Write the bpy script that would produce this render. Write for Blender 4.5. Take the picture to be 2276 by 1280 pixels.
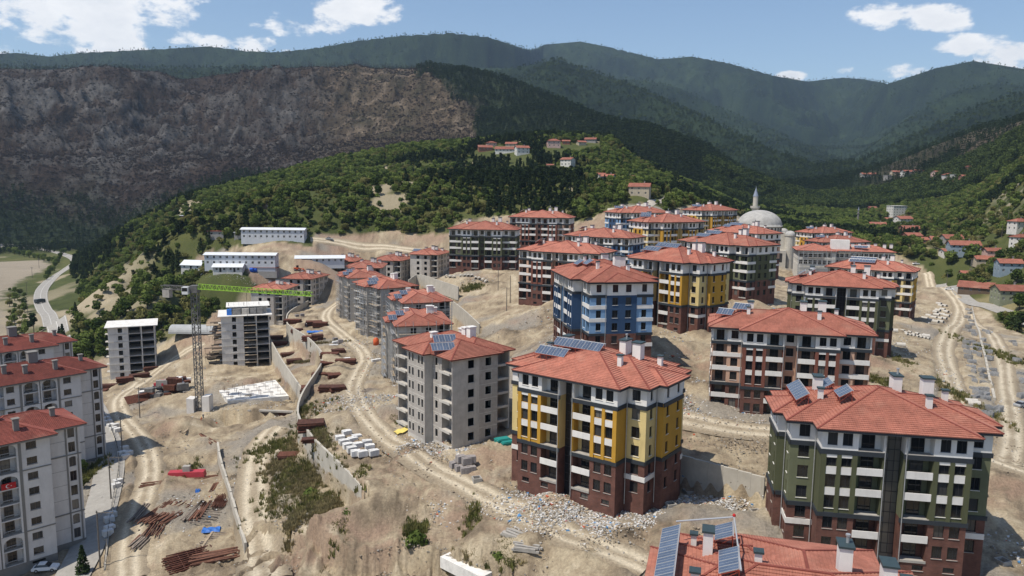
import bpy, math, random
import numpy as np
from mathutils import Vector, Matrix
R = math.radians
random.seed(7)
for _o in list(bpy.data.objects): bpy.data.objects.remove(_o)
sc = bpy.context.scene
COL = sc.collection
# ------------------------------------------------------------------ camera, sky, sun
CZ = 90.0                                   # drone height above the river bed
FPX, PITCH, ROLL = 1690.0, R(7.65), R(0.63)  # solved from the blocks' edges
cam_d = bpy.data.cameras.new('camera'); cam = bpy.data.objects.new('camera', cam_d); COL.objects.link(cam)
cam_d.sensor_width = 36; cam_d.lens = FPX / 2276 * 36; cam_d.clip_start = 1; cam_d.clip_end = 30000
cam.matrix_world = Matrix.Translation((0, 0, CZ)) @ Matrix.Rotation(R(90) - PITCH, 4, 'X') @ Matrix.Rotation(ROLL, 4, 'Z')
sc.camera = cam
SUN_EL = R(62); SUN_V = Vector((-0.865, -0.50, 0)).normalized()     # the sun stands left of and a little behind the drone
sun_d = bpy.data.lights.new('sun', 'SUN'); sun_d.energy = 4.7; sun_d.angle = R(0.53); sun_d.color = (1.0, 0.93, 0.82)
sun = bpy.data.objects.new('sun', sun_d); COL.objects.link(sun)
_sv = Vector((SUN_V.x * math.cos(SUN_EL), SUN_V.y * math.cos(SUN_EL), math.sin(SUN_EL)))
sun.rotation_euler = (-_sv).to_track_quat('-Z', 'Y').to_euler(); sun.location = (0, 0, 400)
world = bpy.data.worlds.new('World'); sc.world = world; world.use_nodes = True
sc.view_settings.view_transform = 'Standard'; sc.view_settings.look = 'None'
sc.view_settings.exposure = 0.12; sc.view_settings.gamma = 1.0; sc.view_settings.use_curve_mapping = False

def pray(px, py):
    u, v = px - 1138.0, py - 640.0
    c, s = math.cos(ROLL), math.sin(ROLL)
    u, v = u * c + v * s, -u * s + v * c
    x, up = u / FPX, -v / FPX
    return Vector((x, math.cos(PITCH) + math.sin(PITCH) * up, -math.sin(PITCH) + math.cos(PITCH) * up))
def at_z(px, py, z):          # z relative to the drone
    r = pray(px, py); k = z / r.z
    return (r.x * k, r.y * k, z)
def at_y(px, py, y):
    r = pray(px, py); k = y / r.y
    return (r.x * k, y, r.z * k)

def sky_nodes():
    nt = world.node_tree; N = nt.nodes; L = nt.links; N.clear()
    out = N.new('ShaderNodeOutputWorld'); bg = N.new('ShaderNodeBackground')
    sky = N.new('ShaderNodeTexSky'); sky.sky_type = 'NISHITA'; sky.sun_disc = False
    sky.sun_elevation = SUN_EL; sky.sun_rotation = math.atan2(SUN_V.x, SUN_V.y)
    sky.altitude = 300; sky.air_density = 1.0; sky.dust_density = 0.6; sky.ozone_density = 2.0
    bg.inputs['Strength'].default_value = 0.125
    tc = N.new('ShaderNodeTexCoord')
    def math_(op, a, b=None, c=None, clamp=False):
        n = N.new('ShaderNodeMath'); n.operation = op; n.use_clamp = clamp
        for i, v in enumerate((a, b, c)):
            if v is None: continue
            if isinstance(v, (int, float)): n.inputs[i].default_value = v
            else: L.new(v, n.inputs[i])
        return n.outputs[0]
    sep = N.new('ShaderNodeSeparateXYZ'); L.new(tc.outputs['Generated'], sep.inputs[0])
    x, y, z = sep.outputs
    # azimuth/elevation plane so that cumulus keep their flat, wide look near the horizon
    az = math_('ARCTAN2', x, y)
    el = math_('ARCSINE', z)
    comb = N.new('ShaderNodeCombineXYZ'); L.new(az, comb.inputs[0]); L.new(math_('MULTIPLY', el, 1.75), comb.inputs[1])
    n1 = N.new('ShaderNodeTexNoise'); n1.inputs['Scale'].default_value = 9; n1.inputs['Detail'].default_value = 9; n1.inputs['Roughness'].default_value = 0.58
    L.new(comb.outputs[0], n1.inputs['Vector'])
    n2 = N.new('ShaderNodeTexNoise'); n2.inputs['Scale'].default_value = 2.6; n2.inputs['Detail'].default_value = 2
    L.new(comb.outputs[0], n2.inputs['Vector'])
    n3 = N.new('ShaderNodeTexNoise'); n3.inputs['Scale'].default_value = 22; n3.inputs['Detail'].default_value = 6; n3.inputs['Roughness'].default_value = .6
    L.new(comb.outputs[0], n3.inputs['Vector'])
    # cloud banks: (px, py, half width, half height, weight)
    banks = [(120, 60, 430, 120, 1.08), (20, 95, 220, 60, 1.0), (330, 40, 220, 80, .95), (520, 96, 150, 30, 1.05), (700, 58, 120, 46, 1.1), (770, 20, 150, 40, 1.0), (560, 60, 60, 30, .5), (420, 65, 60, 22, .6),
             (2030, 38, 118, 40, 1.15), (1985, 58, 60, 22, 1.0), (2110, 112, 80, 30, 1.15), (2060, 150, 170, 26, 1.05), (2240, 130, 90, 40, 1.2), (1757, 170, 44, 16, 1.3), (630, 112, 30, 9, 1.0)]
    field = None
    for (px, py, w, h, k) in banks:
        r = pray(px, py).normalized(); a0 = math.atan2(r.x, r.y); e0 = math.asin(r.z)
        da = math_('DIVIDE', math_('SUBTRACT', az, a0), w / FPX * .80)
        de = math_('DIVIDE', math_('SUBTRACT', el, e0), h / FPX * .80)
        d2 = math_('ADD', math_('MULTIPLY', da, da), math_('MULTIPLY', de, de))
        v = math_('MULTIPLY', math_('SUBTRACT', 1.0, math_('MULTIPLY', d2, .5), clamp=True), k)
        field = v if field is None else math_('MAXIMUM', field, v)
    # the sky beyond the picture carries the same kind of broken cumulus
    out_f = math_('MULTIPLY', math_('SUBTRACT', n2.outputs[0], .50), 4.0, clamp=True)
    inside = math_('MULTIPLY', math_('LESS_THAN', math_('ABSOLUTE', az), .66), math_('LESS_THAN', el, .27))
    out_f = math_('MULTIPLY', out_f, math_('MULTIPLY', math_('SUBTRACT', 1.0, inside), math_('GREATER_THAN', el, 0.02)))
    field = math_('MAXIMUM', field, out_f)
    dens = math_('ADD', math_('MULTIPLY', field, .60), math_('MULTIPLY', math_('SUBTRACT', n1.outputs[0], .5), 2.7))
    dens = math_('ADD', dens, math_('MULTIPLY', math_('SUBTRACT', n3.outputs[0], .5), .25))
    cov = N.new('ShaderNodeMapRange'); cov.interpolation_type = 'SMOOTHSTEP'
    cov.inputs['From Min'].default_value = .40; cov.inputs['From Max'].default_value = .62
    L.new(dens, cov.inputs['Value'])
    cmask = math_('MULTIPLY', cov.outputs[0], math_('MULTIPLY', math_('GREATER_THAN', field, 0.02), .93))
    shade = N.new('ShaderNodeMapRange'); shade.inputs['From Min'].default_value = .5; shade.inputs['From Max'].default_value = 1.15
    shade.inputs['To Min'].default_value = 1.0; shade.inputs['To Max'].default_value = .62
    L.new(dens, shade.inputs['Value'])
    ccol = N.new('ShaderNodeMix'); ccol.data_type = 'RGBA'
    ccol.inputs['A'].default_value = (4.2, 4.6, 5.3, 1); ccol.inputs['B'].default_value = (8.6, 8.5, 8.4, 1)
    cs = math_('MULTIPLY', shade.outputs[0], math_('ADD', .55, math_('MULTIPLY', n3.outputs[0], .8)), clamp=True)
    L.new(cs, ccol.inputs['Factor'])
    mix = N.new('ShaderNodeMix'); mix.data_type = 'RGBA'
    L.new(cmask, mix.inputs['Factor']); L.new(sky.outputs[0], mix.inputs['A']); L.new(ccol.outputs['Result'], mix.inputs['B'])
    L.new(mix.outputs['Result'], bg.inputs['Color']); L.new(bg.outputs[0], out.inputs['Surface'])
sky_nodes()

# ------------------------------------------------------------------ helpers
def tag(o, label=None, cat=None, group=None, kind=None):
    if label: o['label'] = label
    if cat: o['category'] = cat
    if group: o['group'] = group
    if kind: o['kind'] = kind
    return o
def empty(name, loc, rz=0, label=None, cat=None, group=None):
    o = bpy.data.objects.new(name, None); o.empty_display_size = 1; COL.objects.link(o)
    o.location = loc; o.rotation_euler = (0, 0, rz)
    return tag(o, label, cat, group)
def obj(name, me, parent=None, loc=(0, 0, 0), rz=0, scale=None):
    o = bpy.data.objects.new(name, me); COL.objects.link(o)
    o.location = loc; o.rotation_euler = (0, 0, rz)
    if scale is not None: o.scale = scale
    if parent: o.parent = parent
    return o
class MB:
    def __init__(s): s.v = []; s.f = []; s.m = []
    def quad(s, a, b, c, d, m=0):
        n = len(s.v); s.v += [a, b, c, d]; s.f.append((n, n + 1, n + 2, n + 3)); s.m.append(m)
    def poly(s, pts, m=0):
        n = len(s.v); s.v += list(pts); s.f.append(tuple(range(n, n + len(pts)))); s.m.append(m)
    def hexa(s, p, m=0):      # 8 corners: bottom 0-3 ccw, top 4-7
        n = len(s.v); s.v += p
        for f in ((3, 2, 1, 0), (4, 5, 6, 7), (0, 1, 5, 4), (1, 2, 6, 5), (2, 3, 7, 6), (3, 0, 4, 7)):
            s.f.append(tuple(n + i for i in f)); s.m.append(m)
    def box(s, x0, y0, z0, x1, y1, z1, m=0):
        s.hexa([(x0, y0, z0), (x1, y0, z0), (x1, y1, z0), (x0, y1, z0), (x0, y0, z1), (x1, y0, z1), (x1, y1, z1), (x0, y1, z1)], m)
    def bar(s, a, b, w, h=None, m=0, up=(0, 0, 1)):
        a = Vector(a); b = Vector(b); h = h or w
        d = (b - a).normalized(); up = Vector(up)
        if abs(d.dot(up)) > .98: up = Vector((1, 0, 0))
        r = d.cross(up).normalized(); u = r.cross(d)
        p = []
        for q in (a, b):
            for (i, j) in ((-1, -1), (1, -1), (1, 1), (-1, 1)):
                p.append(tuple(q + r * (w / 2 * i) + u * (h / 2 * j)))
        s.hexa(p, m)
    def tube(s, pts, r, seg=8, m=0, caps=True):
        rings = []
        for i, p in enumerate(pts):
            p = Vector(p); d = (Vector(pts[min(i + 1, len(pts) - 1)]) - Vector(pts[max(i - 1, 0)])).normalized()
            up = Vector((0, 0, 1)) if abs(d.z) < .95 else Vector((1, 0, 0))
            a = d.cross(up).normalized(); b = a.cross(d)
            rr = r[i] if isinstance(r, (list, tuple)) else r
            n = len(s.v); s.v += [tuple(p + a * (math.cos(t) * rr) + b * (math.sin(t) * rr)) for t in [2 * math.pi * k / seg for k in range(seg)]]
            rings.append(n)
        for n0, n1 in zip(rings, rings[1:]):
            for k in range(seg):
                k2 = (k + 1) % seg
                s.f.append((n0 + k, n0 + k2, n1 + k2, n1 + k)); s.m.append(m)
        if caps:
            s.f.append(tuple(rings[0] + k for k in range(seg))); s.m.append(m)
            s.f.append(tuple(rings[-1] + k for k in reversed(range(seg)))); s.m.append(m)
    def lathe(s, prof, seg=24, m=0, cx=0, cy=0):
        rings = []
        for (r, z) in prof:
            n = len(s.v); s.v += [(cx + r * math.cos(2 * math.pi * k / seg), cy + r * math.sin(2 * math.pi * k / seg), z) for k in range(seg)]; rings.append(n)
        for n0, n1 in zip(rings, rings[1:]):
            for k in range(seg):
                k2 = (k + 1) % seg; s.f.append((n0 + k, n0 + k2, n1 + k2, n1 + k)); s.m.append(m)
    def mesh(s, name, mats, smooth=False):
        me = bpy.data.meshes.new(name); me.from_pydata(s.v, [], s.f)
        for x in mats: me.materials.append(x)
        if len(mats) > 1: me.polygons.foreach_set('material_index', s.m)
        if smooth: me.polygons.foreach_set('use_smooth', [True] * len(me.polygons))
        me.update(); return me
    def build(s, name, mats, parent=None, loc=(0, 0, 0), rz=0, smooth=False):
        if not isinstance(mats, (list, tuple)): mats = [mats]
        return obj(name, s.mesh(name, mats, smooth), parent, loc, rz)
# ------------------------------------------------------------------ materials
def mat(name, col, rough=.8, var=0.0, vscale=1.0, bump=0.0, bscale=8.0, col2=None, spec=.3, metal=0.0, stain=None, streak=0.0, obj_var=0.0, detail=5):
    m = bpy.data.materials.new(name); m.use_nodes = True
    nt = m.node_tree; N = nt.nodes; L = nt.links; N.clear()
    out = N.new('ShaderNodeOutputMaterial'); b = N.new('ShaderNodeBsdfPrincipled'); L.new(b.outputs[0], out.inputs['Surface'])
    b.inputs['Roughness'].default_value = rough; b.inputs['Metallic'].default_value = metal
    b.inputs['Specular IOR Level'].default_value = spec
    c4 = (*col, 1)
    tc = N.new('ShaderNodeTexCoord'); geo = N.new('ShaderNodeNewGeometry')
    pos = geo.outputs['Position']
    cur = None
    if var or col2:
        n = N.new('ShaderNodeTexNoise'); n.inputs['Scale'].default_value = vscale; n.inputs['Detail'].default_value = detail; n.inputs['Roughness'].default_value = .62
        L.new(pos, n.inputs['Vector'])
        mr = N.new('ShaderNodeMapRange'); mr.inputs['From Min'].default_value = .32; mr.inputs['From Max'].default_value = .68; L.new(n.outputs[0], mr.inputs['Value'])
        mx = N.new('ShaderNodeMix'); mx.data_type = 'RGBA'; L.new(mr.outputs[0], mx.inputs['Factor'])
        ca = tuple(max(0, v * (1 - var)) for v in col) if not col2 else col
        cb = tuple(min(1, v * (1 + var)) for v in col) if not col2 else col2
        mx.inputs['A'].default_value = (*ca, 1); mx.inputs['B'].default_value = (*cb, 1)
        cur = mx.outputs['Result']
    if stain or streak:
        n = N.new('ShaderNodeTexNoise'); n.inputs['Scale'].default_value = .9; n.inputs['Detail'].default_value = 6; n.inputs['Roughness'].default_value = .7
        mp = N.new('ShaderNodeMapping'); mp.inputs['Scale'].default_value = (1.6, 1.6, .28 if streak else 1.4)
        L.new(pos, mp.inputs[0]); L.new(mp.outputs[0], n.inputs['Vector'])
        mr = N.new('ShaderNodeMapRange'); mr.inputs['From Min'].default_value = .5; mr.inputs['From Max'].default_value = .75; L.new(n.outputs[0], mr.inputs['Value'])
        mr.inputs['To Max'].default_value = streak or .6
        mx = N.new('ShaderNodeMix'); mx.data_type = 'RGBA'; L.new(mr.outputs[0], mx.inputs['Factor'])
        if cur: L.new(cur, mx.inputs['A'])
        else: mx.inputs['A'].default_value = c4
        mx.inputs['B'].default_value = (*(stain or tuple(v * .45 for v in col)), 1)
        cur = mx.outputs['Result']
    if obj_var:
        oi = N.new('ShaderNodeObjectInfo'); hv = N.new('ShaderNodeHueSaturation')
        mr = N.new('ShaderNodeMapRange'); mr.inputs['To Min'].default_value = 1 - obj_var; mr.inputs['To Max'].default_value = 1 + obj_var
        L.new(oi.outputs['Random'], mr.inputs['Value']); L.new(mr.outputs[0], hv.inputs['Value'])
        if cur: L.new(cur, hv.inputs['Color'])
        else: hv.inputs['Color'].default_value = c4
        cur = hv.outputs[0]
    if cur: L.new(cur, b.inputs['Base Color'])
    else: b.inputs['Base Color'].default_value = c4
    if bump:
        n = N.new('ShaderNodeTexNoise'); n.inputs['Scale'].default_value = bscale; n.inputs['Detail'].default_value = 5; n.inputs['Roughness'].default_value = .65
        L.new(pos, n.inputs['Vector'])
        bp = N.new('ShaderNodeBump'); bp.inputs['Strength'].default_value = 1; bp.inputs['Distance'].default_value = bump
        L.new(n.outputs[0], bp.inputs['Height']); L.new(bp.outputs[0], b.inputs['Normal'])
    return m
def brick_mat(name, c1, c2, mortar):
    m = mat(name, c1, .85); nt = m.node_tree; N = nt.nodes; L = nt.links
    b = [n for n in N if n.type == 'BSDF_PRINCIPLED'][0]
    tc = N.new('ShaderNodeTexCoord'); sp = N.new('ShaderNodeSeparateXYZ'); L.new(tc.outputs['Object'], sp.inputs[0])
    ad = N.new('ShaderNodeMath'); L.new(sp.outputs[0], ad.inputs[0]); L.new(sp.outputs[1], ad.inputs[1])
    cb = N.new('ShaderNodeCombineXYZ'); L.new(ad.outputs[0], cb.inputs[0]); L.new(sp.outputs[2], cb.inputs[1])
    br = N.new('ShaderNodeTexBrick'); L.new(cb.outputs[0], br.inputs['Vector'])
    br.inputs['Scale'].default_value = 1; br.inputs['Brick Width'].default_value = .30; br.inputs['Row Height'].default_value = .11; br.inputs['Mortar Size'].default_value = .009
    br.inputs['Color1'].default_value = (*c1, 1); br.inputs['Color2'].default_value = (*c2, 1); br.inputs['Mortar'].default_value = (*mortar, 1); br.inputs['Bias'].default_value = -.1
    n = N.new('ShaderNodeTexNoise'); n.inputs['Scale'].default_value = .7; n.inputs['Detail'].default_value = 6; L.new(tc.outputs['Object'], n.inputs['Vector'])
    hv = N.new('ShaderNodeHueSaturation'); mr = N.new('ShaderNodeMapRange'); mr.inputs['From Min'].default_value = .3; mr.inputs['From Max'].default_value = .7; mr.inputs['To Min'].default_value = .75; mr.inputs['To Max'].default_value = 1.3
    L.new(n.outputs[0], mr.inputs['Value']); L.new(mr.outputs[0], hv.inputs['Value']); L.new(br.outputs[0], hv.inputs['Color']); L.new(hv.outputs[0], b.inputs['Base Color'])
    return m
M = {}
M['brick'] = brick_mat('brick_cladding', (.112, .050, .038), (.145, .062, .046), (.105, .062, .052))
M['white'] = mat('white_render', (.70, .68, .65), .85, .07, .5, streak=.42, stain=(.48, .45, .42))
M['band'] = mat('white_band', (.66, .64, .61), .8, .08, .6, streak=.3, stain=(.42, .39, .36))
M['charcoal'] = mat('charcoal_trim', (.030, .036, .044), .6, .1, 1)
M['slab'] = mat('balcony_concrete', (.34, .32, .29), .9, .15, 1.0, streak=.4, stain=(.2, .19, .17))
M['cap'] = mat('chimney_cap_metal', (.035, .055, .06), .45, .1, 2)
M['concrete'] = mat('raw_concrete', (.46, .435, .395), .92, .14, .5, bump=.01, bscale=3, streak=.5, stain=(.23, .215, .20))
M['block'] = mat('grey_blockwork', (.36, .33, .30), .95, .14, 1.3, bump=.02, bscale=6, streak=.4, stain=(.36, .34, .31))
M['glass'] = mat('dark_glass', (.012, .014, .017), .08, spec=.6)
def _glass_var(m):
    nt = m.node_tree; N = nt.nodes; L = nt.links; b = [n for n in N if n.type == 'BSDF_PRINCIPLED'][0]
    oi = N.new('ShaderNodeObjectInfo'); cr = N.new('ShaderNodeValToRGB'); e = cr.color_ramp.elements; cr.color_ramp.interpolation = 'CONSTANT'
    e[0].color = (.010, .012, .015, 1); e[1].position = .5; e[1].color = (.022, .023, .026, 1)
    for p, c in ((.72, (.05, .05, .05, 1)), (.84, (.012, .013, .016, 1)), (.93, (.13, .125, .115, 1))): q = e.new(p); q.color = c
    L.new(oi.outputs['Random'], cr.inputs[0]); L.new(cr.outputs[0], b.inputs['Base Color'])
_glass_var(M['glass'])
M['void'] = mat('painted_interior_shade', (.035, .032, .03), .95, .2, 1)  # near-black colour that paints in the shade of rooms and openings
M['frame'] = mat('window_frame_anthracite', (.030, .030, .034), .5)
M['wframe'] = mat('window_frame_white', (.65, .65, .64), .5)
M['bframe'] = mat('window_frame_brown', (.12, .09, .07), .6)
M['steel'] = mat('galvanised_steel', (.42, .43, .44), .45, .15, 2, metal=.5)
M['panel_glass'] = mat('solar_glass', (.075, .098, .145), .15, .2, .5, spec=.6)
M['panel_frame'] = mat('solar_frame', (.48, .49, .50), .35, metal=.3)
M['redpipe'] = mat('red_rack_steel', (.28, .05, .03), .6)
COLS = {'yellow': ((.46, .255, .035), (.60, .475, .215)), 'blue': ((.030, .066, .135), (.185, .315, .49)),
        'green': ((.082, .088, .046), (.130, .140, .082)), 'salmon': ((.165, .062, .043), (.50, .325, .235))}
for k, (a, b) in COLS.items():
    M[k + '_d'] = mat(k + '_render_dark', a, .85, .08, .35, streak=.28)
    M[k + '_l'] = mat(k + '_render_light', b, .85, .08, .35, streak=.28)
# ------------------------------------------------------------------ terrain height (metres relative to the drone, +CZ in the scene)
def _hash(ix, iy, seed):
    h = (ix.astype(np.int64) * 374761393 + iy.astype(np.int64) * 668265263 + seed * 974634777) & 0xffffffff
    h = ((h ^ (h >> 13)) * 1274126177) & 0xffffffff
    return ((h ^ (h >> 16)) & 0xffff) / 65535.0
def vnoise(x, y, seed=0):
    ix = np.floor(x); iy = np.floor(y); fx = x - ix; fy = y - iy
    fx = fx * fx * fx * (fx * (fx * 6 - 15) + 10); fy = fy * fy * fy * (fy * (fy * 6 - 15) + 10)
    a = _hash(ix, iy, seed); b = _hash(ix + 1, iy, seed); c = _hash(ix, iy + 1, seed); d = _hash(ix + 1, iy + 1, seed)
    return (a * (1 - fx) + b * fx) * (1 - fy) + (c * (1 - fx) + d * fx) * fy
def fbm(x, y, seed=0, oct=4, ridged=False):
    s = 0; a = .5; t = 0
    for o in range(oct):
        n = vnoise(x, y, seed + o * 17)
        if ridged: n = 1 - np.abs(2 * n - 1)
        s = s + a * n; t += a; a *= .5; x = x * 2.03 + 11.7; y = y * 2.03 + 5.3
    return s / t
def sstep(a, b, x):
    t = np.clip((x - a) / (b - a), 0, 1); return t * t * (3 - 2 * t)
def seg_dist(x, y, P):
    """distance to polyline, side (+ = right of travel), overshoot past the ends, arc position"""
    best = np.full(x.shape, 1e9); side = np.zeros(x.shape); over = np.zeros(x.shape); arc = np.zeros(x.shape); s0 = 0
    for i in range(len(P) - 1):
        ax, ay = P[i][:2]; bx, by = P[i + 1][:2]; dx, dy = bx - ax, by - ay; L2 = dx * dx + dy * dy; L = math.sqrt(L2)
        t = ((x - ax) * dx + (y - ay) * dy) / L2; tc = np.clip(t, 0, 1)
        d = np.hypot(x - ax - tc * dx, y - ay - tc * dy); m = d < best
        best = np.where(m, d, best); side = np.where(m, np.sign((x - ax) * dy - (y - ay) * dx), side)
        ov = np.zeros(x.shape)
        if i == 0: ov = np.maximum(ov, -t * L)
        if i == len(P) - 2: ov = np.maximum(ov, (t - 1) * L)
        over = np.where(m, np.maximum(ov, 0), over); arc = np.where(m, s0 + tc * L, arc); s0 += L
    return best, side, over, arc
# retaining walls: (pixels of the top edge with z), drop on the low side, which side is low, reach of the drop
WALLS = {
 'main': ([(806, 1088, -53.6), (755, 1035, -54), (703, 985, -54.3), (668, 940, -54.6), (662, 912, -54.8), (672, 880, -55), (692, 848, -55.2), (714, 815, -55.6), (716, 793, -56), (690, 765, -57), (652, 738, -58), (638, 722, -58.5), (640, 700, -59), (660, 684, -59.5), (690, 668, -60)], 6.2, -1, 26, 6.8),
 'c2': ([(672, 868, -62.5), (645, 830, -62.8), (622, 795, -63), (600, 755, -64), (590, 722, -65)], 6.0, -1, 16, 6.2),
 'step': ([(546, 1212, -64.6), (528, 1150, -64.6), (508, 1080, -64.8), (490, 1020, -65), (484, 985, -65.4)], 3.0, -1, 12, 3.6),
 'y1': ([(1509, 1016, -47.6), (1575, 1034, -47.8), (1640, 1051, -48), (1700, 1068, -48.2)], 3.6, 1, 10, 4.0),
 'upper': ([(908, 625, -43.5), (925, 613, -42.5), (943, 614, -42), (975, 625, -42), (1003, 634, -42.2), (1019, 640, -42.4)], 3.6, 1, 14, 4.2),
 'bank': ([(598, 1178, -62.5), (660, 1185, -60), (720, 1200, -57), (780, 1208, -55.6), (850, 1190, -54.8), (930, 1198, -54.6), (1000, 1216, -54.6), (1060, 1245, -55), (1130, 1268, -55.5)], 3.6, 1, 12, 0),
 'exc': ([(512, 914, -69.3), (560, 910, -68.6), (610, 906, -68), (655, 902, -67.5)], 5.0, 1, 9, 0),
 'mid': ([(1003, 669, -46), (1030, 690, -46.3), (1050, 708, -46.5), (1066, 724, -46.8)], 4.8, 1, 12, 6.0),
}
WPTS = {k: [at_z(*p) for p in w[0]] for k, w in WALLS.items()}
def wall_off(x, y):
    o = np.zeros(x.shape)
    for k, (px, h, lo, reach, hh) in WALLS.items():
        d, s, ov, arc = seg_dist(x, y, WPTS[k])
        sd = d * s * lo
        o = o + h * sstep(-.1, .5, sd) * np.exp(-(np.maximum(sd, 0) / reach) ** 2) * np.exp(-(ov / 3.5) ** 2)
    return o
GP = []   # ground control points
def g(px, py, z): GP.append(at_z(px, py, z))
for p in [(5, 117, -52.6), (25, 115, -52.2), (33, 134, -50.6), (15, 128, -51.5), (0, 132, -51.8), (40, 98, -53), (68, 94, -53.5), (76, 112, -51.8), (54, 109, -52.5), (45, 152, -47.6), (75, 158, -47.5), (60, 170, -47.5), (38, 140, -49.0),
          (22, 171, -41.5), (32, 176, -41.5), (34, 196, -40.8), (12, 195, -41), (49, 225, -40), (40, 210, -40.5), (78, 277, -38.6), (70, 255, -39), (20, 279, -42), (10, 262, -42.5), (-13, 362, -39), (-25, 350, -40), (5, 345, -39.5), (16, 402, -35), (41, 340, -40.3), (68, 420, -32.5), (72, 356, -34.5), (120, 464, -32),
          (112, 368, -39.5), (96, 221, -46), (110, 205, -47.5), (147, 308, -50.3), (165, 290, -51.5), (203, 498, -47),
          (-11.5, 145, -52.0), (-5, 160, -51.5), (-22, 155, -52.6), (2, 150, -51.5), (-31.5, 206, -55.6), (-22, 215, -54), (-33, 234, -54.8), (-47, 268, -55.2), (-35, 280, -54), (-67, 313, -57), (-55, 320, -55.5), (-71, 368, -55), (-64, 408, -54), (-45, 410, -51), (-96, 434, -56), (-108, 395, -62), (-116, 367, -65), (-20, 190, -53), (-8, 205, -50.5), (-15, 240, -50)]: GP.append(p)
for p in [(1000, 1060, -52.6), (880, 1000, -53.2), (820, 890, -54), (805, 800, -55), (760, 740, -56), (735, 690, -58), (1200, 1160, -52.5), (1390, 1235, -53), (900, 1130, -53.0), (1080, 1180, -52.8), (700, 900, -54.6), (740, 1000, -54), (760, 850, -55), (800, 1060, -53.6), (680, 720, -57.5),
          (1700, 1150, -51.2), (1560, 1110, -51.6), (1600, 980, -48), (1550, 930, -47.6), (1620, 870, -46.5), (1190, 690, -43.5), (1120, 700, -45), (1100, 640, -43), (1060, 600, -41.5), (1170, 740, -45.5), (1130, 760, -47.5), (1095, 790, -49), (1480, 770, -41.3), (1540, 800, -42.5), (1680, 690, -40.5), (1560, 830, -45),
          (2250, 960, -51), (2110, 860, -49.5), (2010, 830, -48.3), (2000, 770, -48), (2105, 740, -51.5), (2150, 830, -51), (2060, 640, -53.5), (2040, 600, -54.5), (2180, 680, -55), (2276, 720, -57), (2230, 640, -60), (2276, 880, -52.5), (2220, 1060, -51.5), (2276, 1250, -53), (2150, 560, -60), (2050, 540, -55), (1990, 640, -51), (1760, 600, -43.5), (1750, 520, -42),
          # the lower site and the old town blocks
          (445, 915, -71), (250, 850, -76), (330, 800, -74), (490, 832, -72.5), (600, 830, -70.5), (165, 1195, -71.5), (215, 1000, -70.5), (430, 1130, -68), (330, 1200, -69.5), (240, 1100, -70.5), (270, 960, -70.5), (350, 900, -71.5), (300, 1270, -70), (100, 1270, -72), (560, 900, -69.5), (640, 880, -68.5), (612, 958, -66.5), (545, 945, -73), (500, 962, -72.5),
          (600, 1250, -64), (575, 1120, -64.2), (560, 1020, -64.6), (640, 1150, -60), (640, 1050, -61), (630, 1250, -63), (480, 1270, -67), (410, 1260, -69), (740, 1150, -57), (700, 1230, -60), (850, 1270, -62.5), (1000, 1275, -61), (1150, 1275, -58), (900, 1190, -54.2), (1050, 1220, -54.5), (1250, 1260, -54.5), (770, 1180, -56.5),
          # slopes left of the site down to the valley road, river
          (430, 760, -74), (560, 740, -71), (400, 700, -71), (330, 700, -74), (220, 760, -79), (140, 800, -82), (110, 740, -84), (90, 672, -85), (105, 630, -85), (30, 760, -86), (20, 640, -88), (0, 560, -89), (260, 680, -76), (200, 650, -80), (-150, 700, -88), (-200, 900, -86), (-100, 1200, -76)]: g(*p)
for (px, py, y) in [(600, 590, 398), (470, 600, 395), (700, 583, 405), (540, 620, 380), (470, 660, 340), (360, 640, 350), (610, 532, 440), (520, 530, 445), (690, 528, 445), (800, 520, 455), (900, 515, 460), (980, 530, 450), (760, 560, 435), (850, 545, 445), (400, 560, 440), (330, 600, 400), (300, 560, 460), (420, 500, 520), (250, 620, 420),
                    (1100, 450, 480), (1000, 460, 480), (1250, 470, 480), (1350, 440, 480), (1430, 437, 470), (1500, 460, 500), (1650, 480, 520), (1850, 510, 560), (1950, 520, 540), (2100, 500, 520), (2276, 480, 470), (2276, 560, 430)]: GP.append(at_y(px, py, y))
GPa = np.array(GP)
def tps_fit(P, z, reg):
    n = len(P); d2 = ((P[:, None] - P[None]) ** 2).sum(-1)
    K = .5 * d2 * np.log(d2 + 1e-9) + np.eye(n) * reg
    A = np.zeros((n + 3, n + 3)); A[:n, :n] = K; A[:n, n] = 1; A[:n, n + 1:] = P; A[n, :n] = 1; A[n + 1:, :n] = P.T
    b = np.zeros(n + 3); b[:n] = z
    return np.linalg.solve(A, b)
_P = GPa[:, :2] / 100.0
_W = tps_fit(_P, GPa[:, 2] + wall_off(GPa[:, 0], GPa[:, 1]), .012)
def tps(x, y):
    out = np.empty(x.size); xf = x.ravel() / 100; yf = y.ravel() / 100
    for i in range(0, x.size, 60000):
        d2 = (xf[i:i + 60000, None] - _P[None, :, 0]) ** 2 + (yf[i:i + 60000, None] - _P[None, :, 1]) ** 2
        out[i:i + 60000] = (.5 * d2 * np.log(d2 + 1e-9)) @ _W[:-3] + _W[-3] + _W[-2] * xf[i:i + 60000] + _W[-1] * yf[i:i + 60000]
    return out.reshape(x.shape)
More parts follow.
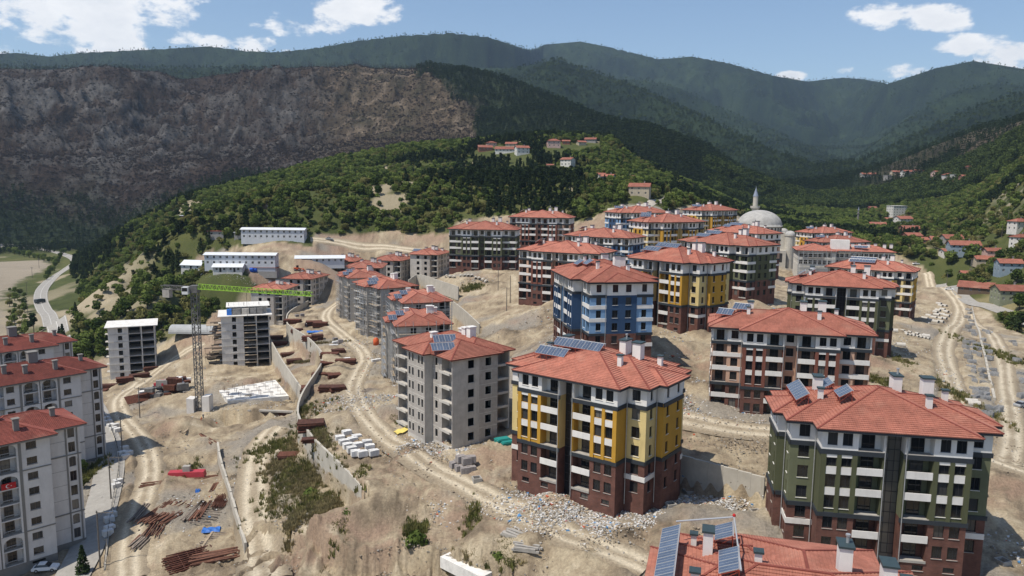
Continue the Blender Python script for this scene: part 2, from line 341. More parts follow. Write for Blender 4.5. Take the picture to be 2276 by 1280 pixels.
# far relief: knots along each bearing (given by picture column): distance, height
XK = np.array([-700, -300, 0, 100, 160, 250, 400, 500, 600, 700, 800, 900, 980, 1060, 1150, 1230, 1330, 1430, 1500, 1560, 1650, 1700, 1780, 1850, 1900, 1950, 2050, 2150, 2276, 2500, 2900], float)
def zpy(px, py, d):            # height of a point seen at py at distance d
    r = pray(px, py); return r.z / math.hypot(r.x, r.y) * d
def layer(rows): # rows: list of (px, D, py or None, Z or None)
    xs = [r[0] for r in rows]; D = [r[1] for r in rows]; Z = [r[3] if r[3] is not None else zpy(r[0], r[2], r[1]) for r in rows]
    return np.array(xs, float), np.array(D, float), np.array(Z, float)
def Zr(*rows): return layer([(a, b, None, c) for a, b, c in rows])
def Pr(*rows): return layer([(a, b, c, None) for a, b, c in rows])
LAY = [
 Zr((-700, 520, -89), (0, 560, -89), (100, 620, -87), (160, 650, -85), (250, 600, -66), (400, 590, -38), (600, 580, -14), (900, 600, 0), (1200, 600, 6), (1350, 600, 8), (1500, 600, -8), (1650, 650, -28), (1800, 680, -37), (1950, 660, -40), (2100, 620, -38), (2276, 560, -22), (2900, 500, 10)),
 Zr((-700, 800, -89), (0, 800, -89), (100, 830, -88), (160, 830, -82), (250, 800, -50), (400, 760, -18), (600, 770, 4), (750, 780, 22), (900, 790, 36), (1050, 790, 42), (1200, 780, 49), (1350, 790, 47), (1430, 790, 22), (1500, 800, 6), (1650, 860, -22), (1800, 920, -34), (1950, 900, -34), (2100, 820, -26), (2200, 760, -8), (2276, 720, 14), (2900, 700, 60)),
 Zr((-700, 1150, -88), (0, 1150, -88), (250, 1150, -88), (400, 1050, -70), (700, 1000, -30), (900, 960, 6), (1200, 930, 20), (1350, 930, 28), (1500, 950, 6), (1700, 1040, -24), (1900, 1150, -24), (2100, 1050, -8), (2276, 950, 40), (2900, 900, 110)),
 Zr((-700, 1350, 40), (0, 1370, 36), (250, 1370, 30), (500, 1330, 34), (800, 1260, 60), (1000, 1200, 70), (1150, 1150, 70), (1330, 1080, 64), (1430, 1050, 60), (1560, 1050, 36), (1650, 1060, 14), (1800, 1250, -12), (1950, 1230, -4), (2100, 1150, 26), (2276, 1050, 70), (2900, 1000, 170)),
 Pr((-700, 1750, 150), (-300, 1720, 160), (0, 1700, 153), (130, 1690, 156), (250, 1690, 153), (330, 1690, 166), (420, 1690, 178), (500, 1680, 166), (600, 1660, 155), (700, 1640, 148), (800, 1620, 153), (900, 1600, 156), (950, 1590, 148), (1060, 1520, 166), (1150, 1430, 192), (1250, 1330, 232), (1330, 1250, 272), (1430, 1180, 290), (1560, 1180, 330), (1640, 1200, 385), (1720, 1250, 418), (1850, 1350, 402), (1950, 1380, 372), (2050, 1340, 328), (2150, 1300, 290), (2276, 1280, 262), (2500, 1250, 240), (2900, 1250, 230)),
 Zr((-700, 2100, 120), (0, 2050, 120), (600, 2000, 130), (900, 1950, 130), (1150, 1750, 110), (1330, 1550, 60), (1500, 1450, 30), (1700, 1450, -8), (1850, 1500, -6), (2000, 1600, 20), (2276, 1600, 90), (2900, 1600, 130)),
 Pr((-700, 2700, 140), (0, 2700, 150), (500, 2700, 150), (900, 2700, 150), (1050, 2650, 170), (1150, 2600, 148), (1230, 2500, 130), (1330, 2400, 166), (1450, 2250, 215), (1550, 2100, 262), (1700, 1900, 335), (1800, 1800, 372), (1900, 1900, 362), (1950, 2100, 335), (2050, 2250, 285), (2150, 2350, 238), (2276, 2400, 196), (2900, 2400, 170)),
 Zr((-700, 2950, 260), (900, 2950, 300), (1150, 2900, 260), (1300, 2800, 200), (1500, 2600, 110), (1700, 2350, 50), (1900, 2350, 50), (2100, 2700, 120), (2276, 2750, 200), (2900, 2750, 240)),
 Pr((-700, 3300, 150), (900, 3300, 148), (1050, 3300, 150), (1150, 3300, 150), (1230, 3350, 150), (1330, 3400, 172), (1420, 3500, 178), (1500, 3500, 196), (1580, 3400, 236), (1660, 3300, 270), (1740, 3200, 306), (1820, 3100, 344), (1870, 3050, 362), (1920, 3100, 330), (1980, 3200, 280), (2050, 3300, 232), (2120, 3400, 196), (2200, 3450, 186), (2276, 3450, 198), (2900, 3450, 190)),
 Zr((-700, 3500, 330), (900, 3450, 380), (1150, 3600, 330), (1300, 3900, 300), (1500, 3950, 270), (1700, 3800, 190), (1900, 3800, 190), (2100, 3750, 260), (2276, 3750, 300), (2900, 3750, 320)),
 Pr((-700, 4300, 110), (0, 4200, 122), (60, 4200, 118), (130, 4200, 126), (200, 4200, 118), (400, 4100, 108), (480, 4100, 103), (550, 4050, 113), (620, 4000, 116), (700, 3950, 108), (800, 3900, 90), (900, 3850, 78), (1000, 3800, 72), (1080, 3850, 81), (1140, 4000, 100), (1170, 4500, 106), (1200, 5000, 99), (1280, 5000, 92), (1350, 5000, 106), (1450, 4900, 131), (1520, 4900, 125), (1600, 4800, 140), (1700, 4700, 168), (1780, 5200, 180), (1850, 5400, 173), (1900, 5300, 176), (1950, 4600, 186), (2050, 4400, 152), (2130, 4400, 136), (2200, 4400, 147), (2276, 4400, 160), (2900, 4400, 150)),
 Zr((-700, 6500, 300), (1138, 6800, 300), (2900, 6800, 300)),
]
def _bear2px(x, y):            # picture column on the horizon for a bearing
    return 1138 + FPX / math.cos(PITCH) * x / np.maximum(y, 1e-6) * 0.9955
def far_z(x, y):
    px = np.clip(_bear2px(x, y), -700, 2900); d = np.hypot(x, y)
    Ds = [np.interp(px, l[0], l[1]) for l in LAY]; Zs = [np.interp(px, l[0], l[2]) for l in LAY]
    z = Zs[0].copy(); reg = np.zeros(x.shape)
    for i in range(len(LAY) - 1):
        t = np.clip((d - Ds[i]) / np.maximum(Ds[i + 1] - Ds[i], 1), 0, 1)
        peak = i in (3, 5, 7)          # up to a crest
        e = .5 * t + .5 * t * t * (3 - 2 * t)
        z = np.where(d >= Ds[i], Zs[i] + (Zs[i + 1] - Zs[i]) * e, z)
        amp = np.where(d >= Ds[i], np.abs(Zs[i + 1] - Zs[i]) * t * (1 - t) * 4, 0)
        reg = np.where(d >= Ds[i], i + t, reg)
        band = (d >= Ds[i]) & (d < Ds[i + 1])
        if not band.any(): continue
        xb, yb = x[band], y[band]
        if i >= 2:
            k = {2: 150., 3: 150., 4: 200., 5: 330., 6: 420., 7: 380., 8: 420., 9: 480., 10: 700.}[i]
            if i >= 5: n = np.minimum(fbm((xb * .8 + yb * .6) / k, (yb * .8 - xb * .6) / (k * 1.1), 31 + i, 5, True) - .88, .02) * .8 + np.minimum(fbm(xb / 170, yb / 190, 61 + i, 4) - .62, 0) * .5
            else: n = fbm(xb / k, yb / (k * 1.5), 31 + i, 5, True) - .55
            z[band] += amp[band] * n * (.25 if i == 2 else (.62 if i < 5 else .95))
        else:
            n = fbm(xb / 90., yb / 90., 77, 4) - .5; tb = t[band]
            z[band] += tb * (1 - tb) * 4 * n * 7 * sstep(-86, -70, z[band])
    return z, reg
HEAPS = []
def zt_rel(x, y, rough=True):
    x = np.asarray(x, float); y = np.asarray(y, float)
    d = np.hypot(x, y)
    near = d < 640
    zn = np.zeros(x.shape)
    if near.any():
        xn, yn = x[near], y[near]
        v = tps(xn, yn) - wall_off(xn, yn)
        for (hx, hy, hr, hh) in HEAPS: v = v + hh * np.clip(1.1 - np.hypot((xn - hx) + .12 * hr * np.sin(yn * .9), (yn - hy) * .9 + .12 * hr * np.sin(xn * .8)) / hr, 0, 1) ** 1.25
        zn[near] = v
    zf = np.zeros(x.shape); fm = d > 465
    if fm.any(): zf[fm] = far_z(x[fm], y[fm])[0]
    k = sstep(470, 600, d)
    z = np.where(k <= 0, zn, np.where(k >= 1, zf, zn * (1 - k) + zf * k))
    return z
def zt(x, y):                  # scalar, scene height
    return float(zt_rel(np.array([x]), np.array([y]))[0]) + CZ
def hits(pts, dmax=1500):
    """where the view ray of each pixel meets the ground (scene coordinates)"""
    P = [pray(*p) for p in pts]; P = np.array([(r.x / math.hypot(r.x, r.y), r.y / math.hypot(r.x, r.y), r.z / math.hypot(r.x, r.y)) for r in P])
    ds = np.geomspace(60, dmax, 170)
    X = P[:, 0:1] * ds; Y = P[:, 1:2] * ds; Z = P[:, 2:3] * ds
    below = (zt_rel(X, Y) - Z) > 0
    j = np.where(below.any(1), below.argmax(1), len(ds) - 1); lo = ds[np.maximum(j - 1, 0)]; hi = ds[j]
    dd = lo[:, None] + (hi - lo)[:, None] * np.linspace(0, 1, 33); b = (zt_rel(P[:, 0:1] * dd, P[:, 1:2] * dd) - P[:, 2:3] * dd) > 0; b[:, -1] = True
    hi = dd[np.arange(len(P)), b.argmax(1)]
    return [(float(P[i, 0] * hi[i]), float(P[i, 1] * hi[i]), float(P[i, 2] * hi[i] + CZ)) for i in range(len(P))]
_hc = {}
def hit(px, py):
    if (px, py) not in _hc: _hc[(px, py)] = hits([(px, py)])[0]
    return _hc[(px, py)]
HP = [(905, 1006, 4, 1.7), (1086, 1014, 5.5, 2.0), (1000, 990, 3, 1.0), (1200, 705, 7, 3.2), (330, 878, 8, 2.6), (405, 952, 9, 2.4), (350, 915, 6, 2.0), (610, 962, 9, 3.5), (2015, 695, 6, 2.0), (2235, 1095, 7, 3.0), (1235, 1128, 5, 1.8), (1580, 872, 5, 2.0), (1385, 1192, 4, 1.2), (560, 990, 6, 1.6), (1120, 745, 6, 2.0), (290, 852, 6, 2.6), (830, 1135, 5, 1.2), (1600, 815, 7, 2.4), (960, 604, 6, 2.2), (450, 985, 5, 1.2), (1640, 1125, 5, 1.2), (2060, 660, 5, 1.4), (880, 1100, 4, .9), (1180, 1225, 5, 1.5), (1300, 1245, 5, 1.4), (560, 850, 5, 1.6), (700, 690, 5, 1.4)]
_hp = hits([(h[0], h[1]) for h in HP]); HEAPS.extend([(p[0], p[1], h[2], h[3]) for p, h in zip(_hp, HP)])
# ------------------------------------------------------------------ ground mesh, roads
def spline(P, step):
    P = [np.array(p[:2], float) for p in P]; Q = [2 * P[0] - P[1]] + P + [2 * P[-1] - P[-2]]; out = []
    for i in range(1, len(Q) - 2):
        n = max(2, int(np.linalg.norm(Q[i + 1] - Q[i]) / step))
        for k in range(n):
            t = k / n; a, b, c, d = Q[i - 1], Q[i], Q[i + 1], Q[i + 2]
            out.append(.5 * ((2 * b) + (c - a) * t + (2 * a - 5 * b + 4 * c - d) * t * t + (3 * b - a - 3 * c + d) * t ** 3))
    out.append(Q[-2]); return out
ROADS = [  # kind, half width, pixels
 ('dirt_track', 2.6, [(1440, 1262), (1300, 1205), (1180, 1152), (1060, 1092), (960, 1040), (880, 990), (830, 945), (797, 900), (785, 862), (800, 825), (812, 800), (800, 775), (762, 745), (728, 715), (724, 700), (738, 683), (756, 668)]),
 ('dirt_track', 2.8, [(2026, 596), (2062, 615), (2100, 640), (2128, 672), (2134, 700), (2112, 735), (2098, 775), (2110, 830), (2122, 880), (2122, 930), (2150, 990), (2230, 1030), (2330, 1060)]),
 ('dirt_track', 2.4, [(2148, 690), (2200, 740), (2228, 800), (2236, 860), (2246, 920), (2250, 980), (2240, 1030)]),
 ('dirt_track', 2.6, [(285, 1290), (290, 1200), (318, 1110), (335, 1040), (318, 985), (285, 945), (262, 905), (270, 880), (310, 852), (362, 815), (415, 780), (455, 760)]),
 ('dirt_track', 3.2, [(590, 1290), (572, 1200), (566, 1120), (566, 1050), (580, 990), (612, 945)]),
 ('dirt_track', 2.2, [(690, 532), (760, 540), (840, 549), (910, 556), (985, 560)]),
 ('dirt_track', 4.0, [(1500, 925), (1560, 940), (1640, 955), (1720, 962), (1800, 968)]),
 ('hill_road', 2.2, [(1350, 468), (1400, 463), (1445, 452), (1482, 441), (1494, 434), (1470, 428)]),
 ('town_street', 3.4, [(150, 1300), (190, 1225), (218, 1150), (238, 1075), (244, 1015), (232, 965), (212, 915), (190, 870)]),
 ('town_street', 3.2, [(2090, 632), (2140, 658), (2200, 682), (2276, 712), (2360, 745)]),
 ('valley_road', 4.6, [(150, 775), (132, 748), (112, 712), (98, 688), (90, 664), (96, 640), (120, 616), (148, 597), (168, 582), (160, 572), (130, 562), (90, 554), (40, 548), (-40, 545)]),
]
ROAD_XY = []
for kind, hw, px in ROADS:
    ROAD_XY.append((kind, hw, spline(hits(px), 1.6)))
def road_mask(x, y):
    m = np.zeros(x.shape)
    for kind, hw, P in ROAD_XY:
        a = np.array(P); sel = (x > a[:, 0].min() - 9) & (x < a[:, 0].max() + 9) & (y > a[:, 1].min() - 9) & (y < a[:, 1].max() + 9)
        if not sel.any(): continue
        xs, ys = x[sel], y[sel]; best = np.full(xs.shape, 1e9)
        for i in range(0, len(a), 1): best = np.minimum(best, (xs - a[i, 0]) ** 2 + (ys - a[i, 1]) ** 2)
        m[sel] = np.maximum(m[sel], 1 - sstep(hw - .3, hw + 1.5, np.sqrt(best)))
    return m
def in_poly(x, y, P):
    r = np.zeros(x.shape, bool)
    for i in range(len(P)):
        x1, y1 = P[i][:2]; x2, y2 = P[i - 1][:2]
        c = ((y1 > y) != (y2 > y)) & (x < (x2 - x1) * (y - y1) / (y2 - y1 + 1e-12) + x1); r ^= c
    return r
SITE = hits([(120, 830), (215, 800), (300, 770), (450, 735), (470, 700), (540, 690), (640, 650), (560, 628), (480, 600), (420, 600), (455, 560), (700, 555), (690, 525), (720, 518), (860, 512), (1000, 520), (1010, 492), (1150, 480), (1290, 492), (1350, 468), (1480, 470), (1640, 478), (1740, 520), (1960, 560), (2020, 575), (2060, 600), (2120, 645), (2200, 695), (2276, 745)]) + [(200, 200, 0), (140, 30, 0), (-140, 30, 0), (-160, 170, 0)]
def zmix(c, cols): # piecewise colour ramp, c in 0..1
    k = np.clip(c, 0, 1) * (len(cols) - 1); i = np.minimum(k.astype(int), len(cols) - 2); f = (k - i)[..., None]; A = np.array(cols)
    return A[i] * (1 - f) + A[i + 1] * f
def build_terrain():
    na = 960
    ang = np.radians(np.linspace(-45, 45, na)); ds = np.concatenate([np.geomspace(42, 700, 430), np.geomspace(703, 1800, 270), np.geomspace(1808, 5600, 270), np.geomspace(5640, 7200, 8)]); nd = len(ds)
    A, Dm = np.meshgrid(ang, ds); X = np.sin(A) * Dm; Y = np.cos(A) * Dm
    Z = zt_rel(X, Y); zf, reg = far_z(X, Y); PXc = _bear2px(X, Y)
    near = Dm < 520
    rm = np.zeros(X.shape); rows = slice(0, int(np.argmax(ds > 900))); rm[rows] = road_mask(X[rows], Y[rows])
    site = np.zeros(X.shape, bool); site[rows] = in_poly(X[rows], Y[rows], SITE)
    rough = (fbm(X / 9, Y / 9, 3, 5) - .5) * 1.5 + (fbm(X / 1.7, Y / 1.7, 9, 3, True) - .5) * .75
    heap = np.maximum(fbm(X / 14, Y / 14, 55, 3) - .60, 0) * 6
    Z = Z + np.where(Dm < 700, (rough + heap * site) * (1 - rm) * sstep(700, 450, Dm), 0) - rm * .22
    # eroded bank in front of the main track
    bs = slice(0, int(np.argmax(ds > 190))); bd, bside, bov, _a = seg_dist(X[bs], Y[bs], WPTS['bank']); sd_ = bd * bside
    Z[bs] += sstep(-3, 1, sd_) * np.exp(-(np.maximum(sd_, 0) / 16) ** 2) * np.exp(-(bov / 8) ** 2) * ((fbm(X[bs] / 5, Y[bs] / 8, 311, 5, True) - .62) * 5.0)
    gy, gx = np.gradient(Z); slope = np.hypot(gx / np.maximum(np.gradient(X, axis=1), .05), gy / np.gradient(Dm, axis=0))
    steep = np.abs(np.gradient(Z, axis=0) / np.gradient(Dm, axis=0))
    # ---- colours (what the ground is made of)
    n1 = fbm(X / 30, Y / 30, 5, 5); n2 = fbm(X / 6, Y / 6, 8, 5); n3 = fbm(X / 110, Y / 110, 21, 4)
    n4 = fbm(X / 1.6, Y / 1.6, 14, 4)
    dirt = zmix(n2 * .55 + n1 * .45 + (n2 - .5) * .6 + (n4 - .5) * .75, [(.135, .107, .076), (.235, .185, .128), (.335, .27, .185), (.415, .345, .24), (.50, .425, .31)])
    grey = np.array((.255, .235, .205)); kg = sstep(.56, .70, fbm(X / 22, Y / 22, 40, 4))[..., None]
    dirt = dirt * (1 - kg * .75) + grey * kg * .75
    red = np.array((.30, .205, .15)); kr = (sstep(.52, .66, fbm(X / 26, Y / 17, 44, 4)) * sstep(.2, .6, steep + .2))[..., None]
    dirt = dirt * (1 - kr * .7) + red * kr * .7
    grass = zmix(n2 * .5 + n3 * .6, [(.026, .036, .013), (.046, .058, .020), (.068, .080, .027), (.10, .104, .037), (.17, .15, .068)])
    dry = np.array((.33, .27, .155)); kd = (sstep(.58, .70, n1) * sstep(1500, 1900, PXc))[..., None]
    grass = grass * (1 - kd * .6) + dry * kd * .6
    ero = sstep(.48, .60, fbm(X / 45, Y / 60, 61, 5)) * sstep(900, 500, Dm) * sstep(420, 200, PXc)
    ero = np.maximum(ero, sstep(.68, .76, fbm(X / 40, Y / 40, 65, 4)) * .8)
    grass = grass * (1 - ero[..., None]) + np.array((.34, .285, .20)) * ero[..., None]
    # burnt slopes
    rk = fbm(X / 30, Z / 24 + Y / 70, 71, 6, True); rk2 = fbm(X / 110, Y / 110, 73, 4)
    burnt = zmix(fbm(X / 9, Y / 14, 76, 4) * .6 + fbm(X / 60, Y / 60, 78, 4) * .55 + (fbm(X / 3.5, Y / 5, 77, 2) - .5) * .5, [(.016, .012, .011), (.031, .022, .018), (.053, .038, .030), (.088, .064, .049)])
    rock = zmix(fbm(X / 11, Z / 7, 79, 4), [(.055, .05, .048), (.125, .118, .112), (.21, .20, .19)])
    krk = (sstep(.60, .72, rk) * sstep(.42, .58, rk2 + .12 * sstep(600, 0, PXc)))[..., None]
    # the pale limestone cliffs under the crest, far left
    def at_px(px, py, w, h):  # soft patch on the burnt slope (bearing / relative height)
        el = Z / Dm; e0 = zpy(px, py, 1.0); return np.exp(-((PXc - px) / w) ** 2 - ((el - e0) / (h / FPX)) ** 2)
    cl = at_px(225, 215, 55, 38) + at_px(115, 225, 45, 40) + at_px(30, 220, 50, 40) + .5 * at_px(490, 250, 60, 35) + .8 * at_px(640, 250, 40, 60) + .6 * at_px(330, 310, 60, 40) + .5 * at_px(560, 330, 70, 50) + .5 * at_px(230, 330, 50, 40)
    krk = np.clip(krk * .55 + (sstep(.38, .62, fbm(X / 20, Z / 22, 91, 5)) * np.clip(cl, 0, 1))[..., None] * .95, 0, 1)
    burnt = burnt * (1 - krk) + rock * krk
    br = sstep(640, 820, PXc)
    scar = zmix(fbm(X / 24, Y / 24, 81, 5), [(.045, .046, .026), (.078, .064, .042), (.115, .087, .060), (.17, .13, .094)])
    trk = sstep(.052, .0, np.abs(fbm(X / 120, Y / 70, 83, 3) - .5)) * sstep(.45, .6, fbm(X / 70, Y / 70, 85, 2)) * .8
    scar = scar * (1 - trk[..., None]) + np.array((.24, .19, .14)) * trk[..., None]
    terr = sstep(.10, .03, np.abs((Z / 26 + fbm(X / 90, Y / 90, 317, 3) * 1.6) % 1 - .5)) * sstep(.44, .56, fbm(X / 60, Y / 60, 319, 3)) * .7
    scar = scar * (1 - terr[..., None]) + np.array((.27, .205, .145)) * terr[..., None]
    burnt = burnt * (1 - br[..., None]) + scar * br[..., None]
    pine = zmix(fbm(X / 50, Y / 50, 87, 5), [(.014, .022, .012), (.022, .034, .016), (.034, .048, .022), (.055, .066, .030)])
    far = zmix(fbm(X / 150, Y / 150, 89, 5) * .7 + fbm(X / 30, Y / 45, 90, 3) * .6 - .15, [(.006, .012, .007), (.012, .022, .011), (.024, .040, .017), (.045, .066, .027)])
    rightburn = zmix(fbm(X / 40, Y / 40, 93, 5), [(.035, .035, .022), (.06, .055, .035), (.14, .11, .08), (.26, .21, .155)])
    pale = np.clip(at_px(2235, 405, 75, 30) + at_px(2180, 415, 50, 16) + .8 * at_px(1660, 372, 40, 26) + .8 * at_px(1790, 372, 45, 24), 0, 1) * sstep(.38, .55, fbm(X / 14, Y / 14, 331, 4))
    grass = grass * (1 - pale[..., None]) + np.array((.36, .31, .225)) * pale[..., None]
    w_site = site.astype(float)
    for _ in range(3): w_site = (w_site + np.roll(w_site, 1, 1) + np.roll(w_site, -1, 1) + np.roll(w_site, 1, 0) + np.roll(w_site, -1, 0)) / 5
    w_site = sstep(.35, .65, w_site + (n2 - .5) * .5)[..., None]
    col = grass * (1 - w_site) + dirt * w_site
    riv = (sstep(-85.6, -87.2, Z) * sstep(215, 130, PXc) * (Dm < 1000))[..., None]
    vr = np.array([P for k_, h_, P in ROAD_XY if k_ == 'valley_road'][0]); dv_ = np.full(X.shape, 1e9)
    for q_ in vr[::4]: dv_ = np.minimum(dv_, (X - q_[0]) ** 2 + (Y - q_[1]) ** 2)
    riv = riv * sstep(21, 29, np.sqrt(dv_) + (n2 - .5) * 16)[..., None]
    rcol = zmix(n1 * .6 + fbm(X / 40, Y / 15, 97, 4) * .4, [(.21, .175, .135), (.28, .24, .185), (.33, .285, .22)])
    col = col * (1 - riv) + rcol * riv
    far_k = sstep(1.75, 2.15, reg)[..., None]
    col_valley = zmix(fbm(X / 30, Y / 30, 99, 4), [(.022, .036, .012), (.040, .060, .020), (.065, .085, .030)]); kv = (sstep(1600, 1720, PXc) * sstep(3.0, 2.6, reg))[..., None]
    pine = pine * (1 - kv) + col_valley * kv
    nb = (fbm(X / 120, Y / 120, 301, 4) - .5) * 300 + (reg - 3.0) * 150
    isb = (sstep(1125, 1060, PXc + nb) * sstep(2.35, 2.75, reg + (n3 - .5) * .8) * (reg < 4.4))[..., None]
    mid = pine * (1 - isb) + burnt * isb
    rb = (sstep(1900, 1990, PXc) * (reg > 2.0) * (reg < 4.35) * sstep(.36, .5, fbm(X / 130, Y / 130, 95, 3)))[..., None]
    mid = mid * (1 - rb) + rightburn * rb
    kf = sstep(4.3, 5.2, reg)[..., None]; mid = mid * (1 - kf) + far * kf
    col = col * (1 - far_k) + mid * far_k
    Z = Z + np.where((reg > 2.6) & (reg < 4.2) & (PXc + nb < 1130), ((rk - .5) * 13 + (fbm(PXc / 34 + n3 * 2, Dm / 420, 321, 4, True) - .5) * (20 - 13 * br)) * sstep(2.6, 3.2, reg) * sstep(4.0, 3.6, reg), 0)
    # ---- split into the pieces of the setting
    zone = np.zeros(X.shape, int)
    zone[(reg >= .6)] = 1; zone[(reg >= 2.0) & (PXc < 1090)] = 2; zone[(reg >= 2.0) & (PXc >= 1090)] = 3; zone[reg >= 5.0] = 4; zone[reg >= 7.0] = 5
    zone[(riv[..., 0] > .5)] = 6
    names = ['ground', 'village_hill', 'burnt_mountain', 'pine_ridge', 'green_ridge', 'far_mountain', 'river_bed']
    V = np.stack([X, Y, Z + CZ], -1).reshape(-1, 3); C = np.concatenate([col, np.ones(col.shape[:2] + (1,))], -1).reshape(-1, 4)
    ii, jj = np.meshgrid(np.arange(nd - 1), np.arange(na - 1), indexing='ij'); base = (ii * na + jj)
    F = np.stack([base, base + 1, base + na + 1, base + na], -1).reshape(-1, 4); zf_ = zone[:-1, :-1].ravel()
    for k, nm in enumerate(names):
        f = F[zf_ == k]
        if not len(f): continue
        u, inv = np.unique(f, return_inverse=True); f2 = inv.reshape(-1, 4)
        me = bpy.data.meshes.new(nm); me.vertices.add(len(u)); me.vertices.foreach_set('co', V[u].ravel().astype(np.float32))
        me.loops.add(f2.size); me.loops.foreach_set('vertex_index', f2.ravel().astype(np.int32))
        me.polygons.add(len(f2)); me.polygons.foreach_set('loop_start', (np.arange(len(f2)) * 4).astype(np.int32))
        me.polygons.foreach_set('use_smooth', np.ones(len(f2), bool))
        ca = me.color_attributes.new('gcol', 'FLOAT_COLOR', 'POINT'); ca.data.foreach_set('color', C[u].ravel().astype(np.float32))
        me.update(calc_edges=True); me.materials.append(ground_mat('ground' if k in (0, 1, 6) else 'mountain'))
        tag(obj(nm, me), kind='structure')
    return dict(X=X, Y=Y, Z=Z, reg=reg, px=PXc, D=Dm, site=site, ero=ero, rm=rm, isb=isb[..., 0], pb=PXc + nb, n130=fbm(X / 130, Y / 130, 95, 3), riv=riv[..., 0], br=br)
_gm = {}
def ground_mat(kind):
    if kind in _gm: return _gm[kind]
    m = bpy.data.materials.new(kind + '_surface'); m.use_nodes = True; nt = m.node_tree; N = nt.nodes; L = nt.links
    b = N['Principled BSDF']; b.inputs['Roughness'].default_value = .95; b.inputs['Specular IOR Level'].default_value = .12
    at = N.new('ShaderNodeAttribute'); at.attribute_name = 'gcol'; geo = N.new('ShaderNodeNewGeometry')
    s1, s2, amp = (2.2, 9.0, .10) if kind == 'ground' else (.09, .35, 2.5)
    n = N.new('ShaderNodeTexNoise'); n.inputs['Scale'].default_value = s1; n.inputs['Detail'].default_value = 8; n.inputs['Roughness'].default_value = .7; L.new(geo.outputs['Position'], n.inputs['Vector'])
    mr = N.new('ShaderNodeMapRange'); mr.inputs['From Min'].default_value = .3; mr.inputs['From Max'].default_value = .7; mr.inputs['To Min'].default_value = .68; mr.inputs['To Max'].default_value = 1.3; L.new(n.outputs[0], mr.inputs['Value'])
    mx = N.new('ShaderNodeMix'); mx.data_type = 'RGBA'; mx.blend_type = 'MULTIPLY'; mx.inputs['Factor'].default_value = 1
    L.new(at.outputs['Color'], mx.inputs['A']); L.new(mr.outputs[0], mx.inputs['B']); L.new(mx.outputs['Result'], b.inputs['Base Color'])
    n2 = N.new('ShaderNodeTexNoise'); n2.inputs['Scale'].default_value = s2 * .5; n2.inputs['Detail'].default_value = 7; n2.inputs['Roughness'].default_value = .72; L.new(geo.outputs['Position'], n2.inputs['Vector'])
    bp = N.new('ShaderNodeBump'); bp.inputs['Strength'].default_value = .9; bp.inputs['Distance'].default_value = amp * 3.6; L.new(n2.outputs[0], bp.inputs['Height']); L.new(bp.outputs[0], b.inputs['Normal'])
    _gm[kind] = m; return m
TER = build_terrain()
M['dirt_road'] = ground_mat('ground')
M['asphalt'] = mat('worn_asphalt', (.30, .285, .26), .9, .12, .6, bump=.01, bscale=6, stain=(.22, .205, .185))
M['gravel_road'] = mat('pale_gravel', (.42, .38, .32), .95, .12, .8, bump=.02, bscale=5)
M['paint'] = mat('road_paint', (.72, .71, .68), .8, .1, 2)
def strip(name, P, offs, zs, colf=None, mats=None, lift=.1):
    a = np.array(P); t = np.gradient(a, axis=0); t /= np.linalg.norm(t, axis=1)[:, None]; nrm = np.stack([t[:, 1], -t[:, 0]], 1)
    k = len(offs); X = a[:, 0:1] + nrm[:, 0:1] * offs; Y = a[:, 1:2] + nrm[:, 1:2] * offs
    Z = zt_rel(X, Y)
    ker = np.ones(5) / 5
    Zc = np.stack([np.convolve(np.pad(Z[:, j], 2, mode='edge'), ker, 'valid') for j in range(k)], 1)
    Z = Zc + zs + lift + CZ
    n = len(a); V = np.stack([X, Y, Z], -1).reshape(-1, 3)
    i, j = np.meshgrid(np.arange(n - 1), np.arange(k - 1), indexing='ij'); b = i * k + j
    F = np.stack([b, b + 1, b + k + 1, b + k], -1).reshape(-1, 4)
    me = bpy.data.meshes.new(name); me.from_pydata(V.tolist(), [], F.tolist()); me.polygons.foreach_set('use_smooth', [True] * len(F))
    if colf is not None:
        ca = me.color_attributes.new('gcol', 'FLOAT_COLOR', 'POINT'); c = colf(X, Y, np.broadcast_to(offs, X.shape)); ca.data.foreach_set('color', np.concatenate([c, np.ones(c.shape[:2] + (1,))], -1).reshape(-1))
    for m_ in (mats or []): me.materials.append(m_)
    me.update(); return tag(obj(name, me), kind='structure')
